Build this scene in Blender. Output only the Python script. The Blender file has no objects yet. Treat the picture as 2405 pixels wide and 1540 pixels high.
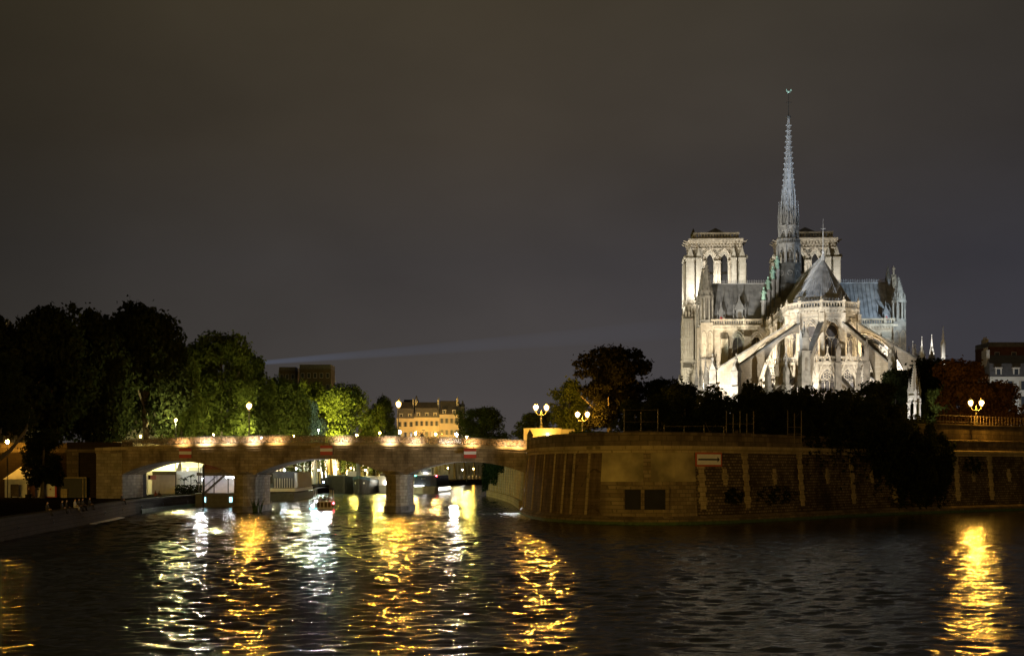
import bpy, math, random
import numpy as np
from math import sin, cos, pi, radians, sqrt, atan2
from mathutils import Vector, Matrix, Euler

R = random.Random(7)
NP = np.random.default_rng(7)
sc = bpy.context.scene
COL = sc.collection

# ------------------------------------------------------------------ camera
F_PX, CU, CV, HOR, CAMZ = 3400.0, 1202.5, 770.0, 1100.0, 6.0
cam_data = bpy.data.cameras.new('camera')
cam = bpy.data.objects.new('camera', cam_data)
COL.objects.link(cam)
cam.location = (0, 0, CAMZ)
cam.rotation_euler = (radians(90), 0, 0)
cam_data.sensor_width = 36.0
cam_data.lens = F_PX / 2405.0 * 36.0
cam_data.shift_y = (HOR - CV) / 2405.0
cam_data.clip_start = 0.5
cam_data.clip_end = 6000
sc.camera = cam

# ------------------------------------------------------------------ world: a city night sky lit from below
wd = bpy.data.worlds.new('World')
sc.world = wd
wd.use_nodes = True
wt = wd.node_tree
wt.nodes.clear()
def wn(t, **kw):
    n = wt.nodes.new(t)
    for k, v in kw.items():
        setattr(n, k, v)
    return n
w_out = wn('ShaderNodeOutputWorld')
w_bg = wn('ShaderNodeBackground')
w_co = wn('ShaderNodeTexCoord')
w_sep = wn('ShaderNodeSeparateXYZ')
wt.links.new(w_co.outputs['Generated'], w_sep.inputs[0])
w_el = wn('ShaderNodeValToRGB')             # elevation: sodium glow low, brown murk above
cr = w_el.color_ramp
cr.elements[0].position = 0.0
cr.elements[0].color = (0.070, 0.060, 0.058, 1)
cr.elements[1].position = 1.0
cr.elements[1].color = (0.016, 0.013, 0.009, 1)
for p, c in ((0.06, (0.062, 0.055, 0.054)), (0.14, (0.052, 0.046, 0.045)), (0.22, (0.052, 0.042, 0.032)),
             (0.32, (0.052, 0.041, 0.026)), (0.45, (0.030, 0.024, 0.015))):
    e = cr.elements.new(p)
    e.color = c + (1,)
wt.links.new(w_sep.outputs['Z'], w_el.inputs[0])
w_no = wn('ShaderNodeTexNoise')             # faint cloud structure
w_no.inputs['Scale'].default_value = 5.0
w_no.inputs['Detail'].default_value = 7.0
w_map = wn('ShaderNodeMapping')
w_map.inputs['Scale'].default_value = (1.0, 1.0, 1.9)
w_map.inputs['Rotation'].default_value = (0, radians(14), 0)
wt.links.new(w_co.outputs['Generated'], w_map.inputs[0])
wt.links.new(w_map.outputs[0], w_no.inputs['Vector'])
w_r2 = wn('ShaderNodeMapRange')
w_r2.inputs['From Min'].default_value = 0.3
w_r2.inputs['From Max'].default_value = 0.7
w_r2.inputs['To Min'].default_value = 0.88
w_r2.inputs['To Max'].default_value = 1.12
wt.links.new(w_no.outputs['Fac'], w_r2.inputs['Value'])
w_az = wn('ShaderNodeValToRGB')             # the glow of the centre is ahead; the left is darker, the right cooler
ca = w_az.color_ramp
ca.elements[0].position = 0.0
ca.elements[0].color = (0.40, 0.40, 0.36, 1)
ca.elements[1].position = 1.0
ca.elements[1].color = (0.62, 0.70, 0.92, 1)
for p, c in ((0.33, (0.52, 0.52, 0.46)), (0.42, (0.86, 0.86, 0.82)), (0.50, (1.0, 1.0, 1.0)), (0.58, (0.90, 0.94, 1.04)),
             (0.68, (0.66, 0.72, 0.90))):
    e = ca.elements.new(p)
    e.color = c + (1,)
w_mx = wn('ShaderNodeMapRange')
w_mx.inputs['From Min'].default_value = -1
w_mx.inputs['From Max'].default_value = 1
wt.links.new(w_sep.outputs['X'], w_mx.inputs['Value'])
wt.links.new(w_mx.outputs[0], w_az.inputs[0])
w_m1 = wn('ShaderNodeMix', data_type='RGBA', blend_type='MULTIPLY')
w_m1.inputs[0].default_value = 1.0
wt.links.new(w_el.outputs[0], w_m1.inputs[6])
wt.links.new(w_az.outputs[0], w_m1.inputs[7])
w_m2 = wn('ShaderNodeVectorMath', operation='SCALE')
wt.links.new(w_m1.outputs[2], w_m2.inputs[0])
wt.links.new(w_r2.outputs[0], w_m2.inputs['Scale'])
wt.links.new(w_m2.outputs[0], w_bg.inputs['Color'])
w_bg.inputs['Strength'].default_value = 1.0
wd.cycles.sampling_method = 'NONE'               # a dim even sky needs no importance map
wt.links.new(w_bg.outputs[0], w_out.inputs['Surface'])

# ------------------------------------------------------------------ exposure and renderer
sc.view_settings.view_transform = 'Standard'
sc.view_settings.look = 'None'
sc.view_settings.exposure = 0.0
sc.view_settings.gamma = 1.0
sc.view_settings.use_curve_mapping = False
sc.render.engine = 'CYCLES'
cy = sc.cycles
cy.use_denoising = True
try:
    cy.denoiser = 'OPENIMAGEDENOISE'
except Exception:
    pass
cy.max_bounces = 6
cy.diffuse_bounces = 2
cy.glossy_bounces = 3
cy.transmission_bounces = 3
cy.transparent_max_bounces = 6
cy.sample_clamp_indirect = 1.5
cy.sample_clamp_direct = 0.0
cy.use_adaptive_sampling = False
cy.caustics_reflective = False
cy.caustics_refractive = False
cy.use_light_tree = True

LK = 3.2                                     # floodlight gain for this exposure
def spot(name, loc, target, power, color, deg=60, blend=0.6, size=0.4, parent=None):
    d = bpy.data.lights.new(name, 'SPOT')
    d.energy = power * LK
    d.color = color
    d.spot_size = radians(deg)
    d.spot_blend = blend
    d.shadow_soft_size = size
    o = bpy.data.objects.new(name, d)
    COL.objects.link(o)
    o.location = loc
    v = Vector(target) - Vector(loc)
    o.rotation_euler = v.to_track_quat('-Z', 'Y').to_euler()
    if parent:
        o.parent = parent
    return o

# ------------------------------------------------------------------ helpers
def at(u, v, Y):
    """A pixel of the photograph (2405 wide) at distance Y, in metres."""
    return Vector(((u - CU) * Y / F_PX, Y, CAMZ + (HOR - v) * Y / F_PX))

class MB:
    """Collects shapes, then links them as ONE mesh object."""
    def __init__(self):
        self.v = []
        self.f = []
        self.m = []
        self.M = None
        self.mi = 0
    def add(self, vs, fs):
        o = len(self.v)
        if self.M is not None:
            vs = [self.M @ Vector(p) for p in vs]
        self.v.extend([tuple(p) for p in vs])
        self.f.extend([tuple(i + o for i in f) for f in fs])
        self.m.extend([self.mi] * len(fs))
        return self
    def box(self, x0, x1, y0, y1, z0, z1):
        return self.add([(x0, y0, z0), (x1, y0, z0), (x1, y1, z0), (x0, y1, z0), (x0, y0, z1), (x1, y0, z1), (x1, y1, z1), (x0, y1, z1)],
                        [(0, 3, 2, 1), (4, 5, 6, 7), (0, 1, 5, 4), (1, 2, 6, 5), (2, 3, 7, 6), (3, 0, 4, 7)])
    def cbox(self, c, s, rz=0.0):
        ca, sa = cos(rz), sin(rz)
        pts = []
        for dz in (-1, 1):
            for dx, dy in ((-1, -1), (1, -1), (1, 1), (-1, 1)):
                x, y = dx * s[0] / 2, dy * s[1] / 2
                pts.append((c[0] + x * ca - y * sa, c[1] + x * sa + y * ca, c[2] + dz * s[2] / 2))
        return self.add(pts, [(0, 3, 2, 1), (4, 5, 6, 7), (0, 1, 5, 4), (1, 2, 6, 5), (2, 3, 7, 6), (3, 0, 4, 7)])
    def extr(self, A, B):
        """Closed solid between two outlines of the same length."""
        n = len(A)
        fs = [tuple(range(n - 1, -1, -1)), tuple(range(n, 2 * n))]
        fs += [(i, (i + 1) % n, n + (i + 1) % n, n + i) for i in range(n)]
        return self.add(list(A) + list(B), fs)
    def prism(self, poly, z0, z1, scale=1.0, c=(0, 0)):
        A = [(p[0], p[1], z0) for p in poly]
        B = [(c[0] + (p[0] - c[0]) * scale, c[1] + (p[1] - c[1]) * scale, z1) for p in poly]
        return self.extr(A, B)
    def cone(self, poly, z0, apex):
        n = len(poly)
        vs = [(p[0], p[1], z0) for p in poly] + [tuple(apex)]
        return self.add(vs, [tuple(range(n - 1, -1, -1))] + [(i, (i + 1) % n, n) for i in range(n)])
    def bar(self, p, q, w, h=None, up=(0, 0, 1)):
        p, q = Vector(p), Vector(q)
        h = w if h is None else h
        d = (q - p)
        if d.length < 1e-6:
            return self
        d.normalize()
        u = Vector(up)
        if abs(d.dot(u)) > 0.98:
            u = Vector((0, 1, 0))
        a = d.cross(u).normalized()
        b = a.cross(d).normalized()
        A = [p + a * sx * w / 2 + b * sy * h / 2 for sx, sy in ((-1, -1), (1, -1), (1, 1), (-1, 1))]
        B = [q + a * sx * w / 2 + b * sy * h / 2 for sx, sy in ((-1, -1), (1, -1), (1, 1), (-1, 1))]
        return self.extr(A, B)
    def tube(self, pts, rad, n=7):
        pts = [Vector(p) for p in pts]
        rs = rad if isinstance(rad, (list, tuple)) else [rad] * len(pts)
        rings = []
        for i, p in enumerate(pts):
            d = (pts[min(i + 1, len(pts) - 1)] - pts[max(i - 1, 0)])
            d = d.normalized() if d.length > 1e-9 else Vector((0, 0, 1))
            u = Vector((0, 0, 1)) if abs(d.z) < 0.9 else Vector((1, 0, 0))
            a = d.cross(u).normalized()
            b = a.cross(d)
            rings.append([p + (a * cos(2 * pi * k / n) + b * sin(2 * pi * k / n)) * rs[i] for k in range(n)])
        vs = [q for r in rings for q in r]
        fs = []
        for i in range(len(rings) - 1):
            for k in range(n):
                fs.append((i * n + k, i * n + (k + 1) % n, (i + 1) * n + (k + 1) % n, (i + 1) * n + k))
        fs.append(tuple(range(n - 1, -1, -1)))
        fs.append(tuple((len(rings) - 1) * n + k for k in range(n)))
        return self.add(vs, fs)
    def lathe(self, prof, n=12, c=(0, 0), a0=0.0):
        vs, fs = [], []
        for r, z in prof:
            for k in range(n):
                a = a0 + 2 * pi * k / n
                vs.append((c[0] + r * cos(a), c[1] + r * sin(a), z))
        m = len(prof)
        for i in range(m - 1):
            for k in range(n):
                fs.append((i * n + k, i * n + (k + 1) % n, (i + 1) * n + (k + 1) % n, (i + 1) * n + k))
        fs.append(tuple(range(n - 1, -1, -1)))
        fs.append(tuple((m - 1) * n + k for k in range(n)))
        return self.add(vs, fs)
    def ball(self, c, r, n=8, m=5, sz=1.0):
        prof = []
        for i in range(m + 1):
            a = -pi / 2 + pi * i / m
            prof.append((max(r * cos(a), 0.004), c[2] + r * sz * sin(a)))
        return self.lathe(prof, n, (c[0], c[1]))
    def build(self, name, mats, parent=None, smooth=False):
        me = bpy.data.meshes.new(name)
        me.from_pydata(self.v, [], self.f)
        mats = mats if isinstance(mats, (list, tuple)) else [mats]
        for m in mats:
            me.materials.append(m)
        if len(mats) > 1:
            me.polygons.foreach_set('material_index', self.m)
        if smooth:
            me.polygons.foreach_set('use_smooth', [True] * len(me.polygons))
        me.update()
        o = bpy.data.objects.new(name, me)
        COL.objects.link(o)
        if parent:
            o.parent = parent
        return o

def tag(o, label=None, cat=None, group=None, kind=None):
    if label:
        o['label'] = label
    if cat:
        o['category'] = cat
    if group:
        o['group'] = group
    if kind:
        o['kind'] = kind
    return o
def thing(name, label, cat, loc=(0, 0, 0), rz=0.0, group=None):
    o = bpy.data.objects.new(name, None)
    COL.objects.link(o)
    o.location = loc
    o.rotation_euler = (0, 0, rz)
    o.empty_display_size = 0.5
    return tag(o, label, cat, group)
def kids(o):
    return [c for c in bpy.data.objects if c.parent == o]
def copy_tree(o, parent=None):
    c = o.copy()
    COL.objects.link(c)
    if parent:
        c.parent = parent
    for ch in list(o.children):
        copy_tree(ch, c)
    return c

def ngon(n, r, c=(0, 0), a0=0.0):
    return [(c[0] + r * cos(a0 + 2 * pi * k / n), c[1] + r * sin(a0 + 2 * pi * k / n)) for k in range(n)]
def arch_pts(w, zs, h, n=8, pointed=True):
    """Outline of an arch head from (-w/2, zs) over the top to (w/2, zs); h is the rise."""
    out = []
    for i in range(2 * n + 1):
        t = i / (2 * n)
        if pointed:
            # two arcs meeting at the crown
            s = 1 - abs(2 * t - 1)
            x = -w / 2 * (1 - s) if t <= 0.5 else w / 2 * (1 - s)
            k = 1 - s
            z = zs + h * sqrt(max(0.0, 1 - k * k)) * (0.72 + 0.28 * s)
            out.append((x, z))
        else:
            a = pi * (1 - t)
            out.append((w / 2 * cos(a), zs + h * sin(a)))
    return out

# ------------------------------------------------------------------ materials
def new_mat(name):
    m = bpy.data.materials.new(name)
    m.use_nodes = True
    t = m.node_tree
    t.nodes.clear()
    out = t.nodes.new('ShaderNodeOutputMaterial')
    return m, t, out
def mat(name, col, rough=0.7, var=0.25, scale=1.5, metal=0.0, bump=0.0, col2=None, spec=0.4):
    m, t, out = new_mat(name)
    b = t.nodes.new('ShaderNodeBsdfPrincipled')
    b.inputs['Roughness'].default_value = rough
    b.inputs['Metallic'].default_value = metal
    b.inputs['Specular IOR Level'].default_value = spec
    co = t.nodes.new('ShaderNodeTexCoord')
    no = t.nodes.new('ShaderNodeTexNoise')
    no.inputs['Scale'].default_value = scale
    no.inputs['Detail'].default_value = 6
    t.links.new(co.outputs['Object'], no.inputs['Vector'])
    rp = t.nodes.new('ShaderNodeValToRGB')
    rp.color_ramp.elements[0].position = 0.3
    rp.color_ramp.elements[1].position = 0.7
    c2 = col2 or tuple(c * (1 - var) for c in col)
    rp.color_ramp.elements[0].color = tuple(c2) + (1,)
    rp.color_ramp.elements[1].color = tuple(min(1, c * (1 + var * 0.5)) for c in col) + (1,)
    t.links.new(no.outputs['Fac'], rp.inputs[0])
    t.links.new(rp.outputs[0], b.inputs['Base Color'])
    if bump:
        bp = t.nodes.new('ShaderNodeBump')
        bp.inputs['Strength'].default_value = bump
        bp.inputs['Distance'].default_value = 0.1
        t.links.new(no.outputs['Fac'], bp.inputs['Height'])
        t.links.new(bp.outputs[0], b.inputs['Normal'])
    t.links.new(b.outputs[0], out.inputs['Surface'])
    return m
def masonry(name, col, col2, bw=0.9, bh=0.38, mortar=0.02, dirt=0.5, dirtcol=(0.05, 0.04, 0.03), rough=0.85, mcol=None, streak=0.0, dscale=0.35, bump=0.5):
    """Coursed stone: blocks in the wall's own plane, stains with a shape of their own."""
    m, t, out = new_mat(name)
    b = t.nodes.new('ShaderNodeBsdfPrincipled')
    b.inputs['Roughness'].default_value = rough
    b.inputs['Specular IOR Level'].default_value = 0.02
    co = t.nodes.new('ShaderNodeTexCoord')
    sp = t.nodes.new('ShaderNodeSeparateXYZ')
    t.links.new(co.outputs['Object'], sp.inputs[0])
    ad = t.nodes.new('ShaderNodeMath')
    ad.operation = 'MULTIPLY_ADD'
    ad.inputs[1].default_value = 0.83
    t.links.new(sp.outputs['Y'], ad.inputs[0])
    t.links.new(sp.outputs['X'], ad.inputs[2])
    cb = t.nodes.new('ShaderNodeCombineXYZ')
    t.links.new(ad.outputs[0], cb.inputs['X'])
    t.links.new(sp.outputs['Z'], cb.inputs['Y'])
    br = t.nodes.new('ShaderNodeTexBrick')
    br.inputs['Scale'].default_value = 1.0
    br.inputs['Mortar Size'].default_value = mortar
    br.inputs['Mortar Smooth'].default_value = 0.3
    br.inputs['Brick Width'].default_value = bw
    br.inputs['Row Height'].default_value = bh
    br.inputs['Bias'].default_value = 0.0
    br.inputs['Color1'].default_value = tuple(col) + (1,)
    br.inputs['Color2'].default_value = tuple(col2) + (1,)
    br.inputs['Mortar'].default_value = tuple(mcol or [c * 0.45 for c in col]) + (1,)
    t.links.new(cb.outputs[0], br.inputs['Vector'])
    no = t.nodes.new('ShaderNodeTexNoise')
    no.inputs['Scale'].default_value = dscale
    no.inputs['Detail'].default_value = 8
    no.inputs['Roughness'].default_value = 0.65
    mp = t.nodes.new('ShaderNodeMapping')
    mp.inputs['Scale'].default_value = (1, 1, 1 - 0.8 * streak)
    t.links.new(co.outputs['Object'], mp.inputs[0])
    t.links.new(mp.outputs[0], no.inputs['Vector'])
    rp = t.nodes.new('ShaderNodeValToRGB')
    rp.color_ramp.elements[0].position = 0.42
    rp.color_ramp.elements[0].color = (0, 0, 0, 1)
    rp.color_ramp.elements[1].position = 0.68
    rp.color_ramp.elements[1].color = (dirt, dirt, dirt, 1)
    t.links.new(no.outputs['Fac'], rp.inputs[0])
    mx = t.nodes.new('ShaderNodeMix')
    mx.data_type = 'RGBA'
    t.links.new(rp.outputs[0], mx.inputs[0])
    t.links.new(br.outputs['Color'], mx.inputs[6])
    mx.inputs[7].default_value = tuple(dirtcol) + (1,)
    t.links.new(mx.outputs[2], b.inputs['Base Color'])
    bp = t.nodes.new('ShaderNodeBump')
    bp.inputs['Strength'].default_value = bump
    bp.inputs['Distance'].default_value = 0.05
    iv = t.nodes.new('ShaderNodeMath')
    iv.operation = 'SUBTRACT'
    t.links.new(no.outputs['Fac'], iv.inputs[0])
    t.links.new(br.outputs['Fac'], iv.inputs[1])
    t.links.new(iv.outputs[0], bp.inputs['Height'])
    t.links.new(bp.outputs[0], b.inputs['Normal'])
    t.links.new(b.outputs[0], out.inputs['Surface'])
    return m
def emit(name, col, strength, minor=True):
    m, t, out = new_mat(name)
    e = t.nodes.new('ShaderNodeEmission')
    e.inputs['Color'].default_value = tuple(col) + (1,)
    e.inputs['Strength'].default_value = strength
    t.links.new(e.outputs[0], out.inputs['Surface'])
    if minor:                                            # too small a light to be worth sampling on its own
        m.cycles.emission_sampling = 'NONE'
    return m
def leaf_mat(name, col, col2, trans=0.4):
    m, t, out = new_mat(name)
    co = t.nodes.new('ShaderNodeTexCoord')
    no = t.nodes.new('ShaderNodeTexNoise')
    no.inputs['Scale'].default_value = 0.9
    no.inputs['Detail'].default_value = 8
    no.inputs['Roughness'].default_value = 0.8
    t.links.new(co.outputs['Object'], no.inputs['Vector'])
    rp = t.nodes.new('ShaderNodeValToRGB')
    rp.color_ramp.elements[0].position = 0.35
    rp.color_ramp.elements[1].position = 0.65
    rp.color_ramp.elements[0].color = tuple(col2) + (1,)
    rp.color_ramp.elements[1].color = tuple(col) + (1,)
    t.links.new(no.outputs['Fac'], rp.inputs[0])
    d = t.nodes.new('ShaderNodeBsdfDiffuse')
    r = t.nodes.new('ShaderNodeBsdfTranslucent')
    t.links.new(rp.outputs[0], d.inputs['Color'])
    t.links.new(rp.outputs[0], r.inputs['Color'])
    mx = t.nodes.new('ShaderNodeMixShader')
    mx.inputs[0].default_value = trans
    t.links.new(d.outputs[0], mx.inputs[1])
    t.links.new(r.outputs[0], mx.inputs[2])
    t.links.new(mx.outputs[0], out.inputs['Surface'])
    return m
def glass(name, col, rough=0.15):
    return mat(name, col, rough, 0.3, 2.0, 0.0, 0.0, None, 0.6)

SODIUM = (1.0, 0.49, 0.06)
WARM = (1.0, 0.80, 0.52)
WHITE = (1.0, 0.96, 0.90)
COOL = (0.72, 0.86, 1.0)
M = {}
M['limestone'] = masonry('floodlit_limestone', (0.44, 0.39, 0.31), (0.36, 0.315, 0.245), 1.1, 0.45, 0.018, 0.55, (0.15, 0.125, 0.095), streak=0.6, dscale=0.5, bump=0.4)
M['carved'] = mat('carved_limestone', (0.42, 0.37, 0.29), 0.85, 0.45, 1.1, bump=0.6)
M['grey_stone'] = mat('weathered_grey_stone', (0.21, 0.20, 0.178), 0.9, 0.5, 0.9, bump=0.6)
M['dark_stone'] = mat('soot_dark_stone', (0.14, 0.125, 0.105), 0.9, 0.5, 0.9, bump=0.5)
M['tower_stone'] = masonry('tower_limestone', (0.46, 0.43, 0.36), (0.39, 0.36, 0.29), 1.2, 0.5, 0.018, 0.45, (0.17, 0.15, 0.12), streak=0.7, dscale=0.4, bump=0.4)
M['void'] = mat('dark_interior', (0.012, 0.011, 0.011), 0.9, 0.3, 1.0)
M['church_glass'] = mat('leaded_church_glass', (0.075, 0.068, 0.066), 0.35, 0.5, 2.5)
M['lead'] = mat('weathered_lead', (0.29, 0.305, 0.33), 0.5, 0.45, 0.7, bump=0.2)
M['spire_base'] = mat('dark_spire_base_lead', (0.07, 0.075, 0.08), 0.6, 0.6, 0.8, bump=0.3)  # lead darkened in colour for the unlit foot of the spire
M['lead_spire'] = mat('spire_lead', (0.20, 0.207, 0.22), 0.55, 0.35, 1.2, bump=0.3)
M['copper'] = mat('verdigris_copper', (0.24, 0.40, 0.35), 0.6, 0.3, 2.0)
M['door_red'] = mat('red_painted_door', (0.34, 0.03, 0.03), 0.5, 0.2)
M['bridge'] = masonry('bridge_limestone', (0.36, 0.285, 0.175), (0.25, 0.195, 0.115), 1.2, 0.42, 0.03, 0.9, (0.07, 0.052, 0.032), streak=0.75, dscale=0.5)
M['pier'] = masonry('pier_limestone', (0.34, 0.29, 0.20), (0.22, 0.185, 0.125), 0.9, 0.45, 0.03, 0.5, (0.10, 0.08, 0.05), streak=0.5, dscale=0.7)
M['quay_dark'] = masonry('wet_dark_quay_stone', (0.036, 0.026, 0.016), (0.026, 0.019, 0.012), 1.0, 0.4, 0.025, 0.8, (0.02, 0.015, 0.010), streak=0.8)  # quay stone darkened to hold the shade on the left bank
M['quay'] = masonry('quay_limestone', (0.27, 0.21, 0.125), (0.16, 0.12, 0.068), 1.0, 0.42, 0.045, 0.8, (0.06, 0.045, 0.03), streak=0.8)
M['rubble'] = masonry('rubble_masonry', (0.24, 0.185, 0.105), (0.085, 0.062, 0.038), 0.62, 0.33, 0.06, 0.9, (0.022, 0.017, 0.012), streak=0.4, mcol=(0.05, 0.037, 0.024), bump=0.9, dscale=0.28)
M['flank'] = masonry('streaked_dark_ashlar', (0.17, 0.12, 0.066), (0.12, 0.085, 0.046), 0.9, 0.4, 0.02, 0.8, (0.035, 0.025, 0.016), streak=0.93, dscale=0.9)
M['dressed'] = masonry('dressed_limestone', (0.42, 0.335, 0.18), (0.32, 0.25, 0.135), 1.2, 0.5, 0.035, 0.6, (0.12, 0.09, 0.05), streak=0.7)
M['render'] = mat('smooth_cement_render', (0.38, 0.31, 0.15), 0.85, 0.5, 0.32, bump=0.2, col2=(0.13, 0.105, 0.055))
M['coping'] = masonry('coping_stone', (0.19, 0.145, 0.085), (0.10, 0.076, 0.045), 1.5, 0.6, 0.05, 0.8, (0.05, 0.038, 0.025), streak=0.3, dscale=0.6)
M['orange_wall'] = mat('smooth_parapet_stone', (0.42, 0.35, 0.22), 0.8, 0.15, 0.6)
M['iron'] = mat('dark_painted_iron', (0.02, 0.021, 0.022), 0.45, 0.2)
M['iron_green'] = mat('bronze_green_iron', (0.10, 0.09, 0.05), 0.4, 0.3, 3.0)
M['rust'] = mat('rusted_fence_iron', (0.11, 0.08, 0.05), 0.7, 0.4, 4.0)
M['lock'] = mat('brass_padlocks', (0.17, 0.12, 0.07), 0.4, 0.7, 9.0, metal=0.5)
M['red'] = mat('red_sign_paint', (0.38, 0.02, 0.018), 0.5, 0.12)
M['orange'] = mat('orange_red_sign_paint', (0.42, 0.09, 0.02), 0.5, 0.12)
M['white'] = mat('white_sign_paint', (0.66, 0.64, 0.60), 0.5, 0.08)
M['black'] = mat('black_paint', (0.014, 0.013, 0.012), 0.5, 0.1)
M['bark'] = mat('tree_bark', (0.07, 0.055, 0.04), 0.9, 0.5, 3.0, bump=0.6)
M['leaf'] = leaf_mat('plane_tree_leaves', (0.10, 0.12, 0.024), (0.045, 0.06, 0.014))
M['leaf_dark'] = leaf_mat('dark_leaves', (0.022, 0.027, 0.009), (0.009, 0.012, 0.005))  # leaf colour lowered to keep unlit trees near black
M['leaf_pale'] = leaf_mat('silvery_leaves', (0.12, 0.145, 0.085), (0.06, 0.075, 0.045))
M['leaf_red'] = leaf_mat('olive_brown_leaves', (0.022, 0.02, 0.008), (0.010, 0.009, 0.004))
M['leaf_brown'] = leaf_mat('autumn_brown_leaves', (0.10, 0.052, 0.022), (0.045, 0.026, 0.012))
M['ivy'] = leaf_mat('ivy_leaves', (0.028, 0.055, 0.026), (0.012, 0.026, 0.012), 0.2)
M['algae'] = mat('green_algae', (0.04, 0.075, 0.02), 0.8, 0.5, 2.0)
M['canvas'] = mat('white_canvas', (0.72, 0.70, 0.64), 0.8, 0.15, 1.5)
M['asphalt'] = mat('asphalt', (0.06, 0.056, 0.05), 0.8, 0.3, 2.0)
M['cobble'] = mat('worn_quay_paving', (0.017, 0.0145, 0.011), 0.95, 0.4, 1.2, bump=0.4, spec=0.0)  # paving colour sunk to hold the tree shade on the left quay
M['soil'] = mat('garden_soil', (0.05, 0.045, 0.03), 0.95, 0.4, 1.0)
M['skin'] = mat('skin', (0.45, 0.28, 0.2), 0.6, 0.1)
M['cloth_dark'] = mat('dark_clothes', (0.035, 0.03, 0.028), 0.9, 0.3)
M['cloth_pale'] = mat('pale_shirt', (0.5, 0.48, 0.45), 0.9, 0.2)
M['cloth_red'] = mat('red_brown_jacket', (0.22, 0.06, 0.04), 0.9, 0.2)
M['hair'] = mat('dark_hair', (0.03, 0.02, 0.015), 0.7, 0.2)
M['boat_white'] = mat('white_boat_paint', (0.62, 0.6, 0.56), 0.4, 0.15)
M['boat_dark'] = mat('dark_hull_paint', (0.045, 0.045, 0.045), 0.5, 0.3)
M['boat_blue'] = mat('blue_hull_paint', (0.05, 0.10, 0.14), 0.45, 0.2)
M['navy'] = mat('navy_canvas', (0.02, 0.022, 0.06), 0.8, 0.2)
M['win_dark'] = mat('dark_window_glass', (0.045, 0.05, 0.055), 0.15, 0.2)
M['shutter'] = mat('window_shutters', (0.30, 0.25, 0.17), 0.7, 0.2)
M['zinc'] = mat('zinc_roofing', (0.12, 0.12, 0.125), 0.5, 0.3, 1.0)
M['slate'] = mat('slate_roofing', (0.13, 0.122, 0.12), 0.6, 0.4, 2.0)
M['house_cream'] = mat('cream_facade', (0.55, 0.46, 0.30), 0.85, 0.15, 0.4)
M['house_pale'] = mat('pale_facade', (0.50, 0.46, 0.38), 0.85, 0.15, 0.4)
M['house_brown'] = mat('brown_facade', (0.10, 0.075, 0.05), 0.85, 0.3, 0.4)
M['brick'] = mat('dark_red_brick', (0.12, 0.05, 0.035), 0.9, 0.4, 1.0)
M['wood'] = mat('dark_wood', (0.10, 0.07, 0.04), 0.7, 0.4, 4.0)
M['lamp_sodium'] = emit('sodium_lantern_glow', SODIUM, 560, False)
M['lamp_white'] = emit('white_lamp_glow', WHITE, 170, False)
M['lamp_cool'] = emit('cool_lamp_glow', COOL, 230, False)
M['lamp_near'] = emit('near_bridge_lantern_glow', (1.0, 0.60, 0.10), 6200, False)  # over-strong glow for the added lamps behind the camera
M['bulb'] = emit('sodium_bulb_glow', SODIUM, 2300, False)
def frosted(name, col, s, k):
    m, t, out = new_mat(name)
    e = t.nodes.new('ShaderNodeEmission')
    e.inputs['Color'].default_value = tuple(col) + (1,)
    e.inputs['Strength'].default_value = s
    tr = t.nodes.new('ShaderNodeBsdfTransparent')
    mx = t.nodes.new('ShaderNodeMixShader')
    mx.inputs[0].default_value = k
    t.links.new(tr.outputs[0], mx.inputs[1])
    t.links.new(e.outputs[0], mx.inputs[2])
    t.links.new(mx.outputs[0], out.inputs['Surface'])
    m.cycles.emission_sampling = 'NONE'
    return m
M['lantern_glass'] = frosted('glowing_lantern_glass', (1.0, 0.62, 0.16), 3.4, 0.25)
M['lamp_red'] = emit('red_navigation_glow', (1, 0.05, 0.08), 90)
M['lamp_green'] = emit('green_navigation_glow', (0.05, 0.9, 0.6), 40)
M['porthole'] = emit('cyan_lit_porthole', (0.45, 0.9, 1.0), 3.0)

# =================================================================== the river
BUMP, SLOPE, BSCALE, WROUGH, WTH, LMAX, BDIST = 1.0, 0.145, 3.2, 0.13, 0.62, 2.3, 0.06
def water_mat():
    m, t, out = new_mat('river_water')
    b = t.nodes.new('ShaderNodeBsdfPrincipled')
    b.inputs['Base Color'].default_value = (0.006, 0.007, 0.005, 1)
    b.inputs['Roughness'].default_value = WROUGH
    b.inputs['IOR'].default_value = 1.33
    b.inputs['Specular IOR Level'].default_value = 0.5
    co = t.nodes.new('ShaderNodeTexCoord')
    mp = t.nodes.new('ShaderNodeMapping')
    mp.inputs['Scale'].default_value = (0.45, 1.5, 1)
    t.links.new(co.outputs['Object'], mp.inputs[0])
    n1 = t.nodes.new('ShaderNodeTexNoise')
    n1.inputs['Scale'].default_value = BSCALE
    n1.inputs['Detail'].default_value = 3
    n1.inputs['Roughness'].default_value = 0.55
    t.links.new(mp.outputs[0], n1.inputs['Vector'])
    bp = t.nodes.new('ShaderNodeBump')
    bp.inputs['Strength'].default_value = 1.0
    bp.inputs['Distance'].default_value = BDIST
    sx = t.nodes.new('ShaderNodeSeparateXYZ')
    t.links.new(co.outputs['Object'], sx.inputs[0])
    lee = t.nodes.new('ShaderNodeMapRange')             # slack water in the lee of the point
    lee.inputs['From Min'].default_value = 12
    lee.inputs['From Max'].default_value = 42
    lee.inputs['To Min'].default_value = BUMP
    lee.inputs['To Max'].default_value = BUMP * 0.4
    t.links.new(sx.outputs['X'], lee.inputs['Value'])
    t.links.new(lee.outputs[0], bp.inputs['Strength'])
    t.links.new(n1.outputs['Fac'], bp.inputs['Height'])
    t.links.new(bp.outputs[0], b.inputs['Normal'])
    t.links.new(b.outputs[0], out.inputs['Surface'])
    return m

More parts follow.
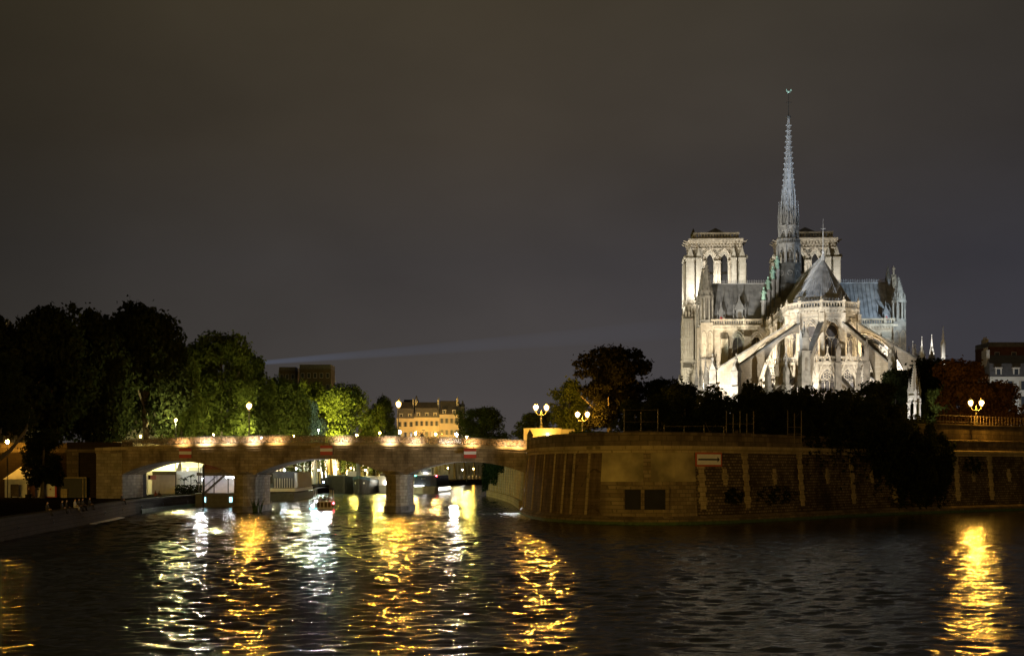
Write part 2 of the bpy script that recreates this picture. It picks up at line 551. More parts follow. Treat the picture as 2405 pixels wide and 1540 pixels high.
def make_water():
    xs = np.concatenate([[-4000, -1500, -600, -250, -130, -90], np.arange(-74, 98, 0.27), [110, 150, 300, 700, 1800, 4000]])
    ys = [-400.0, -120, -30, 10, 24, 34]
    y, d = 39.0, 0.17
    while y < 330:
        ys.append(y)
        y += d
        d = 0.17 + (y - 39) * 0.0024
    ys = np.array(ys + [345, 380, 450, 600, 900, 1800, 4500])
    X, Y = np.meshgrid(xs, ys)
    dy = np.gradient(ys)[:, None]
    Z = np.zeros_like(X)
    rng = np.random.default_rng(3)
    n = 70
    lam = np.exp(rng.uniform(math.log(0.55), math.log(LMAX), n))
    for k in range(n):
        th = rng.normal(radians(82), WTH)           # mostly along the stream, crests across the view
        kx, ky = 2 * pi / lam[k] * cos(th), 2 * pi / lam[k] * sin(th)
        slope = SLOPE / sqrt(n) * sqrt(2) * (1.25 if lam[k] < 3 else 0.8)
        amp = slope * lam[k] / (2 * pi)
        fade = np.clip((lam[k] / (2.6 * dy) - 0.6) / 0.6, 0, 1)
        ph = rng.uniform(0, 2 * pi)
        wob = 0.9 * np.sin(X * 0.11 + Y * 0.07 + k) + 0.6 * np.sin(Y * 0.19 - X * 0.05 + 2.1 * k)
        Z += amp * fade * np.sin(kx * X + ky * Y + ph + wob)
    # gusts and slack water: patches of livelier and calmer surface
    G = 0.85 + 0.35 * np.sin(X * 0.045 + 1.2 * np.sin(Y * 0.06)) * np.sin(Y * 0.07 + 0.8 * np.sin(X * 0.05))
    # the lee of the island point at the right is calmer
    calm = 1 - 0.62 * np.clip((X - 12) / 30, 0, 1)
    Z *= G * calm
    inside = (X > -75) & (X < 99) & (Y > 38) & (Y < 335)
    Z = np.where(inside, Z, 0.0)
    ny, nx = X.shape
    V = np.stack([X, Y, Z], -1).reshape(-1, 3)
    idx = np.arange(ny * nx).reshape(ny, nx)
    q = np.stack([idx[:-1, :-1], idx[:-1, 1:], idx[1:, 1:], idx[1:, :-1]], -1).reshape(-1, 4)
    me = bpy.data.meshes.new('water')
    me.vertices.add(len(V))
    me.vertices.foreach_set('co', V.astype(np.float32).ravel())
    me.loops.add(q.size)
    me.loops.foreach_set('vertex_index', q.astype(np.int32).ravel())
    me.polygons.add(len(q))
    me.polygons.foreach_set('loop_start', np.arange(0, q.size, 4, dtype=np.int32))
    me.polygons.foreach_set('loop_total', np.full(len(q), 4, dtype=np.int32))
    me.polygons.foreach_set('use_smooth', np.ones(len(q), dtype=bool))
    me.update(calc_edges=True)
    me.materials.append(water_mat())
    o = bpy.data.objects.new('water', me)
    COL.objects.link(o)
    tag(o, kind='structure')
make_water()

# =================================================================== banks
def catmull(pts, step=1.0):
    P = [Vector((p[0], p[1], 0)) for p in pts]
    out = []
    for i in range(len(P) - 1):
        p0, p1, p2, p3 = P[max(i - 1, 0)], P[i], P[i + 1], P[min(i + 2, len(P) - 1)]
        n = max(1, int((p2 - p1).length / step))
        for k in range(n):
            t = k / n
            out.append(0.5 * ((2 * p1) + (p2 - p0) * t + (2 * p0 - 5 * p1 + 4 * p2 - p3) * t * t + (3 * p1 - p0 - 3 * p2 + p3) * t ** 3))
    out.append(P[-1])
    return out
class Line:
    """A wall line in plan; s runs along it, off is inwards (to its left)."""
    def __init__(self, pts, step=1.0):
        self.p = catmull(pts, step)
        self.s = [0.0]
        for a, b in zip(self.p, self.p[1:]):
            self.s.append(self.s[-1] + (b - a).length)
        self.L = self.s[-1]
    def at(self, s, off=0.0, z=0.0):
        s = min(max(s, 0), self.L)
        i = min(int(np.searchsorted(self.s, s, 'right')) - 1, len(self.p) - 2)
        a, b = self.p[i], self.p[i + 1]
        t = (s - self.s[i]) / max(self.s[i + 1] - self.s[i], 1e-6)
        pa, pb = self.p[max(i - 1, 0)], self.p[min(i + 2, len(self.p) - 1)]
        d0, d1 = (b - pa).normalized(), (pb - a).normalized()
        d = (d0 * (1 - t) + d1 * t).normalized()
        c = a.lerp(b, t)
        return Vector((c.x - d.y * off, c.y + d.x * off, z))
    def s_of(self, u):
        """Where along the line a column of the photograph falls."""
        best = min(range(len(self.p)), key=lambda i: abs(CU + self.p[i].x * F_PX / self.p[i].y - u) if self.p[i].y > 1 else 9e9)
        return self.s[best]
def strip(mb, line, prof, s0=None, s1=None, step=1.2, cap=True):
    """A solid swept along the line; prof is a closed outline of (off, z)."""
    s0 = 0 if s0 is None else s0
    s1 = line.L if s1 is None else s1
    n = max(1, int((s1 - s0) / step))
    k = len(prof)
    vs, fs = [], []
    for i in range(n + 1):
        s = s0 + (s1 - s0) * i / n
        for off, z in prof:
            vs.append(line.at(s, off, z))
    for i in range(n):
        for j in range(k):
            fs.append((i * k + j, i * k + (j + 1) % k, (i + 1) * k + (j + 1) % k, (i + 1) * k + j))
    fs.append(tuple(range(k - 1, -1, -1)))
    fs.append(tuple(n * k + j for j in range(k)))
    mb.add(vs, fs)
def rect(o0, o1, z0, z1):
    return [(o0, z0), (o1, z0), (o1, z1), (o0, z1)]
def sheet(name, poly, z, m, kind='structure'):
    mb = MB()
    mb.add([(p[0], p[1], z if len(p) < 3 else p[2]) for p in poly], [tuple(range(len(poly)))])
    o = mb.build(name, m)
    tag(o, kind=kind)
    return o

# ------------------------------------------------------------------ the island point and its wall
TOP = 9.9
ISL = Line([(1.3, 191), (2.4, 176), (4.6, 165), (8.5, 157.5), (13, 154.5), (18, 155), (26, 161.5), (36, 173), (47.3, 186.5), (60, 197.5), (74.3, 209), (100, 228)], 1.0)
ISL_BACK = [(1.6, 212), (0.2, 250), (-2.6, 290), (-5.0, 324)]
def batter(z):
    return 0.12 + 0.085 * max(0.0, z - 0.9)
isl = thing('quay_wall', 'tall stained stone quay wall round the island point with arrow sign', 'wall')
sw0 = 0.0
w = MB()
strip(w, ISL, [(batter(0.9), 0.9), (3.0, 0.9), (3.0, 8.1), (batter(8.1), 8.1)], ISL.s_of(1402), ISL.s_of(1640))
w.build('ashlar_wall', M['quay'], isl)
w = MB()
strip(w, ISL, [(batter(0.9), 0.9), (3.0, 0.9), (3.0, 8.1), (batter(8.1), 8.1)], 0.0, ISL.s_of(1402))
w.build('flank_wall', M['flank'], isl)
w = MB()
strip(w, ISL, [(batter(0.9), 0.9), (3.0, 0.9), (3.0, 8.1), (batter(8.1), 8.1)], ISL.s_of(1640))
w.build('rubble_wall', M['rubble'], isl)
w = MB()
strip(w, ISL, [(-0.35, -1.5), (3.0, -1.5), (3.0, 0.9), (-0.05, 0.9), (-0.3, 0.6)])
w.build('footing', M['coping'], isl)
w = MB()
strip(w, ISL, [(0.40, 8.103), (3.0, 8.103), (3.0, 8.5), (0.45, 8.5), (0.40, 8.4)])
w.build('string_course', M['dressed'], isl)
w = MB()
strip(w, ISL, [(0.82, 8.503), (1.35, 8.503), (1.35, TOP - 0.25), (0.82, TOP - 0.25)])
w.build('parapet', M['coping'], isl)
w = MB()
strip(w, ISL, [(0.72, TOP - 0.247), (1.45, TOP - 0.247), (1.45, TOP), (1.05, TOP + 0.06), (0.72, TOP)])
w.build('coping', M['coping'], isl)
# thin pale ribs on the dark left flank
for u in (1231, 1246, 1268, 1290, 1314, 1342, 1373):
    s = ISL.s_of(u)
    w = MB()
    strip(w, ISL, [(batter(0.95) - 0.10, 0.95), (batter(0.95) + 0.4, 0.95), (batter(7.7) + 0.3, 7.7), (batter(7.7) - 0.08, 7.7)], s - 0.17, s + 0.17)
    w.build('rib', M['dressed'], isl)
w = MB()
strip(w, ISL, [(batter(7.72) - 0.12, 7.72), (batter(7.72) + 0.3, 7.72), (batter(8.1) + 0.3, 8.1), (batter(8.1) - 0.12, 8.1)])
w.build('frieze_band', M['dressed'], isl)
# the smooth rendered stretch in two panels
for ua, ub in ((1404, 1519), (1523, 1640)):
    w = MB()
    strip(w, ISL, [(batter(4.6) - 0.07, 4.6), (batter(4.6) + 0.2, 4.6), (batter(7.7) + 0.2, 7.7), (batter(7.7) - 0.07, 7.7)], ISL.s_of(ua), ISL.s_of(ub))
    w.build('rendered_panel', M['render'], isl)
# pilasters of dressed stone with toothed edges, and ringed mooring stones between them
pil_u = [1648, 1762, 1888, 2008, 2108, 2250, 2330, 2420]
for i, u in enumerate(pil_u):
    s = ISL.s_of(u)
    w = MB()
    zz = 1.6
    k = 0
    while zz < 7.65:
        h = 0.62
        hw = 0.62 if k % 2 else 0.42
        z1 = min(zz + h, 7.7)
        strip(w, ISL, [(batter(zz) - 0.05, zz), (batter(zz) + 0.3, zz), (batter(z1) + 0.3, z1 - 0.012), (batter(z1) - 0.05, z1 - 0.012)], s - hw, s + hw, 0.4)
        zz += h
        k += 1
    w.build('pilaster', M['dressed'], isl)
for ua, ub in zip(pil_u, pil_u[1:]):
    s = (ISL.s_of(ua) + ISL.s_of(ub)) / 2
    for z0, z1, hw in ((4.2, 4.75, 0.35), (4.77, 5.35, 0.55), (5.37, 6.0, 0.35)):
        w = MB()
        strip(w, ISL, [(batter(z0) - 0.04, z0), (batter(z0) + 0.3, z0), (batter(z1) + 0.3, z1), (batter(z1) - 0.04, z1)], s - hw, s + hw, 0.4)
        w.build('mooring_stone', M['dressed'], isl)
    c = ISL.at(s, batter(5.1) - 0.12, 5.05)
    w = MB()
    w.tube([c + Vector((0.16 * cos(a), 0, 0.16 * sin(a))) for a in [2 * pi * k / 10 for k in range(11)]], 0.03, 5)
    w.build('mooring_ring', M['iron'], isl)
# the pair of square openings low in the wall
sa, sb = ISL.s_of(1437), ISL.s_of(1580)
def wz(v, Y=155.0):
    return CAMZ + (HOR - v) * Y / F_PX
zo0, zo1 = wz(1196), wz(1149)
def wspan(mb, ua, ub, z0, z1, proud, deep=0.6):
    strip(mb, ISL, [(batter(z0) - proud, z0), (batter(z0) + deep, z0), (batter(z1) + deep, z1), (batter(z1) - proud, z1)], ISL.s_of(ua) if ua > 100 else ua, ISL.s_of(ub) if ub > 100 else ub, 0.5)
s_a, s_b, s_c, s_d = [sa + (sb - sa) * k for k in (0.17, 0.47, 0.535, 0.93)]
w = MB()
strip(w, ISL, rect(batter(zo0) - 0.22, 1.0, zo0 - 0.28, zo0 - 0.004), sa, sb, 0.6)
strip(w, ISL, rect(batter(zo0) - 0.18, 1.0, zo1 + 0.004, zo1 + 0.28), sa, sb, 0.6)
strip(w, ISL, rect(batter(zo0) - 0.18, 1.0, zo0, zo1), sa + 0.25, s_a, 0.6)
strip(w, ISL, rect(batter(zo0) - 0.18, 1.0, zo0, zo1), s_b, s_c, 0.4)
strip(w, ISL, rect(batter(zo0) - 0.18, 1.0, zo0, zo1), s_d, sb, 0.4)
w.build('window_surround', M['quay'], isl)
for a, b in ((s_a, s_b), (s_c, s_d)):  # flat near-black panels standing for the shade inside
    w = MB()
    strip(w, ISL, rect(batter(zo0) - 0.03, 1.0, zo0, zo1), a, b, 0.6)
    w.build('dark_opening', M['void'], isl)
# parapet post by the bridge
w = MB()
c = ISL.at(2.2, 0.9, 0)
w.prism(ngon(4, 0.55, (c.x, c.y), pi / 4), 7.3, 10.3)
w.cone(ngon(4, 0.62, (c.x, c.y), pi / 4), 10.3, (c.x, c.y, 11.2))
w.build('pointed_post', M['dark_stone'], isl)

# dark weeds rooted low in the rubble, and a green black tide line
tl = MB()
strip(tl, ISL, [(-0.4, -0.5), (-0.2, -0.5), (-0.2, 0.3), (-0.345, 0.32)])
tag(tl.build('algae', M['algae']), kind='stuff')
# arrow board
def board(name, label, c, w_, h_, nrm, bands, group=None):
    pass
sg = thing('direction_sign', 'white waterway board with dark right pointing arrow and orange red border', 'sign', (0, 0, 0))
s0 = ISL.s_of(1669)
pA = ISL.at(ISL.s_of(1641), batter(7) - 0.22, 0)
pB = ISL.at(ISL.s_of(1697), batter(7) - 0.22, 0)
dx = (pB - pA).normalized()
ang = atan2(dx.y, dx.x)
Yc = (pA.y + pB.y) / 2
sg.location = ((pA.x + pB.x) / 2, Yc, wz(1078.5, Yc))
sg.rotation_euler = (0, 0, ang)
W, H = (pB - pA).length, 33 * Yc / F_PX
MB().box(-W / 2, W / 2, -0.04, 0.04, -H / 2, H / 2).build('border', M['orange'], sg)
MB().box(-W / 2 + 0.2, W / 2 - 0.2, -0.048, -0.041, -H / 2 + 0.2, H / 2 - 0.2).build('face', M['white'], sg)
a = MB()
L2 = W / 2 - 0.36
A = [(-L2, 0.09), (-L2, -0.09), (L2 - 0.38, -0.09), (L2 - 0.38, -0.30), (L2, 0), (L2 - 0.38, 0.30), (L2 - 0.38, 0.09)]
a.extr([(x, -0.053, z) for x, z in A], [(x, -0.049, z) for x, z in A])
a.build('arrow', M['black'], sg)
MB().box(-W / 2 + 0.1, -W / 2 + 0.2, 0.042, 0.3, -0.4, 0.4).build('bracket', M['iron'], sg)
MB().box(W / 2 - 0.2, W / 2 - 0.1, 0.042, 0.3, -0.4, 0.4).build('bracket', M['iron'], sg)

# island ground
top_edge = [ISL.at(s, 1.2, 0) for s in np.linspace(0, ISL.L, 60)]
poly = [(p.x, p.y) for p in top_edge] + [(400, 420), (900, 1200), (300, 1500), (40, 700), (2, 420)] + [(x + 0.6, y) for x, y in ISL_BACK[::-1]]
sheet('island_ground', poly, 8.9, M['soil'])
# wall of the island behind the bridge, ribbed and half under ivy
bw_ = thing('back_quay_wall', 'pale ribbed quay wall of the island seen through the right arch', 'wall')
BL = Line([(1.5, 213), (0.2, 250), (-2.6, 290), (-5.0, 324), (2, 345), (25, 420)], 2.0)
# off is to the left of travel = river side here, so use negative offsets inwards
w = MB()
strip(w, BL, [(0.5, -1.5), (-3, -1.5), (-3, 9.0), (-0.35, 9.0), (0.0, 1.3), (0.5, 1.2)])
w.build('ashlar_wall', M['dressed'], bw_)
w = MB()
strip(w, BL, rect(-0.6, -0.1, 9.0, 9.9))
w.build('parapet', M['coping'], bw_)
for s in np.arange(4, 112, 6.2):
    w = MB()
    strip(w, BL, [(0.02, 1.3), (-0.4, 1.3), (-0.6, 9.0), (-0.2, 9.0), (0.12, 1.3)], s - 0.35, s + 0.35)
    w.build('rib', M['tower_stone'], bw_)

# ------------------------------------------------------------------ left bank: lower quay, its wall, the upper wall
QZ = 1.9
Q1 = [(-34, -60), (-36, 40), (-39, 95), (-42.7, 125), (-45.7, 156), (-48.8, 182), (-50.0, 197), (-50.3, 214), (-49.2, 240), (-48, 300), (-43, 400), (-24, 505), (-5, 560), (25, 610), (80, 660)]
QL = Line(Q1, 2.0)
U2 = [(-59, 216), (-57, 300), (-52.5, 400), (-36, 525), (-16, 585), (15, 640), (80, 700)]
UL = Line(U2, 2.0)
em = thing('embankment_wall', 'low stained stone embankment wall along the lower quay at left', 'wall')
w = MB()
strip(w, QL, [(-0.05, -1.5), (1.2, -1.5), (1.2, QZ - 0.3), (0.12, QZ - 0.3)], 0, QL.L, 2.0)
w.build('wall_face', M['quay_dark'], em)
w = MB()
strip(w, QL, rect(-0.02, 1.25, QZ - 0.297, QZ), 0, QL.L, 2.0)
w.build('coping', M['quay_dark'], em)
for s in np.arange(QL.s_of(40), QL.s_of(560), 14):
    c = QL.at(s, -0.1, 0.9)
    w = MB()
    w.tube([c + Vector((0, 0.15 * cos(a), 0.15 * sin(a))) for a in [2 * pi * k / 10 for k in range(11)]], 0.03, 5)
    w.build('mooring_ring', M['iron'], em)
qe = [QL.at(s, 1.2, 0) for s in np.linspace(0, QL.L, 70)]
sheet('lower_quay', [(p.x, p.y) for p in qe] + [(80, 720), (-16, 620), (-70, 420), (-120, 216), (-140, -60)], QZ - 0.03, M['cobble'])
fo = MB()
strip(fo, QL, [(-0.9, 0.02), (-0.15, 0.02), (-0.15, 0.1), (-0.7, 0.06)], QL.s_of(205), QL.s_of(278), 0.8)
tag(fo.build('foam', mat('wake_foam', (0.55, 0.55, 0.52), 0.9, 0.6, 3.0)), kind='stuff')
al = MB()
strip(al, QL, [(-0.16, -0.4), (0.1, -0.4), (0.1, 0.55), (-0.07, 0.5)], QL.s_of(330), QL.s_of(520), 1.0)
tag(al.build('algae', M['algae']), kind='stuff')

uw = thing('upper_quay_wall', 'high dark brown quay wall rising behind tents left of the bridge', 'wall')
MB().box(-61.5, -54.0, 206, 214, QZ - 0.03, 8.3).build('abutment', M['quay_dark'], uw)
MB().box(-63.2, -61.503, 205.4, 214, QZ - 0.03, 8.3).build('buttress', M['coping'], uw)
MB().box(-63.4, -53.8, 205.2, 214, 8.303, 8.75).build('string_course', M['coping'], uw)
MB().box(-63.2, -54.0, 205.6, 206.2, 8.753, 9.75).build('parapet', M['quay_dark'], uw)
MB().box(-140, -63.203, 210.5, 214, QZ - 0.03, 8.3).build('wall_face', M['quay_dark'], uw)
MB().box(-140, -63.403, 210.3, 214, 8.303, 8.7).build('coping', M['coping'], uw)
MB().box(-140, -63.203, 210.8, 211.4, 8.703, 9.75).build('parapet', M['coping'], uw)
u3 = thing('floodlit_quay_wall', 'long floodlit pale quay wall beyond the bridge with light and shadow streaks', 'wall')
w = MB()
strip(w, UL, rect(0, 3, QZ - 0.03, 9.0), 0, UL.L, 3)
w.build('wall_face', M['house_pale'], u3)
w = MB()
strip(w, UL, rect(-0.15, 0.6, 9.003, 10.0), 0, UL.L, 3)
w.build('parapet', M['dressed'], u3)
for s in np.arange(150, 420, 9):
    w = MB()
    strip(w, UL, [(-0.9, QZ), (0.05, QZ), (0.05, 8.6), (-0.2, 8.6)], s - 0.6, s + 0.6, 0.6)
    w.build('buttress', M['dressed'], u3)
for s in np.arange(154.5, 420, 9):
    w = MB()
    strip(w, UL, rect(-0.06, 0.1, 4.0, 7.4), s - 0.7, s + 0.7, 0.7)
    w.build('blind_window', M['shutter'], u3)
ug = [UL.at(s, 0.4, 0) for s in np.linspace(0, UL.L, 40)]
sheet('upper_quay_ground', [(p.x, p.y) for p in ug] + [(300, 900), (300, 1500), (-900, 1500), (-900, 213.8), (-53.9, 213.8)], 8.86, M['asphalt'])

# =================================================================== the bridge
BY0, BY1 = 200.0, 211.5
bridge = thing('stone_bridge', 'three arched stone road bridge with love lock railings over the river', 'bridge')
def camber(x):
    t = (x + 27) / 28.0
    return 8.55 + 0.62 * (1 - t * t)          # underside of the cornice
spans = [(-53.9, -38.4, 5.15, 7.05), (-35.5, -17.4, 5.2, 7.38), (-14.5, 2.2, 5.2, 6.95)]
def soffit(x):
    for a, b, zs, zc in spans:
        if a <= x <= b:
            h = (b - a) / 2
            r = (h * h + (zc - zs) ** 2) / (2 * (zc - zs))
            t = x - (a + b) / 2
            return zc - r + sqrt(max(r * r - t * t, 0))
    return None
w = MB()
xs = []
for a, b, zs, zc in spans:
    xs += list(np.linspace(a, b, 25))
xs = sorted(set([round(x, 3) for x in xs]))
for xa, xb in zip(xs, xs[1:]):
    ma = (xa + xb) / 2
    if soffit(ma) is None:
        za = zb = 4.9
    else:
        za = soffit(xa) or 5.15
        zb = soffit(xb) or 5.15
    A = [(xa, BY0, za), (xb, BY0, zb), (xb, BY0, camber(xb)), (xa, BY0, camber(xa))]
    B = [(p[0], BY1, p[2]) for p in A]
    w.add(A + B, [(0, 1, 2, 3), (5, 4, 7, 6), (4, 5, 1, 0), (3, 2, 6, 7)])
w.build('arch_spandrels', M['bridge'], bridge)
# arch rings of voussoirs, 4 cm proud
for a, b, zs, zc in spans:
    w = MB()
    n = 30
    for i in range(n):
        xa, xb = a + (b - a) * i / n, a + (b - a) * (i + 1) / n
        za, zb = soffit(xa + 1e-4 if i == 0 else xa), soffit(xb - 1e-4 if i == n - 1 else xb)
        g = 0.012
        w.extr([(xa + g, BY0 - 0.045, za + 0.002), (xb - g, BY0 - 0.045, zb + 0.002), (xb - g, BY0 - 0.045, zb + 0.72), (xa + g, BY0 - 0.045, za + 0.72)],
               [(xa + g, BY0 + 0.2, za + 0.002), (xb - g, BY0 + 0.2, zb + 0.002), (xb - g, BY0 + 0.2, zb + 0.72), (xa + g, BY0 + 0.2, za + 0.72)])
    w.build('arch_ring', M['bridge'], bridge)
# piers with round cutwaters
for xa, xb in ((-38.4, -35.5), (-17.4, -14.5)):
    xc, hw = (xa + xb) / 2, (xb - xa) / 2
    def pier_poly(h, front, back):
        p = [(xc - h, back), (xc - h, front)]
        p += [(xc + h * cos(a), front - h * 1.0 * sin(a)) for a in np.linspace(pi, 0, 9)[1:-1]]
        p += [(xc + h, front), (xc + h, back)]
        return p
    w = MB()
    w.prism(pier_poly(hw + 0.05, BY0 + 0.3, BY1 + 0.6)[::-1], 0.85, 4.85)
    w.build('pier', M['pier'], bridge)
    w = MB()
    w.prism(pier_poly(hw + 0.35, BY0 + 0.2, BY1 + 0.8)[::-1], -1.5, 0.85)
    w.build('pier_base', M['dark_stone'], bridge)
    w = MB()
    w.prism(pier_poly(hw + 0.25, BY0 + 0.25, BY1 + 0.7)[::-1], 4.853, 5.15)
    P = pier_poly(hw - 0.1, BY0 + 0.4, BY1 + 0.5)[::-1]
    w.prism(P, 5.153, 5.6, 0.55, (xc, BY0 + 0.9))
    w.build('pier_cap', M['pier'], bridge)
w = MB().box(-57.5, -53.903, BY0 + 0.25, BY1, QZ - 0.6, 8.4)
w.build('abutment', M['pier'], bridge)
MB().box(2.203, 7.5, BY0 - 6, BY1, -1.5, 8.4).build('abutment', M['pier'], bridge)
def along(name, y0, y1, dz0, dz1, m, x0=-57.5, x1=3.0, n=24):
    w = MB()
    for i in range(n):
        xa, xb = x0 + (x1 - x0) * i / n, x0 + (x1 - x0) * (i + 1) / n
        za, zb = camber(xa), camber(xb)
        w.extr([(xa, y0, za + dz0), (xb, y0, zb + dz0), (xb, y1, zb + dz0), (xa, y1, za + dz0)][::-1],
               [(xa, y0, za + dz1), (xb, y0, zb + dz1), (xb, y1, zb + dz1), (xa, y1, za + dz1)][::-1])
    return w.build(name, m, bridge)
along('cornice', BY0 - 0.45, BY0 + 0.5, 0.003, 0.42, M['dressed'])
along('cornice', BY1 - 0.5, BY1 + 0.4, 0.003, 0.42, M['dressed'])
along('moulding', BY0 - 0.2, BY0 - 0.003, -0.35, -0.003, M['bridge'])
along('deck', BY0 + 0.503, BY1 - 0.503, 0.003, 0.36, M['asphalt'])

# love-lock railing: one panel prototype, then copies along both edges
def panel_mesh(seed):
    r = random.Random(seed)
    f = MB()
    W_, H_ = 2.1, 1.02
    f.box(-W_ / 2, W_ / 2, -0.03, 0.03, H_ - 0.05, H_)
    f.box(-W_ / 2, W_ / 2, -0.02, 0.02, 0.06, 0.10)
    f.box(-W_ / 2 - 0.03, -W_ / 2 + 0.03, -0.04, 0.04, 0, H_ + 0.04)
    for k in range(-5, 16):
        x0 = -W_ / 2 + k * 0.21
        for sgn in (1, -1):
            xa, xb = (x0, x0 + 0.9) if sgn > 0 else (x0 + 0.9, x0)
            za, zb = 0.1, H_ - 0.05
            pts = []
            for x, z in ((xa, za), (xb, zb)):
                pts.append([x, z])
            (x1, z1), (x2, z2) = pts
            if x1 > x2:
                x1, z1, x2, z2 = x2, z2, x1, z1
            if x2 < -W_ / 2 or x1 > W_ / 2:
                continue
            if x1 < -W_ / 2:
                z1 += (z2 - z1) * (-W_ / 2 - x1) / (x2 - x1)
                x1 = -W_ / 2
            if x2 > W_ / 2:
                z2 = z1 + (z2 - z1) * (W_ / 2 - x1) / (x2 - x1)
                x2 = W_ / 2
            f.bar((x1, 0, z1), (x2, 0, z2), 0.018)
    l = MB()
    for k in range(330):
        x, z = r.uniform(-W_ / 2, W_ / 2), 0.1 + (H_ - 0.2) * r.random() ** 0.8
        s = r.uniform(0.045, 0.085)
        l.cbox((x, r.choice([-1, 1]) * r.uniform(0.02, 0.09), z), (s, s * 0.5, s * 1.1), r.uniform(-0.9, 0.9))
    return f, l
protos = []
for k in range(3):
    f, l = panel_mesh(k)
    pf = f.build('railing_panel', M['iron'], bridge)
    tag(l.build('padlocks', M['lock'], pf), kind='stuff')
    protos.append(pf)
def place_panel(o, x, y):
    o.location = (x, y, camber(x) + 0.42)
    o.rotation_euler = (0, -math.atan(-(x + 27) / 28.0 * 0.62 * 2 / 28.0), 0)
x = -52.9
i = 0
while x < 2.5:
    o = protos[i] if i < 3 else copy_tree(protos[i % 3], bridge)
    place_panel(o, x, BY0 - 0.05)
    x += 2.12
    i += 1
x = -52.9
while x < 2.5:
    o = copy_tree(protos[i % 3], bridge)
    place_panel(o, x, BY1 - 0.1)
    x += 2.12
    i += 1
# little uplights standing on the cornice in front of the railing
lit = [(413, 450), (463, 506), (522, 553), (576, 616), (630, 670), (785, 824), (898, 934), (956, 993), (1036, 1070), (1090, 1127), (1174, 1202), (1203, 1230)]
names = ['first from the left pier end', 'second from the left', 'third from the left', 'fourth from the left', 'fifth from the left, under the tall lamp',
         'just right of the middle red board', 'left of the second tall lamp', 'just right of the second tall lamp', 'left of the right red board', 'just right of the right red board', 'second from the island wall', 'nearest the island wall']
for i, ((ua, ub), nm) in enumerate(zip(lit, names)):
    x = ((ua + ub) / 2 - CU) * BY0 / F_PX
    z = camber(x) + 0.42
    ul = thing('uplight', 'small lamp on bridge cornice shining on padlocks, ' + nm, 'floodlight', (x, BY0 - 0.36, z), 0, 'small lamps along the bridge cornice')
    MB().box(-0.16, 0.16, -0.06, 0.06, 0.003, 0.07).build('housing', M['iron'], ul)
    MB().box(-0.14, 0.14, -0.04, 0.05, 0.072, 0.08).build('lens', emit('uplight_lens', WARM if i in (1, 5, 6) else (1, 0.66, 0.32), 14), ul)
    MB().bar((0, -0.05, 0.03), (0, -0.93, 0.28), 0.04).build('arm', M['iron'], ul)
    d_ = bpy.data.lights.new('strip_light', 'AREA')
    d_.shape, d_.size, d_.size_y = 'RECTANGLE', 1.5 if i % 3 else 1.1, 0.12
    d_.energy, d_.spread = (150, 260, 110, 240, 170, 200, 210, 150, 120, 190, 130, 160)[i], radians(120)
    d_.color = (1.0, 0.62, 0.27) if i in (0, 4, 9, 10, 11) else (1.0, 0.76, 0.52)
    lo_ = bpy.data.objects.new('strip_light', d_)
    COL.objects.link(lo_)
    lo_.parent = ul
    lo_.location = (0, -0.95, 0.30)
    lo_.rotation_euler = Vector((0, 1.3, 0.28)).to_track_quat('-Z', 'Y').to_euler()

# red-white-red no entry boards hung on the spandrel
for u, v, nm in ((435, 1063, 'left'), (766.5, 1056, 'middle'), (1104, 1063, 'right')):
    c = at(u, v, BY0 - 0.62)
    sg = thing('no_entry_board', 'red board with white bar hung above the %s arch of the bridge' % nm, 'sign', c, 0, 'no entry boards on the bridge')
    w_, h_ = 0.85, 0.62
    MB().box(-w_, w_, 0.0, 0.05, h_ / 3 + 0.002, h_).build('red_band', M['red'], sg)
    MB().box(-w_, w_, 0.0, 0.05, -h_ / 3, h_ / 3).build('white_band', M['white'], sg)
    MB().box(-w_, w_, 0.0, 0.05, -h_ * 1.15, -h_ / 3 - 0.002).build('red_band', M['red'], sg)
    MB().box(-0.5, -0.42, 0.052, 0.12, -0.6, 0.9).box(0.42, 0.5, 0.052, 0.12, -0.6, 0.9).build('hanger', M['iron'], sg)

# =================================================================== the cathedral
# own frame: x across (south is -x), y away along the nave from the apse centre, z up from the ground
CA = thing('cathedral', 'floodlit pale gothic cathedral with two square towers and thin spire', 'cathedral', (64.4, 300, 9.0), radians(-3.3))
LS, CV_ = M['limestone'], M['carved']
RA = 7.3
def polar(r, deg):
    a = radians(deg)
    return (r * sin(a), -r * cos(a))
EDGE = [-83, -47, -11, 25, 61, 97]
HEMI = [polar(RA, a) for a in EDGE]

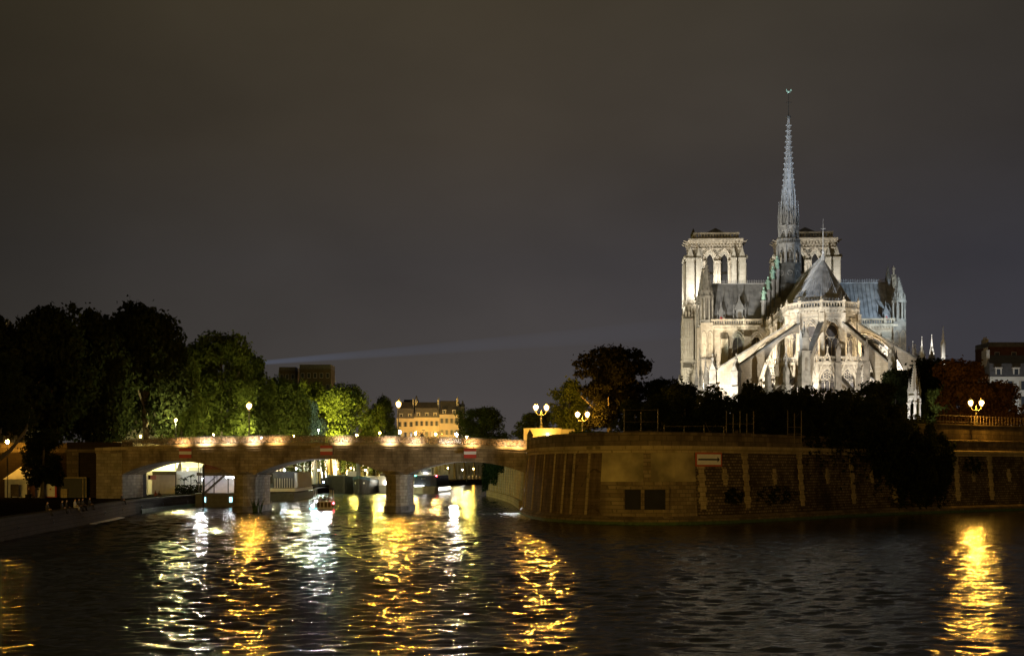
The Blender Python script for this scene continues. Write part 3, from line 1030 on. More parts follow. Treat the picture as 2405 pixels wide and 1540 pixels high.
class Poly:
    """Mitred sharp plan line; off is inwards (left of travel)."""
    def __init__(self, pts, closed=False):
        self.p = [Vector((x, y)) for x, y in pts]
        self.closed = closed
        n = len(self.p)
        self.nrm = []
        for i in range(n):
            ds = []
            if i > 0 or closed:
                ds.append((self.p[i] - self.p[i - 1]).normalized())
            if i < n - 1 or closed:
                ds.append((self.p[(i + 1) % n] - self.p[i]).normalized())
            nn = [Vector((-d.y, d.x)) for d in ds]
            a = sum(nn, Vector((0, 0)))
            a.normalize()
            a = a / max(0.4, a.dot(nn[0]))
            self.nrm.append(a)
    def pt(self, i, off, z):
        i %= len(self.p)
        q = self.p[i] + self.nrm[i] * off
        return (q.x, q.y, z)
    def segs(self):
        n = len(self.p)
        return [(i, (i + 1) % n) for i in range(n if self.closed else n - 1)]
    def band(self, mb, o0, o1, z0, z1):
        for i, j in self.segs():
            mb.extr([self.pt(i, o0, z0), self.pt(j, o0, z0), self.pt(j, o1, z0), self.pt(i, o1, z0)],
                    [self.pt(i, o0, z1), self.pt(j, o0, z1), self.pt(j, o1, z1), self.pt(i, o1, z1)])
    def balusters(self, mb, off, z0, z1, step=0.55, w=0.16, arch=True):
        for i, j in self.segs():
            a, b = Vector(self.pt(i, off, z0)), Vector(self.pt(j, off, z0))
            L = (b - a).length
            n = max(1, int(L / step))
            d = (b - a).normalized()
            rz = atan2(d.y, d.x)
            for k in range(n):
                c = a + d * (L * (k + 0.5) / n)
                mb.cbox((c.x, c.y, (z0 + z1) / 2), (w, w, z1 - z0), rz)
                if arch:
                    c2 = a + d * (L * k / n)
                    mb.cbox((c2.x, c2.y, z1 - 0.14), (step * 0.42, w * 0.8, 0.27), rz)
def balustrade(name, poly, z0, h=1.35, off=0.0, m=None, parent=None, step=0.55):
    w = MB()
    poly.band(w, off - 0.16, off + 0.16, z0, z0 + 0.2)
    poly.balusters(w, off, z0 + 0.2, z0 + h - 0.16, step)
    poly.band(w, off - 0.15, off + 0.15, z0 + h - 0.16, z0 + h)
    return w.build(name, m or CV_, parent or CA)
def frame2d(o, du):
    """A map from (u along the wall, n outwards, z) to space."""
    o, du = Vector((o[0], o[1], 0)), Vector((du[0], du[1], 0)).normalized()
    nn = Vector((du.y, -du.x, 0))
    return lambda u, n, z: o + du * u + nn * n + Vector((0, 0, z))
def arch_wall(mb, T, u0, u1, z0, z1, wc, ww, zb, zs, rise, depth=0.6, n=0.0, pointed=True):
    """Wall u0..u1 x z0..z1 pierced by an arched opening with real reveals. Returns the opening's outline."""
    a = [(wc + x, z) for x, z in arch_pts(ww, zs, rise, 7, pointed)]
    out = [(wc - ww / 2, zb)] + a + [(wc + ww / 2, zb)]
    q = lambda pts: mb.add([T(u, n, z) for u, z in pts], [(0, 1, 2, 3)])
    q([(u0, z0), (wc - ww / 2, z0), (wc - ww / 2, z1), (u0, z1)])
    q([(wc + ww / 2, z0), (u1, z0), (u1, z1), (wc + ww / 2, z1)])
    if zb > z0 + 0.01:
        q([(wc - ww / 2, z0), (wc + ww / 2, z0), (wc + ww / 2, zb), (wc - ww / 2, zb)])
    for (xa, za), (xb, zb_) in zip(a, a[1:]):
        q([(xa, za), (xb, zb_), (xb, z1), (xa, z1)])
    for (xa, za), (xb, zb_) in zip(out, out[1:]):
        mb.add([T(xa, n, za), T(xa, n - depth, za), T(xb, n - depth, zb_), T(xb, n, zb_)], [(0, 1, 2, 3)])
    mb.add([T(out[0][0], n, zb), T(out[-1][0], n, zb), T(out[-1][0], n - depth, zb), T(out[0][0], n - depth, zb)], [(0, 1, 2, 3)])
    return out
def window(T, out, n, name='window', m=None, tracery='twin', parent=None, tm=None, r=0.085):
    w = MB()
    w.extr([T(u, n, z) for u, z in out], [T(u, n - 0.05, z) for u, z in out])
    wo = w.build(name, m or M['church_glass'], parent or CA)
    if not tracery:
        return wo
    us = [p[0] for p in out]
    c, ww = (min(us) + max(us)) / 2, max(us) - min(us)
    zb, zt = min(p[1] for p in out), max(p[1] for p in out)
    zs = out[1][1]
    t = MB()
    P = lambda u, z: T(u, n + 0.1, z)
    t.tube([P(u, z) for u, z in out], r * 1.2, 5)
    def ring(cu, cz, rr, k=16, rad=r):
        t.tube([P(cu + rr * cos(2 * pi * i / k), cz + rr * sin(2 * pi * i / k)) for i in range(k + 1)], rad, 5)
    def lancet(cu, w_, b, s, rise):
        t.tube([P(cu + x, z) for x, z in [(-w_ / 2, b)] + arch_pts(w_, s, rise, 5) + [(w_ / 2, b)]], r, 5)
    if tracery == 'twin':
        rr = ww * 0.43
        ring(c, zt - rr - ww * 0.16, rr, 18, r * 1.3)
        s = zt - 2 * rr - ww * 0.55
        lancet(c - ww / 4, ww / 2, zb, s, ww * 0.42)
        lancet(c + ww / 4, ww / 2, zb, s, ww * 0.42)
    elif tracery == 'rose':
        rr = ww * 0.27
        cz = zt - rr - ww * 0.18
        ring(c, cz, rr, 16, r)
        for k in range(6):
            ring(c + rr * 0.6 * cos(pi / 6 + k * pi / 3), cz + rr * 0.6 * sin(pi / 6 + k * pi / 3), rr * 0.36, 8, r * 0.7)
        for sx in (-1, 1):
            ring(c + sx * ww * 0.3, cz - rr * 1.25, ww * 0.13, 8, r * 0.7)
        for sx in (-1, 0, 1):
            lancet(c + sx * ww / 3, ww / 3, zb, cz - rr * 1.9, ww * 0.22)
    elif tracery == 'mullion':
        t.tube([P(c, zb), P(c, zt - 0.1)], r, 5)
    t.build('tracery', tm or CV_, wo)
    return wo
def pinnacle(mb, x, y, z0, z1, w, gab=True, rz=0.0):
    """Square shaft ending in a crocketed spirelet with four gablets."""
    h = z1 - z0
    zs = z0 + h * 0.45
    mb.prism(ngon(4, w * 0.707, (x, y), pi / 4 + rz), z0, zs)
    mb.prism(ngon(4, w * 0.86, (x, y), pi / 4 + rz), zs + 0.004, zs + h * 0.035)
    if gab:
        for k in range(4):
            a = rz + k * pi / 2
            d, e = Vector((cos(a), sin(a), 0)), Vector((-sin(a), cos(a), 0))
            c = Vector((x, y, zs + h * 0.035)) + d * w * 0.5
            tri = [c - e * w * 0.5, c + e * w * 0.5, c + Vector((0, 0, w * 1.2))]
            mb.extr(tri, [p + d * 0.08 for p in tri])
    zc = zs + h * 0.037
    mb.cone(ngon(4, w * 0.60, (x, y), pi / 4 + rz), zc, (x, y, z1))
    n = max(3, int((z1 - zc) / 0.8))
    for k in range(1, n):
        f = k / n
        for q in range(4):
            a = rz + pi / 4 + q * pi / 2
            rr = w * 0.62 * (1 - f)
            mb.cbox((x + rr * cos(a), y + rr * sin(a), zc + (z1 - zc) * f), (w * 0.16, w * 0.16, w * 0.16), a)
    mb.ball((x, y, z1 + w * 0.08), w * 0.13, 6, 4, 1.6)
def finial(mb, x, y, z0, h=1.5, w=0.26):
    mb.cbox((x, y, z0 + h * 0.3), (w, w, h * 0.6))
    mb.cbox((x, y, z0 + h * 0.62), (w * 1.9, w * 1.9, h * 0.12))
    mb.cone(ngon(4, w * 0.8, (x, y)), z0 + h * 0.66, (x, y, z0 + h))

# ------------------------------------------------------------------ choir and hemicycle
GUT, GC, EV = 30.5, 29.5, 31.0
choir = Poly([(-RA, 38)] + [(-RA, 0.3)] + HEMI[0:] + [(RA, 38)])
w = MB()
facets = list(zip(HEMI, HEMI[1:]))
wins = []
for (a, b) in facets:
    L = (Vector(b) - Vector(a)).length
    T = frame2d(a, (b[0] - a[0], b[1] - a[1]))
    out = arch_wall(w, T, 0, L, 17.5, GC, L / 2, 3.0, 19.4, 23.6, 3.0, 0.7)
    wins.append((T, out))
for y0 in (1.0, 7.2, 13.4, 19.6, 25.8, 32.0):
    for sx in (-1, 1):
        a, d = ((-RA, y0 + 6.2), (0, -1)) if sx < 0 else ((RA, y0), (0, 1))
        T = frame2d(a, d)
        out = arch_wall(w, T, 0, 6.2, 17.5, GC, 3.1, 3.2, 19.4, 23.6, 3.0, 0.7)
        wins.append((T, out))
w.build('clerestory_wall', LS, CA)
for T, out in wins:
    window(T, out, -0.6)
w = MB()
for T, out in wins:                                   # hood moulds and inner orders
    c = (out[0][0] + out[-1][0]) / 2
    for k, rad, off in ((1.10, 0.12, 0.05), (1.26, 0.10, 0.08)):
        hw = (out[-1][0] - out[0][0]) * k
        pts = [(-hw / 2, 19.4)] + arch_pts(hw, 23.6, 3.0 * k + 0.15, 8) + [(hw / 2, 19.4)]
        w.tube([T(c + u, off, z) for u, z in pts], rad, 5)
w.build('window_moulding', CV_, CA)
for i in range(len(HEMI)):                            # wall shafts at the corners of the apse
    x, y = polar(RA + 0.25, EDGE[i])
    w = MB()
    w.prism(ngon(4, 0.62, (x, y), radians(-EDGE[i]) + pi / 4), 17.5, 28.5)
    w.build('wall_shaft', CV_, CA)
for y in (7.2, 13.4, 19.6, 25.8, 32.0):
    for sx in (-1, 1):
        w = MB().box(sx * RA - 0.45, sx * RA + 0.45, y - 0.4, y + 0.4, 17.5, 28.5)
        w.build('wall_shaft', CV_, CA)
w = MB()
choir.band(w, -0.5, 0.6, GC - 0.45, GC)
choir.band(w, -0.3, 0.3, GC - 0.95, GC - 0.55)
choir.balusters(w, -0.32, GC - 0.9, GC - 0.45, 0.6, 0.3, False)
choir.band(w, -0.14, 0.2, 27.4, 27.65)
w.build('cornice', CV_, CA)
balustrade('gutter_balustrade', choir, GC + 0.01, 1.4, -0.25)
for i, (x, y) in enumerate(HEMI + [(-RA, y) for y in (7.2, 13.4, 19.6, 25.8, 32, 37)]):
    w = MB()
    q = Vector((x, y)) * (1 + 0.25 / RA) if i < 6 else Vector((x - 0.25, y))
    finial(w, q.x, q.y, GC, 2.5, 0.34)
    w.build('finial', CV_, CA)
# lead roof with rolled seams, hipped round the apse
AP = (0, -0.4, 40.3)
EC = 30.0
w = MB()
eave = [(-RA + 0.55, 38), (-RA + 0.55, 0.3)] + [(x * 0.93, y * 0.93) for x, y in HEMI] + [(RA - 0.55, 38)]
w.add([(-RA + 0.55, 45, EC), (-RA + 0.55, 0.3, EC), AP, (0, 45, 40.3)], [(0, 1, 2, 3)])
w.add([(RA - 0.55, 0.9, EC), (RA - 0.55, 45, EC), (0, 45, 40.3), AP], [(0, 1, 2, 3)])
for a, b in zip(eave[1:-1], eave[2:-1]):
    w.add([(a[0], a[1], EC), (b[0], b[1], EC), AP], [(0, 1, 2)])
for a, b in zip(eave[1:-1], eave[2:-1]):
    n = max(2, int((Vector(b) - Vector(a)).length / 0.62))
    for k in range(n):
        p = Vector(a).lerp(Vector(b), k / n)
        w.bar((p.x, p.y, EC + 0.05), (AP[0] + p.x * 0.03, AP[1] + p.y * 0.03, AP[2] - 0.25), 0.10, 0.14)
for y in np.arange(1.2, 38, 0.95):
    for sx in (-1, 1):
        w.bar((sx * (RA - 0.55), y, EC + 0.04), (0.0, y - 1.0, 40.32), 0.09, 0.13)
w.bar((0, -0.4, 40.35), (0, 42, 40.35), 0.35, 0.4)
w.build('choir_roof', M['lead'], CA)
w = MB()
for y in np.arange(0.5, 40, 0.8):
    w.bar((0, y, 40.5), (0, y, 41.2), 0.09)
    w.bar((0, y - 0.3, 40.9), (0, y + 0.3, 40.9), 0.07)
w.build('roof_cresting', M['lead'], CA)
w = MB()
w.lathe([(0.42, 40.0), (0.34, 41.0), (0.22, 41.4), (0.30, 41.8), (0.12, 42.2), (0.08, 46.0), (0.03, 48.6)], 6, (0, -0.4))
w.bar((-0.5, -0.4, 46.6), (0.5, -0.4, 46.6), 0.09)
w.build('roof_finial', M['lead'], CA)

# ------------------------------------------------------------------ tribune ring with gabled windows, chapel ring below
RT = 13.2
tri_c = [-95, -77, -59, -41, -23, -5, 13, 31, 49, 67, 85, 103]
w = MB()
gw = []
half = RT * math.tan(radians(9))
for a in tri_c:
    x, y = polar(RT, a)
    du = (cos(radians(a)), sin(radians(a)))
    T = frame2d((x, y), du)
    out = arch_wall(w, T, -half, half, 0, 18.0, 0, 2.9, 11.0, 14.2, 2.6, 0.6)
    gw.append((T, out, a))
ys_s = [3.5, 7.6, 11.7, 15.8, 19.9, 24, 28.1, 32.2]
for y in ys_s:
    for sx in (-1, 1):
        T = frame2d((sx * RT, y), (0, -1) if sx < 0 else (0, 1))
        out = arch_wall(w, T, -2.05, 2.05, 0, 18.0, 0, 2.9, 11.0, 14.2, 2.6, 0.6)
        gw.append((T, out, None))
w.build('tribune_wall', LS, CA)
for T, out, a in gw:
    window(T, out, -0.45, tracery='rose', r=0.075)
    g = MB()
    for k, rad, off in ((1.12, 0.11, 0.04), (1.3, 0.09, 0.06)):
        hw = 2.9 * k
        g.tube([T(u, off, z) for u, z in [(-hw / 2, 11)] + arch_pts(hw, 14.2, 2.6 * k, 7) + [(hw / 2, 11)]], rad, 5)
    for sx in (-1, 1):
        g.bar(T(sx * 2.0, 0.28, 14.9), T(0, 0.28, 20.0), 0.3, 0.26)
        for k in range(1, 7):
            f = k / 7
            g.cbox(tuple(T(sx * (2.0 * (1 - f) + 0.16), 0.28, 14.9 + 5.1 * f)), (0.2, 0.2, 0.2))
    g.tube([T(0.42 * cos(q), 0.28, 17.9 + 0.42 * sin(q)) for q in [2 * pi * i / 10 for i in range(11)]], 0.08, 5)
    g.bar(T(-0.95, 0.28, 17.2), T(0.95, 0.28, 17.2), 0.14)
    q = T(0, 0.28, 0)
    finial(g, q.x, q.y, 20.0, 1.7, 0.24)
    g.build('window_gable', CV_, CA)
tp = Poly([(-RT, 38), (-RT, 2)] + [polar(RT / cos(radians(9)), a + 9) for a in tri_c[:-1]] + [(RT, 2), (RT, 38)])
w = MB()
tp.band(w, -0.4, 0.3, 17.6, 18.0)
w.build('cornice', CV_, CA)
balustrade('tribune_balustrade', tp, 18.01, 1.2, -0.2, step=0.7)
for a in tri_c[:-1]:
    w = MB()
    x, y = polar(RT + 0.3, a + 9)
    w.prism(ngon(4, 0.5, (x, y), radians(-a - 9) + pi / 4), 6, 18.0)
    finial(w, x, y, 18.0, 2.4, 0.3)
    w.build('wall_shaft', CV_, CA)
w = MB()
ro = [tp.pt(i, 0.3, 18.2) for i in range(len(tp.p))]
inn = [(-RA + 0.1, 38, 19.2), (-RA + 0.1, 2, 19.2)] + [polar(RA - 0.1, a + 9) + (19.2,) for a in tri_c[:-1]] + [(RA - 0.1, 2, 19.2), (RA - 0.1, 38, 19.2)]
for i in range(len(ro) - 1):
    w.add([ro[i], ro[i + 1], inn[i + 1], inn[i]], [(0, 1, 2, 3)])
w.build('tribune_roof', M['lead'], CA)
RC = 20.0
cp = Poly([(-RC, 38), (-RC, 2)] + [polar(RC, a) for a in range(-90, 91, 15)] + [(RC, 2), (RC, 38)])
w = MB()
cp.band(w, 0, 0.6, 0, 10.5)
w.build('chapel_wall', LS, CA)
w = MB()
n = len(cp.p)
for i in range(n - 1):
    a, b = cp.p[i], cp.p[i + 1]
    f = RT / RC
    fa = Vector((a.x * f, a.y * f)) if a.y < 0 else Vector((a.x * f, a.y))
    fb = Vector((b.x * f, b.y * f)) if b.y < 0 else Vector((b.x * f, b.y))
    w.add([(a.x, a.y, 10.5), (b.x, b.y, 10.5), (fb.x, fb.y, 11.0), (fa.x, fa.y, 11.0)], [(0, 1, 2, 3)])
w.build('chapel_roof', M['lead'], CA)
balustrade('chapel_balustrade', cp, 10.51, 1.2, 0.0, step=0.8)

# ------------------------------------------------------------------ flying buttresses: a sloping coping over a quarter-arch web
def flyer(p0, p1, zt0, zt1, zb0, zb1, th=0.9, pier=None, mdark=None):
    p0, p1 = Vector(p0), Vector(p1)
    d = (p1 - p0)
    L = d.length
    d.normalize()
    s = Vector((-d.y, d.x)) * th / 2
    n = 20
    w = MB()
    A, B = [], []
    top, bot = [], []
    for i in range(n + 1):
        f = i / n
        top.append((f, zt0 + (zt1 - zt0) * f))
        bot.append((f, zb1 + (zb0 - zb1) * sqrt(max(0, 1 - min(1, f / 0.74) ** 2))))
    for i in range(n):
        q = [top[i], top[i + 1], bot[i + 1], bot[i]]
        P = [(p0 + d * (L * f), z) for f, z in q]
        A = [(v.x + s.x, v.y + s.y, z) for v, z in P]
        B = [(v.x - s.x, v.y - s.y, z) for v, z in P]
        w.add(A + B, [(0, 1, 2, 3), (7, 6, 5, 4), (0, 4, 5, 1), (2, 6, 7, 3)])
    fb = w.build('flying_buttress', LS, CA)
    c = MB()
    c.bar((p0.x, p0.y, zt0 + 0.16), (p1.x, p1.y, zt1 + 0.16), th + 0.35, 0.3)
    a0 = p0 + d * 0.3
    c.build('coping', M['grey_stone'], fb)
    e = MB()
    pts = [p0 + d * (L * f) for f, z in bot]
    for sgn in (-1, 1):
        e.tube([(p.x + s.x * sgn * 1.05, p.y + s.y * sgn * 1.05, z + 0.12) for p, (f, z) in zip(pts, bot)], 0.13, 5)
    e.build('arch_moulding', CV_, fb)
    return fb
def pier(p, ztop, wdt=1.9, body=None, m=None, rz=0.0):
    """Buttress pier: stepped shaft, niche, gablet and spirelet."""
    x, y = p
    zs = body or ztop - 7
    w = MB()
    sq = lambda k: ngon(4, wdt * 0.707 * k, (x, y), pi / 4 + rz)
    w.prism(sq(1.0), 0, zs - 4.5)
    w.prism(sq(0.92), zs - 4.497, zs)
    po = w.build('buttress_pier', m or M['grey_stone'], CA)
    for q in range(4):
        a = rz + q * pi / 2
        c = Vector((x + cos(a) * wdt * 0.465, y + sin(a) * wdt * 0.465, 0))
        T = frame2d((c.x, c.y), (-sin(a), cos(a)))
        nb = MB()
        out = [(-0.28, zs - 3.6)] + arch_pts(0.56, zs - 1.5, 0.5, 4) + [(0.28, zs - 3.6)]
        nb.extr([T(u, 0.03, z) for u, z in out], [T(u, -0.05, z) for u, z in out])
        nb.build('niche', M['dark_stone'], po)
    s = MB()
    s.prism(sq(1.08), zs + 0.003, zs + 0.25)
    pinnacle(s, x, y, zs + 0.253, ztop, wdt * 0.72, True, rz)
    s.build('spirelet', m or M['grey_stone'], po)
    return po
WST = mat('clean_white_stone', (0.6, 0.58, 0.53), 0.8, 0.15)
FP = [(-47, -53, 24.0, 19.5), (-11, -18, 22.0, 25.0), (25, 27, 22.5, 21.6), (61, 62, 22.5, 21.0), (97, 92, 22.5, 21.0), (-83, -84, 23, 20.5)]
for av, ap, rp, zt in FP:
    v = polar(RA + 0.1, av)
    p = polar(rp, ap)
    flyer(v, p, 26.6, 16.9, 24.5, 8.0, 0.75)
    pier(p, zt, 1.9, zt - 6.5 if zt < 24 else zt - 5.5, None, radians(-ap))
for y in (7.2, 13.4, 19.6, 25.8, 32.0):
    for sx in (-1, 1):
        flyer((sx * (RA + 0.1), y), (sx * 21.5, y), 26.6, 17.2, 24.5, 8.0, 0.75)
        pier((sx * 21.8, y), 19.5 if sx < 0 else 23.5, 1.8, None, None if sx < 0 else LS)
for q in ((24.2, -1.5, 26.0), (22.6, 1.5, 24.6), (21.0, 3.5, 24.4), (19.6, 5.5, 23.6)):
    pier(q[:2], q[2], 1.0, q[2] - 7.5, WST)
# slim front pinnacles of the chapel piers, some with a small lower flyer
for av, zt, low in ((7.6, 22.3, 0), (17.8, 17.8, 1), (22, 22.4, 0), (-18, 18.2, 1), (-28, 17.8, 1), (-36, 13.6, 0), (47, 16.5, 1), (55, 18.0, 1)):
    al_ = av - 9
    p = polar(22.2, al_)
    pier(p, zt, 1.25, zt - 5.2, M['dark_stone'] if av > 0 else M['grey_stone'], radians(-al_))
    if low:
        flyer(polar(RT + 0.1, al_ + (3 if av < 0 else -4)), p, 15.2, 10.6, 13.0, 5.0, 0.6)
# pinnacle cluster on the south side, before the transept
for t, s, zt in ((-24.6, 20, 20.5), (-23.4, 24, 22.3), (-22.8, 17, 21.2), (-22.2, 27, 22.0), (-20.8, 22, 20.0), (-19.8, 27, 22.8), (-18.9, 30, 21.4), (-24.2, 29, 19.5)):
    pier((t, s), zt, 1.05, zt - 8.5, M['grey_stone'])

# ------------------------------------------------------------------ transept
TS, TN = -20.6, 23.1
w = MB()
tw = []
for (u0, u1), cs in (((TS, -RA), (-13.75, -9.4)), ((RA, TN), (11.0, 17.0))):
    mid = (cs[0] + cs[1]) / 2
    T = frame2d((0, 38), (1, 0))
    o1 = arch_wall(w, T, u0, mid, 0, GUT, cs[0], 2.5, 23.3, 26.0, 2.1, 0.8)
    o2 = arch_wall(w, T, mid, u1, 0, GUT, cs[1], 2.5, 23.3, 26.0, 2.1, 0.8)
    tw += [(T, o1), (T, o2)]
w.box(TS, TN, 39.6, 51, 0, GUT - 0.01)
for x in (TS, TN):
    w.add([(x, 38, 0), (x, 52, 0), (x, 52, GUT), (x, 38, GUT)], [(0, 1, 2, 3)])
w.add([(TS, 52, 0), (TN, 52, 0), (TN, 52, GUT), (TS, 52, GUT)], [(0, 1, 2, 3)])
w.build('transept_wall', LS, CA)
for T, o in tw:
    window(T, o, -0.7, tracery='mullion')
w = MB()
for T, out in tw:
    c = (out[0][0] + out[-1][0]) / 2
    for k, off in ((1.15, 0.05), (1.5, 0.08)):
        hw = 2.5 * k
        w.tube([T(c + u, off, z) for u, z in [(-hw / 2, 22.5)] + arch_pts(hw, 26.0, 2.1 * k + 0.1, 7) + [(hw / 2, 22.5)]], 0.16, 5)
w.build('window_moulding', CV_, CA)
for x, d, z in ((-17.0, 1.5, 27.2), (-11.6, 1.1, 27.8), (14.0, 1.1, 27.8), (20.2, 1.5, 27.2)):
    w = MB().box(x - 0.85, x + 0.85, 38 - d, 37.997, 0, z)
    w.extr([(x - 0.85, 38 - d, z + 0.003), (x + 0.85, 38 - d, z + 0.003), (x + 0.85, 37.997, z + 0.003), (x - 0.85, 37.997, z + 0.003)],
           [(x - 0.85, 37.9, z + 1.5), (x + 0.85, 37.9, z + 1.5), (x + 0.85, 37.997, z + 1.5), (x - 0.85, 37.997, z + 1.5)])
    w.build('buttress', LS, CA)
tpS, tpN = Poly([(TS, 38), (-RA - 0.5, 38)]), Poly([(RA + 0.5, 38), (TN, 38)])
w = MB()
for p in (tpS, tpN):
    p.band(w, -0.55, 0.4, GUT - 0.45, GUT)
    p.band(w, -0.3, 0.2, GUT - 1.0, GUT - 0.6)
    p.balusters(w, -0.35, GUT - 0.95, GUT - 0.45, 0.65, 0.32, False)
    p.band(w, -0.12, 0.1, 27.6, 27.85)
w.build('cornice', CV_, CA)
for p in (tpS, tpN):
    balustrade('gutter_balustrade', p, GUT + 0.01, 1.4, -0.25)
for x in (-17.0, -12.4, -8.2, 9, 14.0, 20.2):
    w = MB()
    finial(w, x, 37.75, GUT, 2.2, 0.32)
    w.build('finial', CV_, CA)
RZ = 41.0
w = MB()
w.add([(TS, 38.4, EV), (TN, 38.4, EV), (TN, 45, RZ), (TS, 45, RZ)], [(0, 1, 2, 3)])
w.add([(TN, 51.6, EV), (TS, 51.6, EV), (TS, 45, RZ), (TN, 45, RZ)], [(0, 1, 2, 3)])
for x in np.arange(TS + 0.5, TN, 0.95):
    if abs(x) < 4:
        continue
    w.bar((x, 38.4, EV + 0.03), (x, 45, RZ + 0.03), 0.1, 0.14)
w.bar((TS, 45, RZ + 0.1), (TN, 45, RZ + 0.1), 0.3, 0.35, (0, 1, 0))
w.build('transept_roof', M['lead'], CA)
for xa, xb in ((TS + 0.4, -3.4), (3.6, TN)):
    w = MB()
    for x in np.arange(xa, xb, 0.55):
        w.bar((x, 45, RZ + 0.2), (x, 45, RZ + 1.0), 0.1)
        w.bar((x - 0.28, 45, RZ + 0.65), (x + 0.28, 45, RZ + 0.65), 0.09)
    w.build('roof_cresting', M['lead'], CA)
# gables and corner turrets of the transept fronts
for x, sgn in ((TS, -1), (TN, 1)):
    w = MB()
    w.extr([(x, 38.2, GUT), (x, 51.8, GUT), (x, 45, 43.0)], [(x + sgn * 1.1, 38.2, GUT), (x + sgn * 1.1, 51.8, GUT), (x + sgn * 1.1, 45, 43.0)])
    for k in range(1, 12):
        f = k / 12
        w.cbox((x + sgn * 0.5, 38.2 + 6.8 * f, GUT + 12.5 * f + 0.25), (0.4, 0.3, 0.5))
    finial(w, x + sgn * 0.5, 45, 43.0, 2.2, 0.4)
    w.build('gable', CV_, CA)
    w = MB()
    w.box(x + (0.003 if sgn > 0 else -1.2), x + (1.2 if sgn > 0 else -0.003), 40.2, 49.8, 0, GUT)
    for y in np.arange(40.8, 49.5, 1.2):
        w.box(x + (1.2 if sgn > 0 else -1.45), x + (1.45 if sgn > 0 else -1.2), y - 0.18, y + 0.18, 6, 26)
    w.build('transept_front', M['grey_stone'], CA)
    for y in (38.9, 51.1):
        tu = MB()
        tx = x + sgn * 0.4
        ztop, zar = (41.9, 35.6) if (sgn > 0 and y < 45) else (46.3, 37.0)
        tu.prism(ngon(4, 2.2, (tx, y), pi / 4), 0, 22.5)
        tu.prism(ngon(4, 2.05, (tx, y), pi / 4), 22.503, GUT + 0.6)
        to = tu.build('corner_turret', LS if sgn < 0 else M['grey_stone'], CA)
        tu = MB()
        tu.prism(ngon(8, 1.75, (tx, y), pi / 8), GUT + 0.603, GUT + 1.3)
        for k in range(8):
            a = pi / 8 + k * pi / 4
            tu.bar((tx + 1.45 * cos(a), y + 1.45 * sin(a), GUT + 1.3), (tx + 1.45 * cos(a), y + 1.45 * sin(a), zar), 0.36)
        tu.prism(ngon(8, 1.8, (tx, y), pi / 8), zar + 0.003, zar + 0.5)
        tu.prism(ngon(8, 0.7, (tx, y)), GUT + 1.3, zar)
        for k in range(8):
            a = k * pi / 4
            d, e = Vector((cos(a), sin(a), 0)), Vector((-sin(a), cos(a), 0))
            c = Vector((tx, y, zar - 0.6)) + d * 1.5
            for sg_ in (-1, 1):
                tu.bar(c + e * 0.62 * sg_, c + Vector((0, 0, 2.6)), 0.16)
        tu.cone(ngon(8, 1.65, (tx, y), pi / 8), zar + 0.503, (tx, y, ztop))
        for k in range(8):
            a = pi / 8 + k * pi / 4
            for f in np.linspace(0.1, 0.9, 9):
                rr = 1.65 * (1 - f)
                tu.cbox((tx + rr * cos(a), y + rr * sin(a), zar + 0.5 + (ztop - zar - 0.5) * f), (0.2, 0.2, 0.2))
        tu.build('arcaded_lantern', M['grey_stone'], to)
    for z in (24.5, 27.5):
        w = MB()
        T = frame2d((x + sgn * 0.4, 38.9 - 1.5), (1, 0))
        for dx_ in (-0.75, 0.75):
            w.tube([T(dx_ + u, 0.05, zz) for u, zz in [(-0.6, z - 3)] + arch_pts(1.2, z + 0.4, 1.2, 5) + [(0.6, z - 3)]], 0.08, 5)
        w.build('blind_arcade', CV_, CA)
    for dz, hw in ((22.5, 1.75),):
        w = MB().cbox((x + sgn * 0.4, 38.9, 22.6), (3.5, 3.5, 0.35))
        w.build('offset_course', M['dark_stone'], CA)
# dormers
def dormer(x, y, z0, w_, h, red=False, axis=1):
    d = MB()
    d.box(x - w_ * 0.3, x + w_ * 0.3, y - 0.2, y + 3.0, z0, z0 + h * 0.45)
    d.cone([(x - w_ / 2, y - 0.35), (x + w_ / 2, y - 0.35), (x + w_ / 2, y + 2.5), (x - w_ / 2, y + 2.5)], z0 + h * 0.453, (x, y + 0.5, z0 + h))
    d.tube([(x, y + 0.5, z0 + h - 0.1), (x, y + 0.5, z0 + h + 0.9)], [0.12, 0.04], 5)
    for sx in (-1, 1):
        d.tube([(x + sx * w_ * 0.55, y - 0.2, z0), (x + sx * w_ * 0.5, y - 0.2, z0 + h * 0.7)], [0.14, 0.05], 5)
    o = d.build('dormer', M['lead_spire'], CA)
    a = MB()
    out = [(-w_ * 0.18, z0 + 0.2)] + arch_pts(w_ * 0.36, z0 + h * 0.25, w_ * 0.2, 4) + [(w_ * 0.18, z0 + 0.2)]
    a.extr([(x + u, y - 0.26, z) for u, z in out], [(x + u, y - 0.21, z) for u, z in out])
    a.build('door' if red else 'louvre', M['door_red'] if red else M['dark_stone'], o)
dormer(-13.3, 38.9, 32.0, 2.6, 5.0)
dormer(-17.6, 38.6, 31.2, 1.7, 4.2, True)
dormer(11.2, 38.9, 32.4, 2.2, 4.6)
dormer(20.6, 38.6, 31.2, 1.6, 4.0, True)

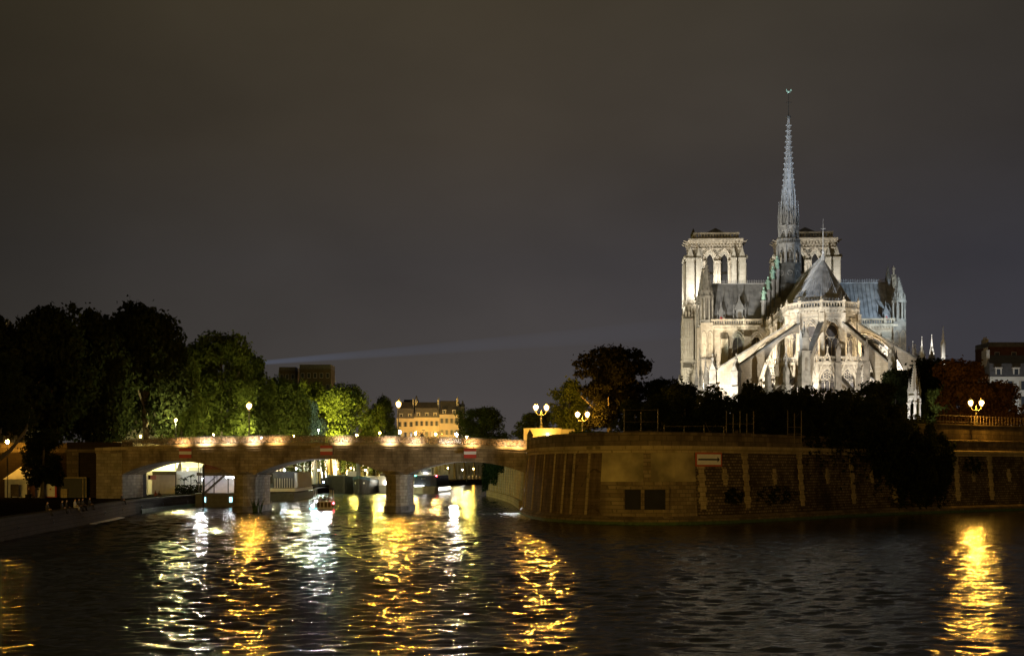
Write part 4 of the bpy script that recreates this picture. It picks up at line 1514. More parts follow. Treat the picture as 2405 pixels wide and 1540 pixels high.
# ------------------------------------------------------------------ nave
w = MB()
w.box(-RA, RA, 52.003, 112, 0, GUT)
w.box(-19.5, -RA - 0.003, 52.003, 108, 0, 14)
w.box(RA + 0.003, 19.5, 52.003, 108, 0, 14)
w.build('nave_wall', LS, CA)
w = MB()
w.add([(-RA, 51, GUT + 0.4), (-RA, 113, GUT + 0.4), (0, 113, RZ), (0, 44, RZ)], [(0, 1, 2, 3)])
w.add([(RA, 113, GUT + 0.4), (RA, 51, GUT + 0.4), (0, 44, RZ), (0, 113, RZ)], [(0, 1, 2, 3)])
w.build('nave_roof', M['lead'], CA)
for y in np.arange(58, 106, 7):
    for sx in (-1, 1):
        pier((sx * 22.5, y), 23.5 - (y - 58) * 0.05, 1.9, None, M['tower_stone'])
        flyer((sx * (RA + 0.1), y), (sx * 21.6, y), 26.8, 17.0, 24.0, 8.0)

# ------------------------------------------------------------------ west towers
TSN = M['tower_stone']
YE, YW = 112.0, 125.0
w = MB().box(-21.5, 22.2, YE, YW, 0, 43.5)
w.build('west_block', TSN, CA)
for i, (xa, xb, ya, yb, zt) in enumerate(((-22.1, -19.2, YE - 1.4, YE - 0.003, 41.0), (-18.7, -16.4, YE - 0.9, YE - 0.003, 43.0), (-22.5, -21.503, YE + 1, YE + 4, 40.0), (-23.2, -22.503, YE + 1.2, YE + 3.6, 24), (-22.3, -19.8, YE - 3.0, YE - 1.403, 27.0))):
    w = MB().box(xa, xb, ya, yb, 0, zt - 1.4)
    w.extr([(xa, ya, zt - 1.397), (xb, ya, zt - 1.397), (xb, yb, zt - 1.397), (xa, yb, zt - 1.397)], [(xa + 0.2, yb - 0.1, zt), (xb - 0.2, yb - 0.1, zt), (xb - 0.2, yb, zt), (xa + 0.2, yb, zt)])
    for z in np.arange(8, zt - 2, 6.5):
        w.box(xa - 0.14, xb + 0.14, ya - 0.14, yb, z, z + 0.4)
    for x in np.arange(xa + 0.3, xb - 0.1, 0.7):
        w.tube([(x, ya - 0.05, zt - 12), (x, ya - 0.05, zt - 1.9)], 0.13, 5)
    w.build('stepped_buttress', TSN, CA)
w = MB()
gp = Poly([(-22.3, YE - 0.4), (-4, YE - 0.4)])
gp.band(w, -0.5, 0.3, 43.2, 43.7)
gp.balusters(w, -0.35, 43.7, 44.6, 0.6, 0.2)
gp.band(w, -0.5, -0.2, 44.6, 44.8)
for k in range(5):
    pinnacle(w, -22.2 + k * 0.9, YE - 0.6, 38 + (k % 2), 42.5 + (k % 3) * 1.2, 0.5)
w.build('gallery', CV_, CA)
def tower(x0, x1, cx, name_l):
    def X(f):
        return x0 + (x1 - x0) * f
    to = bpy.data.objects.new('bell_tower', None)
    w = MB()
    T = frame2d((0, YE + 0.6), (1, 0))
    c1, c2 = cx - 2.05, cx + 2.05
    o1 = arch_wall(w, T, x0 + 1.2, cx, 43.503, 60.0, c1, 2.05, 43.6, 56.3, 2.0, 1.2)
    o2 = arch_wall(w, T, cx, x1 - 1.2, 43.503, 60.0, c2, 2.05, 43.6, 56.3, 2.0, 1.2)
    for xx, dd in ((x0 + 1.2, -1), (x1 - 1.2, 1)):
        w.add([(xx, YE + 0.6, 43.5), (xx, YW - 0.6, 43.5), (xx, YW - 0.6, 60.0), (xx, YE + 0.6, 60.0)], [(0, 1, 2, 3)])
    w.add([(x0 + 1.2, YW - 0.6, 43.5), (x1 - 1.2, YW - 0.6, 43.5), (x1 - 1.2, YW - 0.6, 60), (x0 + 1.2, YW - 0.6, 60)], [(0, 1, 2, 3)])
    body = w.build('bell_tower', TSN, CA)
    for o in (o1, o2):
        wn_ = window(T, o, -1.15, 'belfry_opening', M['void'], None, body)
        lo = MB()
        u0, u1 = o[0][0], o[-1][0]
        for z in (45.5, 49.0, 52.5):
            lo.add([T(u0, -0.5, z), T(u1, -0.5, z), T(u1, -1.1, z + 0.6), T(u0, -1.1, z + 0.6)], [(0, 1, 2, 3)])
        lo.build('louvre', M['dark_stone'], wn_)
    for c in (c1, c2):
        a = MB()
        for k in range(5):
            ww = 2.15 + 0.48 * k
            a.tube([T(c + u, -0.45 + 0.17 * k, z) for u, z in arch_pts(ww, 56.3, 2.05 + 0.33 * k, 9)], 0.15, 5)
        ww = 4.55
        pts = arch_pts(ww, 56.3, 3.75, 12)
        for u, z in pts[1:-1:1]:
            a.cbox(tuple(T(c + u, 0.35, z)), (0.16, 0.2, 0.16))
        a.build('archivolt', CV_, body)
    s = MB()
    for u in (c1 - 1.6, c1 - 1.25, c1 + 1.2, c2 - 1.2, (c1 + c2) / 2, c2 + 1.25, c2 + 1.6):
        s.tube([T(u, 0.12, 43.6), T(u, 0.12, 55.7)], 0.2, 6)
    for u in (c1 - 1.42, cx, c2 + 1.42):
        s.cbox(tuple(T(u, 0.15, 55.95)), (1.1 if u != cx else 2.0, 0.9, 0.55))
    s.build('shafts', CV_, body)
    # clasping buttresses with gabled tops, knobbly at the edges
    for bx0, bx1 in ((x0, x0 + 2.2), (x0 + 2.7, x0 + 4.2), (x1 - 4.0, x1 - 2.6), (x1 - 1.9, x1)):
        for yy0, yy1 in ((YE - 0.5, YE + 2.2), (YW - 2.2, YW + 0.5)):
            b = MB()
            b.box(bx0, bx1, yy0, yy1, 43.503, 56.4)
            b.box(bx0 - 0.15, bx1 + 0.15, yy0 - 0.15, yy1 + 0.15, 56.403, 57.0)
            m = (bx0 + bx1) / 2
            b.extr([(bx0, yy0 + 0.1, 57.003), (bx1, yy0 + 0.1, 57.003), (m, yy0 + 0.1, 60.2)], [(bx0, yy1 - 0.1, 57.003), (bx1, yy1 - 0.1, 57.003), (m, yy1 - 0.1, 60.2)])
            if yy0 < YE:
                for z in np.arange(44.2, 56, 0.62):
                    for xx in (bx0, bx1):
                        b.cbox((xx, YE - 0.5, z), (0.2, 0.2, 0.24))
            b.build('buttress', TSN, body)
    for xx in (x0 - 0.1, x1 + 0.1):
        sg_ = -1 if xx < cx else 1
        for ya, yb in ((YE + 3.2, YE + 5.2), (YW - 5.2, YW - 3.2)):
            b = MB().box(min(xx, xx + sg_ * 0.6), max(xx, xx + sg_ * 0.6), ya, yb, 43.503, 56)
            b.build('buttress', TSN, body)
        for k in range(5):
            b = MB().ball((xx + sg_ * 0.2, YE + 0.2 + k * 2.6, 57.3 + (k % 2) * 0.3), 0.45, 6, 4, 1.4)
            b.build('carved_beast', TSN, body)
    cor = Poly([(x0 + 1.1, YE + 0.4), (x1 - 1.1, YE + 0.4), (x1 - 1.1, YW - 0.4), (x0 + 1.1, YW - 0.4)], True)
    c = MB()
    cor.band(c, 0, 0.6, 59.3, 61.9)
    cor.band(c, -0.55, 0.4, 61.903, 62.5)
    cor.balusters(c, -0.2, 61.2, 61.9, 0.85, 0.48, False)
    cor.balusters(c, -0.1, 60.2, 60.75, 0.85, 0.42, False)
    cor.band(c, -0.25, 0.2, 59.6, 59.85)
    c.build('cornice', CV_, body)
    bal = Poly([(x0 + 2.3, YE + 1.3), (x1 - 2.0, YE + 1.3), (x1 - 2.0, YW - 1.3), (x0 + 2.3, YW - 1.3)], True)
    bb = MB()
    bal.band(bb, -0.25, 0.25, 62.503, 63.1)
    bal.balusters(bb, 0, 63.1, 63.9, 0.8, 0.42, False)
    bal.band(bb, -0.3, 0.3, 63.9, 64.4)
    bb.build('parapet', CV_, body)
    rf = MB()
    rf.cone([(x0 + 3, YE + 2), (x1 - 3, YE + 2), (x1 - 3, YW - 2), (x0 + 3, YW - 2)], 63.0, (cx, (YE + YW) / 2, 66.6))
    rf.build('tower_roof', M['lead'], body)
    st = MB()
    st.prism(ngon(8, 0.8, (x0 + 2.6, YW - 3)), 62.5, 65.0)
    st.cone(ngon(8, 0.9, (x0 + 2.6, YW - 3)), 65.003, (x0 + 2.6, YW - 3, 67.2))
    st.build('stair_turret', M['dark_stone'], body)
    # gargoyles
    g = MB()
    for k in range(3):
        for xx, sgn in ((x0 + 0.9, -1), (x1 - 0.9, 1)):
            g.tube([(xx, YE + 1.5 + k * 4, 61.8), (xx + sgn * 1.0, YE + 1.4 + k * 4, 61.9), (xx + sgn * 1.6, YE + 1.3 + k * 4, 62.2)], [0.28, 0.2, 0.16], 6)
    g.build('gargoyles', CV_, body)
    bpy.data.objects.remove(to)
tower(-21.1, -4.4, -12.35, 'south')
tower(4.2, 22.2, 13.3, 'north')

# ------------------------------------------------------------------ the spire over the crossing
SPX, SPY = -1.1, 45.0
LD = M['lead_spire']
sp = MB()
sp.prism(ngon(8, 3.35, (SPX, SPY), pi / 8), 36.0, 40.6)
sp.prism(ngon(8, 2.9, (SPX, SPY), pi / 8), 40.603, 45.3)
sp.prism(ngon(8, 3.1, (SPX, SPY), pi / 8), 45.303, 45.7)
spire = sp.build('spire', M['spire_base'], CA)
w = MB()
for k in range(8):
    a = k * pi / 4
    c = Vector((SPX + 2.68 * cos(a), SPY + 2.68 * sin(a), 43.3))
    e = Vector((-sin(a), cos(a), 0))
    w.tube([c + e * 0.6 * cos(q) + Vector((0, 0, 0.6 * sin(q))) for q in [2 * pi * i / 12 for i in range(13)]], 0.1, 5)
w.build('roundels', LD, spire)
def spire_stage(z0, z1, r, name):
    s = MB()
    for k in range(8):
        a = pi / 8 + k * pi / 4
        s.prism(ngon(4, 0.30, (SPX + r * cos(a), SPY + r * sin(a)), a + pi / 4), z0, z1)
        a2 = k * pi / 4
        rr = r * cos(pi / 8)
        T = frame2d((SPX + rr * cos(a2), SPY + rr * sin(a2)), (-sin(a2), cos(a2)))
        wd_ = 2 * r * sin(pi / 8) - 0.5
        zt = z1 - 0.9
        s.tube([T(u, 0, z) for u, z in [(-wd_ / 2, z0)] + arch_pts(wd_, zt - wd_ * 0.7, wd_ * 0.75, 5) + [(wd_ / 2, z0)]], 0.11, 5)
        s.tube([T(0, 0, z0), T(0, 0, zt - wd_ * 0.75)], 0.09, 5)
        s.tube([T(0.42 * wd_ * 0.5 * cos(q), 0, zt - wd_ * 0.35 + 0.42 * wd_ * 0.5 * sin(q)) for q in [2 * pi * i / 8 for i in range(9)]], 0.07, 5)
        for zz in (z0 + 0.25, z0 + 0.8):
            s.bar(T(-wd_ / 2, 0, zz), T(wd_ / 2, 0, zz), 0.1)
        # solid spandrel above the arch
        for sx in (-1, 1):
            tri = [T(sx * wd_ / 2, 0.02, zt - wd_ * 0.7), T(sx * wd_ / 2, 0.02, z1), T(0, 0.02, z1), T(0, 0.02, zt + 0.1)]
            s.extr(tri, [p - Vector((cos(a2), sin(a2), 0)) * 0.12 for p in tri])
    s.prism(ngon(8, r * 1.07, (SPX, SPY), pi / 8), z1 + 0.003, z1 + 0.35)
    so = s.build(name, LD, spire)
    c = MB()
    c.prism(ngon(8, r * 0.55, (SPX, SPY)), z0, z1)
    c.build('core', M['dark_stone'], so)
    return so
spire_stage(45.7, 50.0, 2.75, 'open_stage')
w = MB()
bp_ = Poly([(SPX + 2.8 * cos(pi / 8 + k * pi / 4), SPY + 2.8 * sin(pi / 8 + k * pi / 4)) for k in range(8)], True)
bp_.band(w, -0.1, 0.1, 50.35, 50.5)
bp_.balusters(w, 0, 50.5, 51.3, 0.42, 0.13, False)
bp_.band(w, -0.1, 0.1, 51.3, 51.45)
w.build('balustrade', LD, spire)
spire_stage(50.4, 54.4, 2.25, 'open_stage')
nd = MB()
nd.lathe([(2.0, 54.75), (1.75, 56.5), (1.3, 62.0), (0.95, 67.5), (0.62, 72.5), (0.36, 77.0), (0.2, 80.3)], 8, (SPX, SPY), pi / 8)
for k in range(8):
    a = pi / 8 + k * pi / 4
    nd.tube([(SPX + r_ * cos(a), SPY + r_ * sin(a), z_) for r_, z_ in ((2.25, 54.75), (1.4, 62.0), (0.97, 67.5), (0.64, 72.5), (0.38, 77.0), (0.22, 80.3))], [0.13, 0.12, 0.1, 0.09, 0.07, 0.06], 5)
    for z_ in np.arange(56.5, 79.8, 1.3):
        r_ = float(np.interp(z_, [54.75, 62, 67.5, 72.5, 77, 80.3], [2.25, 1.4, 0.97, 0.64, 0.38, 0.22]))
        s_ = 0.2 if z_ < 70 else 0.15
        nd.bar((SPX + r_ * cos(a), SPY + r_ * sin(a), z_), (SPX + (r_ + 0.36) * cos(a), SPY + (r_ + 0.36) * sin(a), z_ + 0.12), s_, s_)
nd.build('needle', LD, spire)
w = MB()
for k in range(16):
    a = pi / 8 * (k + 0.5)
    r_, zt, zb = (2.3, 61.0, 53.8) if k % 2 else (2.0, 64.0, 55)
    rr = r_ if k % 2 else 1.7
    x_, y_ = SPX + rr * cos(a), SPY + rr * sin(a)
    w.prism(ngon(4, 0.2, (x_, y_), a), zb, zb + (zt - zb) * 0.45)
    w.cone(ngon(4, 0.24, (x_, y_), a), zb + (zt - zb) * 0.45, (SPX + rr * 0.93 * cos(a), SPY + rr * 0.93 * sin(a), zt))
    for f in np.linspace(0.5, 0.92, 5):
        w.cbox((x_ * 1.0, y_, zb + (zt - zb) * f), (0.34 * (1.3 - f), 0.34 * (1.3 - f), 0.14), a)
for k in range(8):
    a = k * pi / 4
    d, e = Vector((cos(a), sin(a), 0)), Vector((-sin(a), cos(a), 0))
    c = Vector((SPX, SPY, 54.6)) + d * 2.35
    for s_ in (-1, 1):
        w.bar(c + e * 0.85 * s_, c - d * 0.5 + Vector((0, 0, 4.2)), 0.16)
w.build('pinnacles', LD, spire)
w = MB()
w.lathe([(0.25, 80.3), (0.55, 80.6), (0.6, 80.9), (0.2, 81.0)], 8, (SPX, SPY))
w.tube([(SPX, SPY, 80.9), (SPX, SPY, 86.4)], [0.09, 0.05], 6)
w.bar((SPX - 0.75, SPY, 84.2), (SPX + 0.75, SPY, 84.2), 0.12)
w.build('cross', M['iron'], spire)
w = MB()
w.ball((SPX, SPY, 86.7), 0.34, 8, 5, 0.8)
w.tube([(SPX - 0.2, SPY, 86.7), (SPX - 0.45, SPY, 87.0), (SPX - 0.5, SPY, 87.35)], [0.2, 0.14, 0.1], 6)
w.extr([(SPX + 0.15, SPY - 0.04, 86.6), (SPX + 0.75, SPY - 0.04, 86.9), (SPX + 0.62, SPY - 0.04, 87.4), (SPX + 0.3, SPY - 0.04, 86.95)],
       [(SPX + 0.15, SPY + 0.04, 86.6), (SPX + 0.75, SPY + 0.04, 86.9), (SPX + 0.62, SPY + 0.04, 87.4), (SPX + 0.3, SPY + 0.04, 86.95)])
w.build('weathercock', M['copper'], spire)
# green copper apostles climbing the south east valley
for i, f in enumerate((0.02, 0.32, 0.62, 0.92)):
    x_, y_ = SPX - 3.0 - 3.9 * f, 42.2 - 4.0 * f
    z_ = 44.2 - 8.6 * f
    w = MB()
    w.prism(ngon(8, 0.55, (x_, y_)), z_ - 6.5, z_ - 0.3)
    w.prism(ngon(8, 0.75, (x_, y_)), z_ - 0.297, z_)
    so = w.build('statue_pedestal', LD, CA)
    s = MB()
    s.lathe([(0.55, z_ + 0.003), (0.5, z_ + 0.8), (0.42, z_ + 1.5), (0.5, z_ + 2.1), (0.5, z_ + 2.35), (0.2, z_ + 2.6), (0.16, z_ + 2.72)], 9, (x_, y_))
    s.ball((x_, y_, z_ + 2.95), 0.25, 8, 6, 1.25)
    s.tube([(x_ - 0.45, y_ - 0.05, z_ + 2.25), (x_ - 0.6, y_ - 0.3, z_ + 1.7), (x_ - 0.25, y_ - 0.5, z_ + 1.5)], [0.16, 0.14, 0.1], 6)
    s.tube([(x_ + 0.45, y_ - 0.05, z_ + 2.25), (x_ + 0.6, y_ - 0.2, z_ + 1.7), (x_ + 0.3, y_ - 0.45, z_ + 1.9)], [0.16, 0.14, 0.1], 6)
    s.build('copper_statue', M['copper'], so, True)
# roof level of the crossing behind the spire
MB().box(-3.2, 2.2, 42, 48, 34, 39.5).build('crossing_base', M['spire_base'], CA)

# ------------------------------------------------------------------ floodlights of the cathedral
def CW(t, s, z):
    a = radians(-3.3)
    return Vector((64.4 + t * cos(a) - s * sin(a), 300 + t * sin(a) + s * cos(a), 9 + z))
WW = (1, 0.91, 0.76)
FL = [
    # (from, to, power, colour, cone)
    ((-3, -46, 1.5), (0, -6, 23), 24000, WW, 62),
    ((25, -7, 12), (13, 4, 21), 9000, WHITE, 90),
    ((-34, -22, 1.5), (-8, 10, 25), 66000, WW, 66),
    ((7, -16, 11.3), (5, -10, 17), 1500, WHITE, 150),
    ((-6, -16.5, 11.3), (-5, -10, 17), 1500, WHITE, 150),
    ((13, -11.5, 11.3), (8, -7, 17), 1500, WHITE, 150),
    ((-8, -8.6, 19.4), (-4, -3, 26), 1200, WARM, 150),
    ((8.5, -8.2, 19.4), (5, -3, 26), 1300, WARM, 150),
    ((-11.8, 17, 19.2), (-7, 20, 28), 4200, (1, 0.9, 0.74), 160),
    ((15.5, -3, 12.0), (15, 12, 22), 15000, WHITE, 120),
    ((-34, 20, 2), (-14, 40, 20), 38000, (1, 0.90, 0.72), 70),
    ((-17, 27, 16), (-14, 40, 26), 4600, (1, 0.84, 0.58), 120),
    ((14, 26, 16), (15, 39, 26), 2600, WW, 120),
    ((-40, 62, 2), (-22, 100, 24), 36000, (1, 0.92, 0.78), 80),
    ((-29, 94, 6), (-22, 112, 32), 12000, (1, 0.88, 0.66), 70),
    ((-14, 105.5, 43), (-13, 114, 55), 7500, WHITE, 140),
    ((-27.5, 116, 43), (-21, 118, 54), 4000, WHITE, 150),
    ((15, 105.5, 43), (14, 114, 55), 6500, WHITE, 140),
    ((-30, 5, 34), (0, 45, 75), 46000, (0.70, 0.85, 1.0), 28),
    ((22, 20, 34), (0, 45, 72), 26000, (0.70, 0.85, 1.0), 30),
    ((30, 22, 33), (14, 42, 37), 7000, (0.74, 0.9, 1.0), 70),
    ((-20, -32, 14), (0, 0, 36), 20000, (0.9, 0.95, 1.0), 44),
    ((-24, 26, 14), (-7, 40, 35), 4200, (0.8, 1, 0.95), 28),
]
for i, (a, b, p, c, dg) in enumerate(FL):
    spot('floodlight_beam', CW(*a), CW(*b), p, c, dg, 0.7, 0.35)

# =================================================================== trees
def leaves_mesh(name, pts, nrm, size, m, seed=0):
    """Many small leaf clumps as bent quads."""
    rng = np.random.default_rng(seed)
    n = len(pts)
    d = nrm + rng.normal(0, 0.75, (n, 3))
    d /= np.linalg.norm(d, axis=1)[:, None] + 1e-9
    r = rng.normal(0, 1, (n, 3))
    a = np.cross(d, r)
    a /= np.linalg.norm(a, axis=1)[:, None] + 1e-9
    b = np.cross(d, a)
    s = size * rng.uniform(0.55, 1.25, n)[:, None]
    asp = rng.uniform(0.45, 0.8, n)[:, None]
    droop = d * s * rng.uniform(-0.25, 0.25, n)[:, None]
    V = np.stack([pts - a * s, pts - b * s * asp + droop, pts + a * s, pts + b * s * asp + droop], 1).reshape(-1, 3)
    me = bpy.data.meshes.new(name)
    me.vertices.add(4 * n)
    me.vertices.foreach_set('co', V.astype(np.float32).ravel())
    me.loops.add(4 * n)
    me.loops.foreach_set('vertex_index', np.arange(4 * n, dtype=np.int32))
    me.polygons.add(n)
    me.polygons.foreach_set('loop_start', np.arange(0, 4 * n, 4, dtype=np.int32))
    me.polygons.foreach_set('loop_total', np.full(n, 4, dtype=np.int32))
    me.update(calc_edges=True)
    me.materials.append(m)
    return me
def blob_points(rng, blobs, n):
    """Points scattered through the outer shells of many blobs (centre, radii)."""
    w = np.array([b[1][0] * b[1][1] + b[1][2] * b[1][0] for b in blobs])
    k = rng.choice(len(blobs), n, p=w / w.sum())
    d = rng.normal(0, 1, (n, 3))
    d /= np.linalg.norm(d, axis=1)[:, None]
    c = np.array([b[0] for b in blobs])[k]
    r = np.array([b[1] for b in blobs])[k]
    rad = rng.uniform(0.62, 1.06, n)[:, None]
    return c + d * r * rad, d
def crown(kind, seed, n, leaf, m):
    """A crown for a tree 10 m tall and 7 m wide."""
    rng = np.random.default_rng(seed)
    n, leaf = int(n * 1.7), leaf * 0.76
    blobs = []
    if kind == 'dome':                                   # broad plane tree
        for i in range(52):
            a, u = rng.uniform(0, 2 * pi), rng.uniform(0, 1)
            z = 1.9 + 7.2 * u
            rr = 3.0 * sqrt(max(0.06, 1 - ((z - 4.7) / 5.0) ** 2)) * rng.uniform(0.3, 0.92)
            s = rng.uniform(0.7, 1.45)
            blobs.append(((rr * cos(a), rr * sin(a), min(z, 8.5)), (s, s, s * rng.uniform(0.7, 1.0))))
    elif kind == 'tall':                                 # upright, flame shaped top
        for i in range(52):
            a, u = rng.uniform(0, 2 * pi), rng.uniform(0, 1)
            z = 1.4 + 7.3 * u
            rr = 3.1 * (1 - max(0, u - 0.3) ** 1.3) * rng.uniform(0.25, 0.92)
            s = rng.uniform(0.65, 1.2) * (1.1 - 0.35 * u)
            blobs.append(((rr * cos(a), rr * sin(a), z), (s, s, s * 1.35)))
    elif kind == 'tier':                                 # flat topped with layered boughs
        for i in range(95):
            u = rng.uniform(0, 1)
            z = 2.2 + 6.6 * u ** 0.8
            a = rng.uniform(0, 2 * pi)
            rr = (1.9 + 1.3 * (u > 0.35)) * rng.uniform(0.1, 1.0)
            s = rng.uniform(0.6, 1.25)
            blobs.append(((rr * cos(a), rr * sin(a), min(z, 9.5)), (s, s, s * 0.5)))
    elif kind == 'bush':
        for i in range(26):
            a = rng.uniform(0, 2 * pi)
            z = rng.uniform(0.8, 9.0)
            rr = 3.3 * sqrt(max(0.08, 1 - (z / 10.5) ** 2)) * rng.uniform(0.2, 0.9)
            s = rng.uniform(0.8, 1.6)
            blobs.append(((rr * cos(a), rr * sin(a), z), (s, s, s)))
    p, d = blob_points(rng, blobs, n)
    # stray sprays on the outline
    k = n // 12
    q = rng.choice(n, k)
    extra = p[q] + d[q] * rng.uniform(0.1, 0.5, k)[:, None]
    return leaves_mesh('crown', np.concatenate([p, extra]), np.concatenate([d, d[q]]), leaf, m, seed)
def trunk_mesh(seed, zf=5.0, lean=0.3):
    r = random.Random(seed)
    t = MB()
    top = (r.uniform(-lean, lean), r.uniform(-lean, lean), zf)
    t.tube([(0, 0, -0.3), (0.02, 0, 0.6), (top[0] * 0.5, top[1] * 0.5, zf * 0.5), top, (top[0] * 1.3, top[1] * 1.3, zf + 3)], [0.42, 0.30, 0.24, 0.19, 0.06], 8)
    for i in range(6):
        a = i * pi / 3 + r.uniform(-0.4, 0.4)
        z0 = zf * r.uniform(0.45, 0.95)
        f = z0 / zf
        L = r.uniform(1.6, 2.7)
        p0 = Vector((top[0] * f, top[1] * f, z0))
        p1 = p0 + Vector((cos(a) * L * 0.5, sin(a) * L * 0.5, 0.9))
        p2 = p0 + Vector((cos(a) * L, sin(a) * L, 2.2))
        t.tube([p0, p1, p2], [0.13, 0.08, 0.03], 6)
    return t
CROWNS = {}
def get_crown(kind, v, matname, n, leaf):
    k = (kind, v, matname, n, leaf)
    if k not in CROWNS:
        CROWNS[k] = crown(kind, 11 + v * 7 + len(CROWNS), n, leaf, M[matname])
    return CROWNS[k]
TRUNKS = []
def tree(name, label, pos, h, wd, kind='dome', matname='leaf', v=0, n=7000, leaf=0.26, group=None, rz=None):
    root = thing(name, label, 'tree', pos, R.uniform(0, 6.28) if rz is None else rz, group)
    root.scale = (wd / 7.0, wd / 7.0, h / 10.0)
    if len(TRUNKS) < 5:
        t = trunk_mesh(40 + len(TRUNKS), [4.2, 5.0, 4.6, 5.4, 4.0][len(TRUNKS)])
        tr = t.build('trunk', M['bark'], root)
        TRUNKS.append(tr.data)
    else:
        tr = bpy.data.objects.new('trunk', R.choice(TRUNKS))
        COL.objects.link(tr)
        tr.parent = root
    c = bpy.data.objects.new('crown', get_crown(kind, v, matname, n, leaf))
    COL.objects.link(c)
    c.parent = root
    return root
def ground_z(x, Y):
    if x > -3 + 0.02 * Y and Y > 150 and x > 0:
        return 8.9
    s = min(range(len(UL.p)), key=lambda i: abs(UL.p[i].y - Y))
    if Y < 216:
        return 8.86 if (Y > 210.5 and x < -54) else QZ
    return 8.86 if x < UL.p[s].x - 0.4 else QZ
def tree_at(name, label, u, vtop, Y, wd, kind, matname, v=0, n=7000, leaf=0.26, group=None, z=None):
    p = at(u, vtop, Y)
    zb = ground_z(p.x, Y) if z is None else z
    return tree(name, label, (p.x, Y, zb - 0.03), p.z - zb, wd, kind, matname, v, n, leaf, group)

GL = 'plane trees along the left quay'
for a in [
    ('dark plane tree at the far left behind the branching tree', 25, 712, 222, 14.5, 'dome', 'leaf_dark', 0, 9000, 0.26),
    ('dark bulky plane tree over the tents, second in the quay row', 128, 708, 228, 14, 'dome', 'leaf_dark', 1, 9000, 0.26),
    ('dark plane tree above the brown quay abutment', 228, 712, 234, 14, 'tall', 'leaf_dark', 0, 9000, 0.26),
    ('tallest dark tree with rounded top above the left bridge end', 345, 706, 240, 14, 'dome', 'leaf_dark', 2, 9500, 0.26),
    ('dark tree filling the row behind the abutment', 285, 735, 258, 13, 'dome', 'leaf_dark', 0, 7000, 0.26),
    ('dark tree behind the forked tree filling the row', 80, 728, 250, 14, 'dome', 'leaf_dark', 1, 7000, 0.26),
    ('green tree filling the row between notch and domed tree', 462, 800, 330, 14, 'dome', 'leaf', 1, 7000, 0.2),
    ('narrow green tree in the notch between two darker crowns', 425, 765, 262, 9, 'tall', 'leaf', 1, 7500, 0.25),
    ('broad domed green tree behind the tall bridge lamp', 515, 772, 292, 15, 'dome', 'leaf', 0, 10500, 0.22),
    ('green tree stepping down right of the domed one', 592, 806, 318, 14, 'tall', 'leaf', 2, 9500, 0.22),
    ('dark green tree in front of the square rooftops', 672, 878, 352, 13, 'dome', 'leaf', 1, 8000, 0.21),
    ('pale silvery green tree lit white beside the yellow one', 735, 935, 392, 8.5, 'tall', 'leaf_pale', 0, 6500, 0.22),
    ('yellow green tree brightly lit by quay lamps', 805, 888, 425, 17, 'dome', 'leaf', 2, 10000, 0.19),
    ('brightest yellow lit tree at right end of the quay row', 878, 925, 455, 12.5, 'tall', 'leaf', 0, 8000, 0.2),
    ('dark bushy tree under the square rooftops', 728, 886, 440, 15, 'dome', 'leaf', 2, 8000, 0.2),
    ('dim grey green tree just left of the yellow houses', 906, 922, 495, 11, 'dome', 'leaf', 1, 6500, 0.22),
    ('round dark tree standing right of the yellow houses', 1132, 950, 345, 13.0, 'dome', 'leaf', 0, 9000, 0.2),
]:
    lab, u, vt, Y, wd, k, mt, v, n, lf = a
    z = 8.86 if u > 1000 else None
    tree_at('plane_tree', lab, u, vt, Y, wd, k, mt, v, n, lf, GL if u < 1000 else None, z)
# lower quay trees in front of the wall at far left
nt = thing('leaning_tree', 'near black tree with forked bare limbs at the left frame edge', 'tree', (-66.5, 190, QZ + 0.15))
t = MB()
t.tube([(-4.0, 0, -0.3), (-3.2, 0, 2.5), (-1.9, 0, 4.4)], [0.75, 0.6, 0.5], 8)
t.tube([(-1.9, 0, 4.4), (0.6, 0.2, 6.4), (2.6, 0.3, 9.0), (3.4, 0.3, 12)], [0.36, 0.26, 0.17, 0.08], 7)
t.tube([(-1.9, 0, 4.4), (-2.6, -0.2, 7.0), (-4.0, -0.3, 10.0), (-4.4, 0, 13)], [0.4, 0.3, 0.2, 0.1], 7)
t.tube([(-2.3, -0.1, 6.0), (-0.8, 0.4, 8.6), (-0.2, 0.6, 12)], [0.24, 0.16, 0.07], 7)
t.build('trunk', M['bark'], nt)
me = get_crown('dome', 5, 'leaf_dark', 6000, 0.27)
c = bpy.data.objects.new('crown', me)
COL.objects.link(c)
c.parent = nt
c.scale = (1.5, 1.1, 1.3)
c.location = (-1, 1, 6.8)
tree('slender_tree', 'slender dark tree with straight trunk before the lit white board', (-66.0, 203.5, QZ + 0.1), 10.0, 7.2, 'dome', 'leaf_dark', 3, 5000, 0.27)
for i, (u, Y) in enumerate(((655, 345), (728, 370), (757, 392), (800, 415), (835, 432), (868, 462))):
    p = at(u, 1100, Y)
    tree('quay_tree', ['thin trunked young tree on the floodlit lower quay, %s' % q for q in
         ('by the long black barge', 'first left of the middle arch crown', 'second under the middle arch crown', 'third under the middle arch', 'by the upright grey barge prow', 'nearest the right pier')][i],
         (p.x, Y, QZ - 0.03), 14, 5.0, 'tier', 'leaf', i % 2, 700, 0.3, 'young trees on the lower quay').children[-1].location.z = 2.6

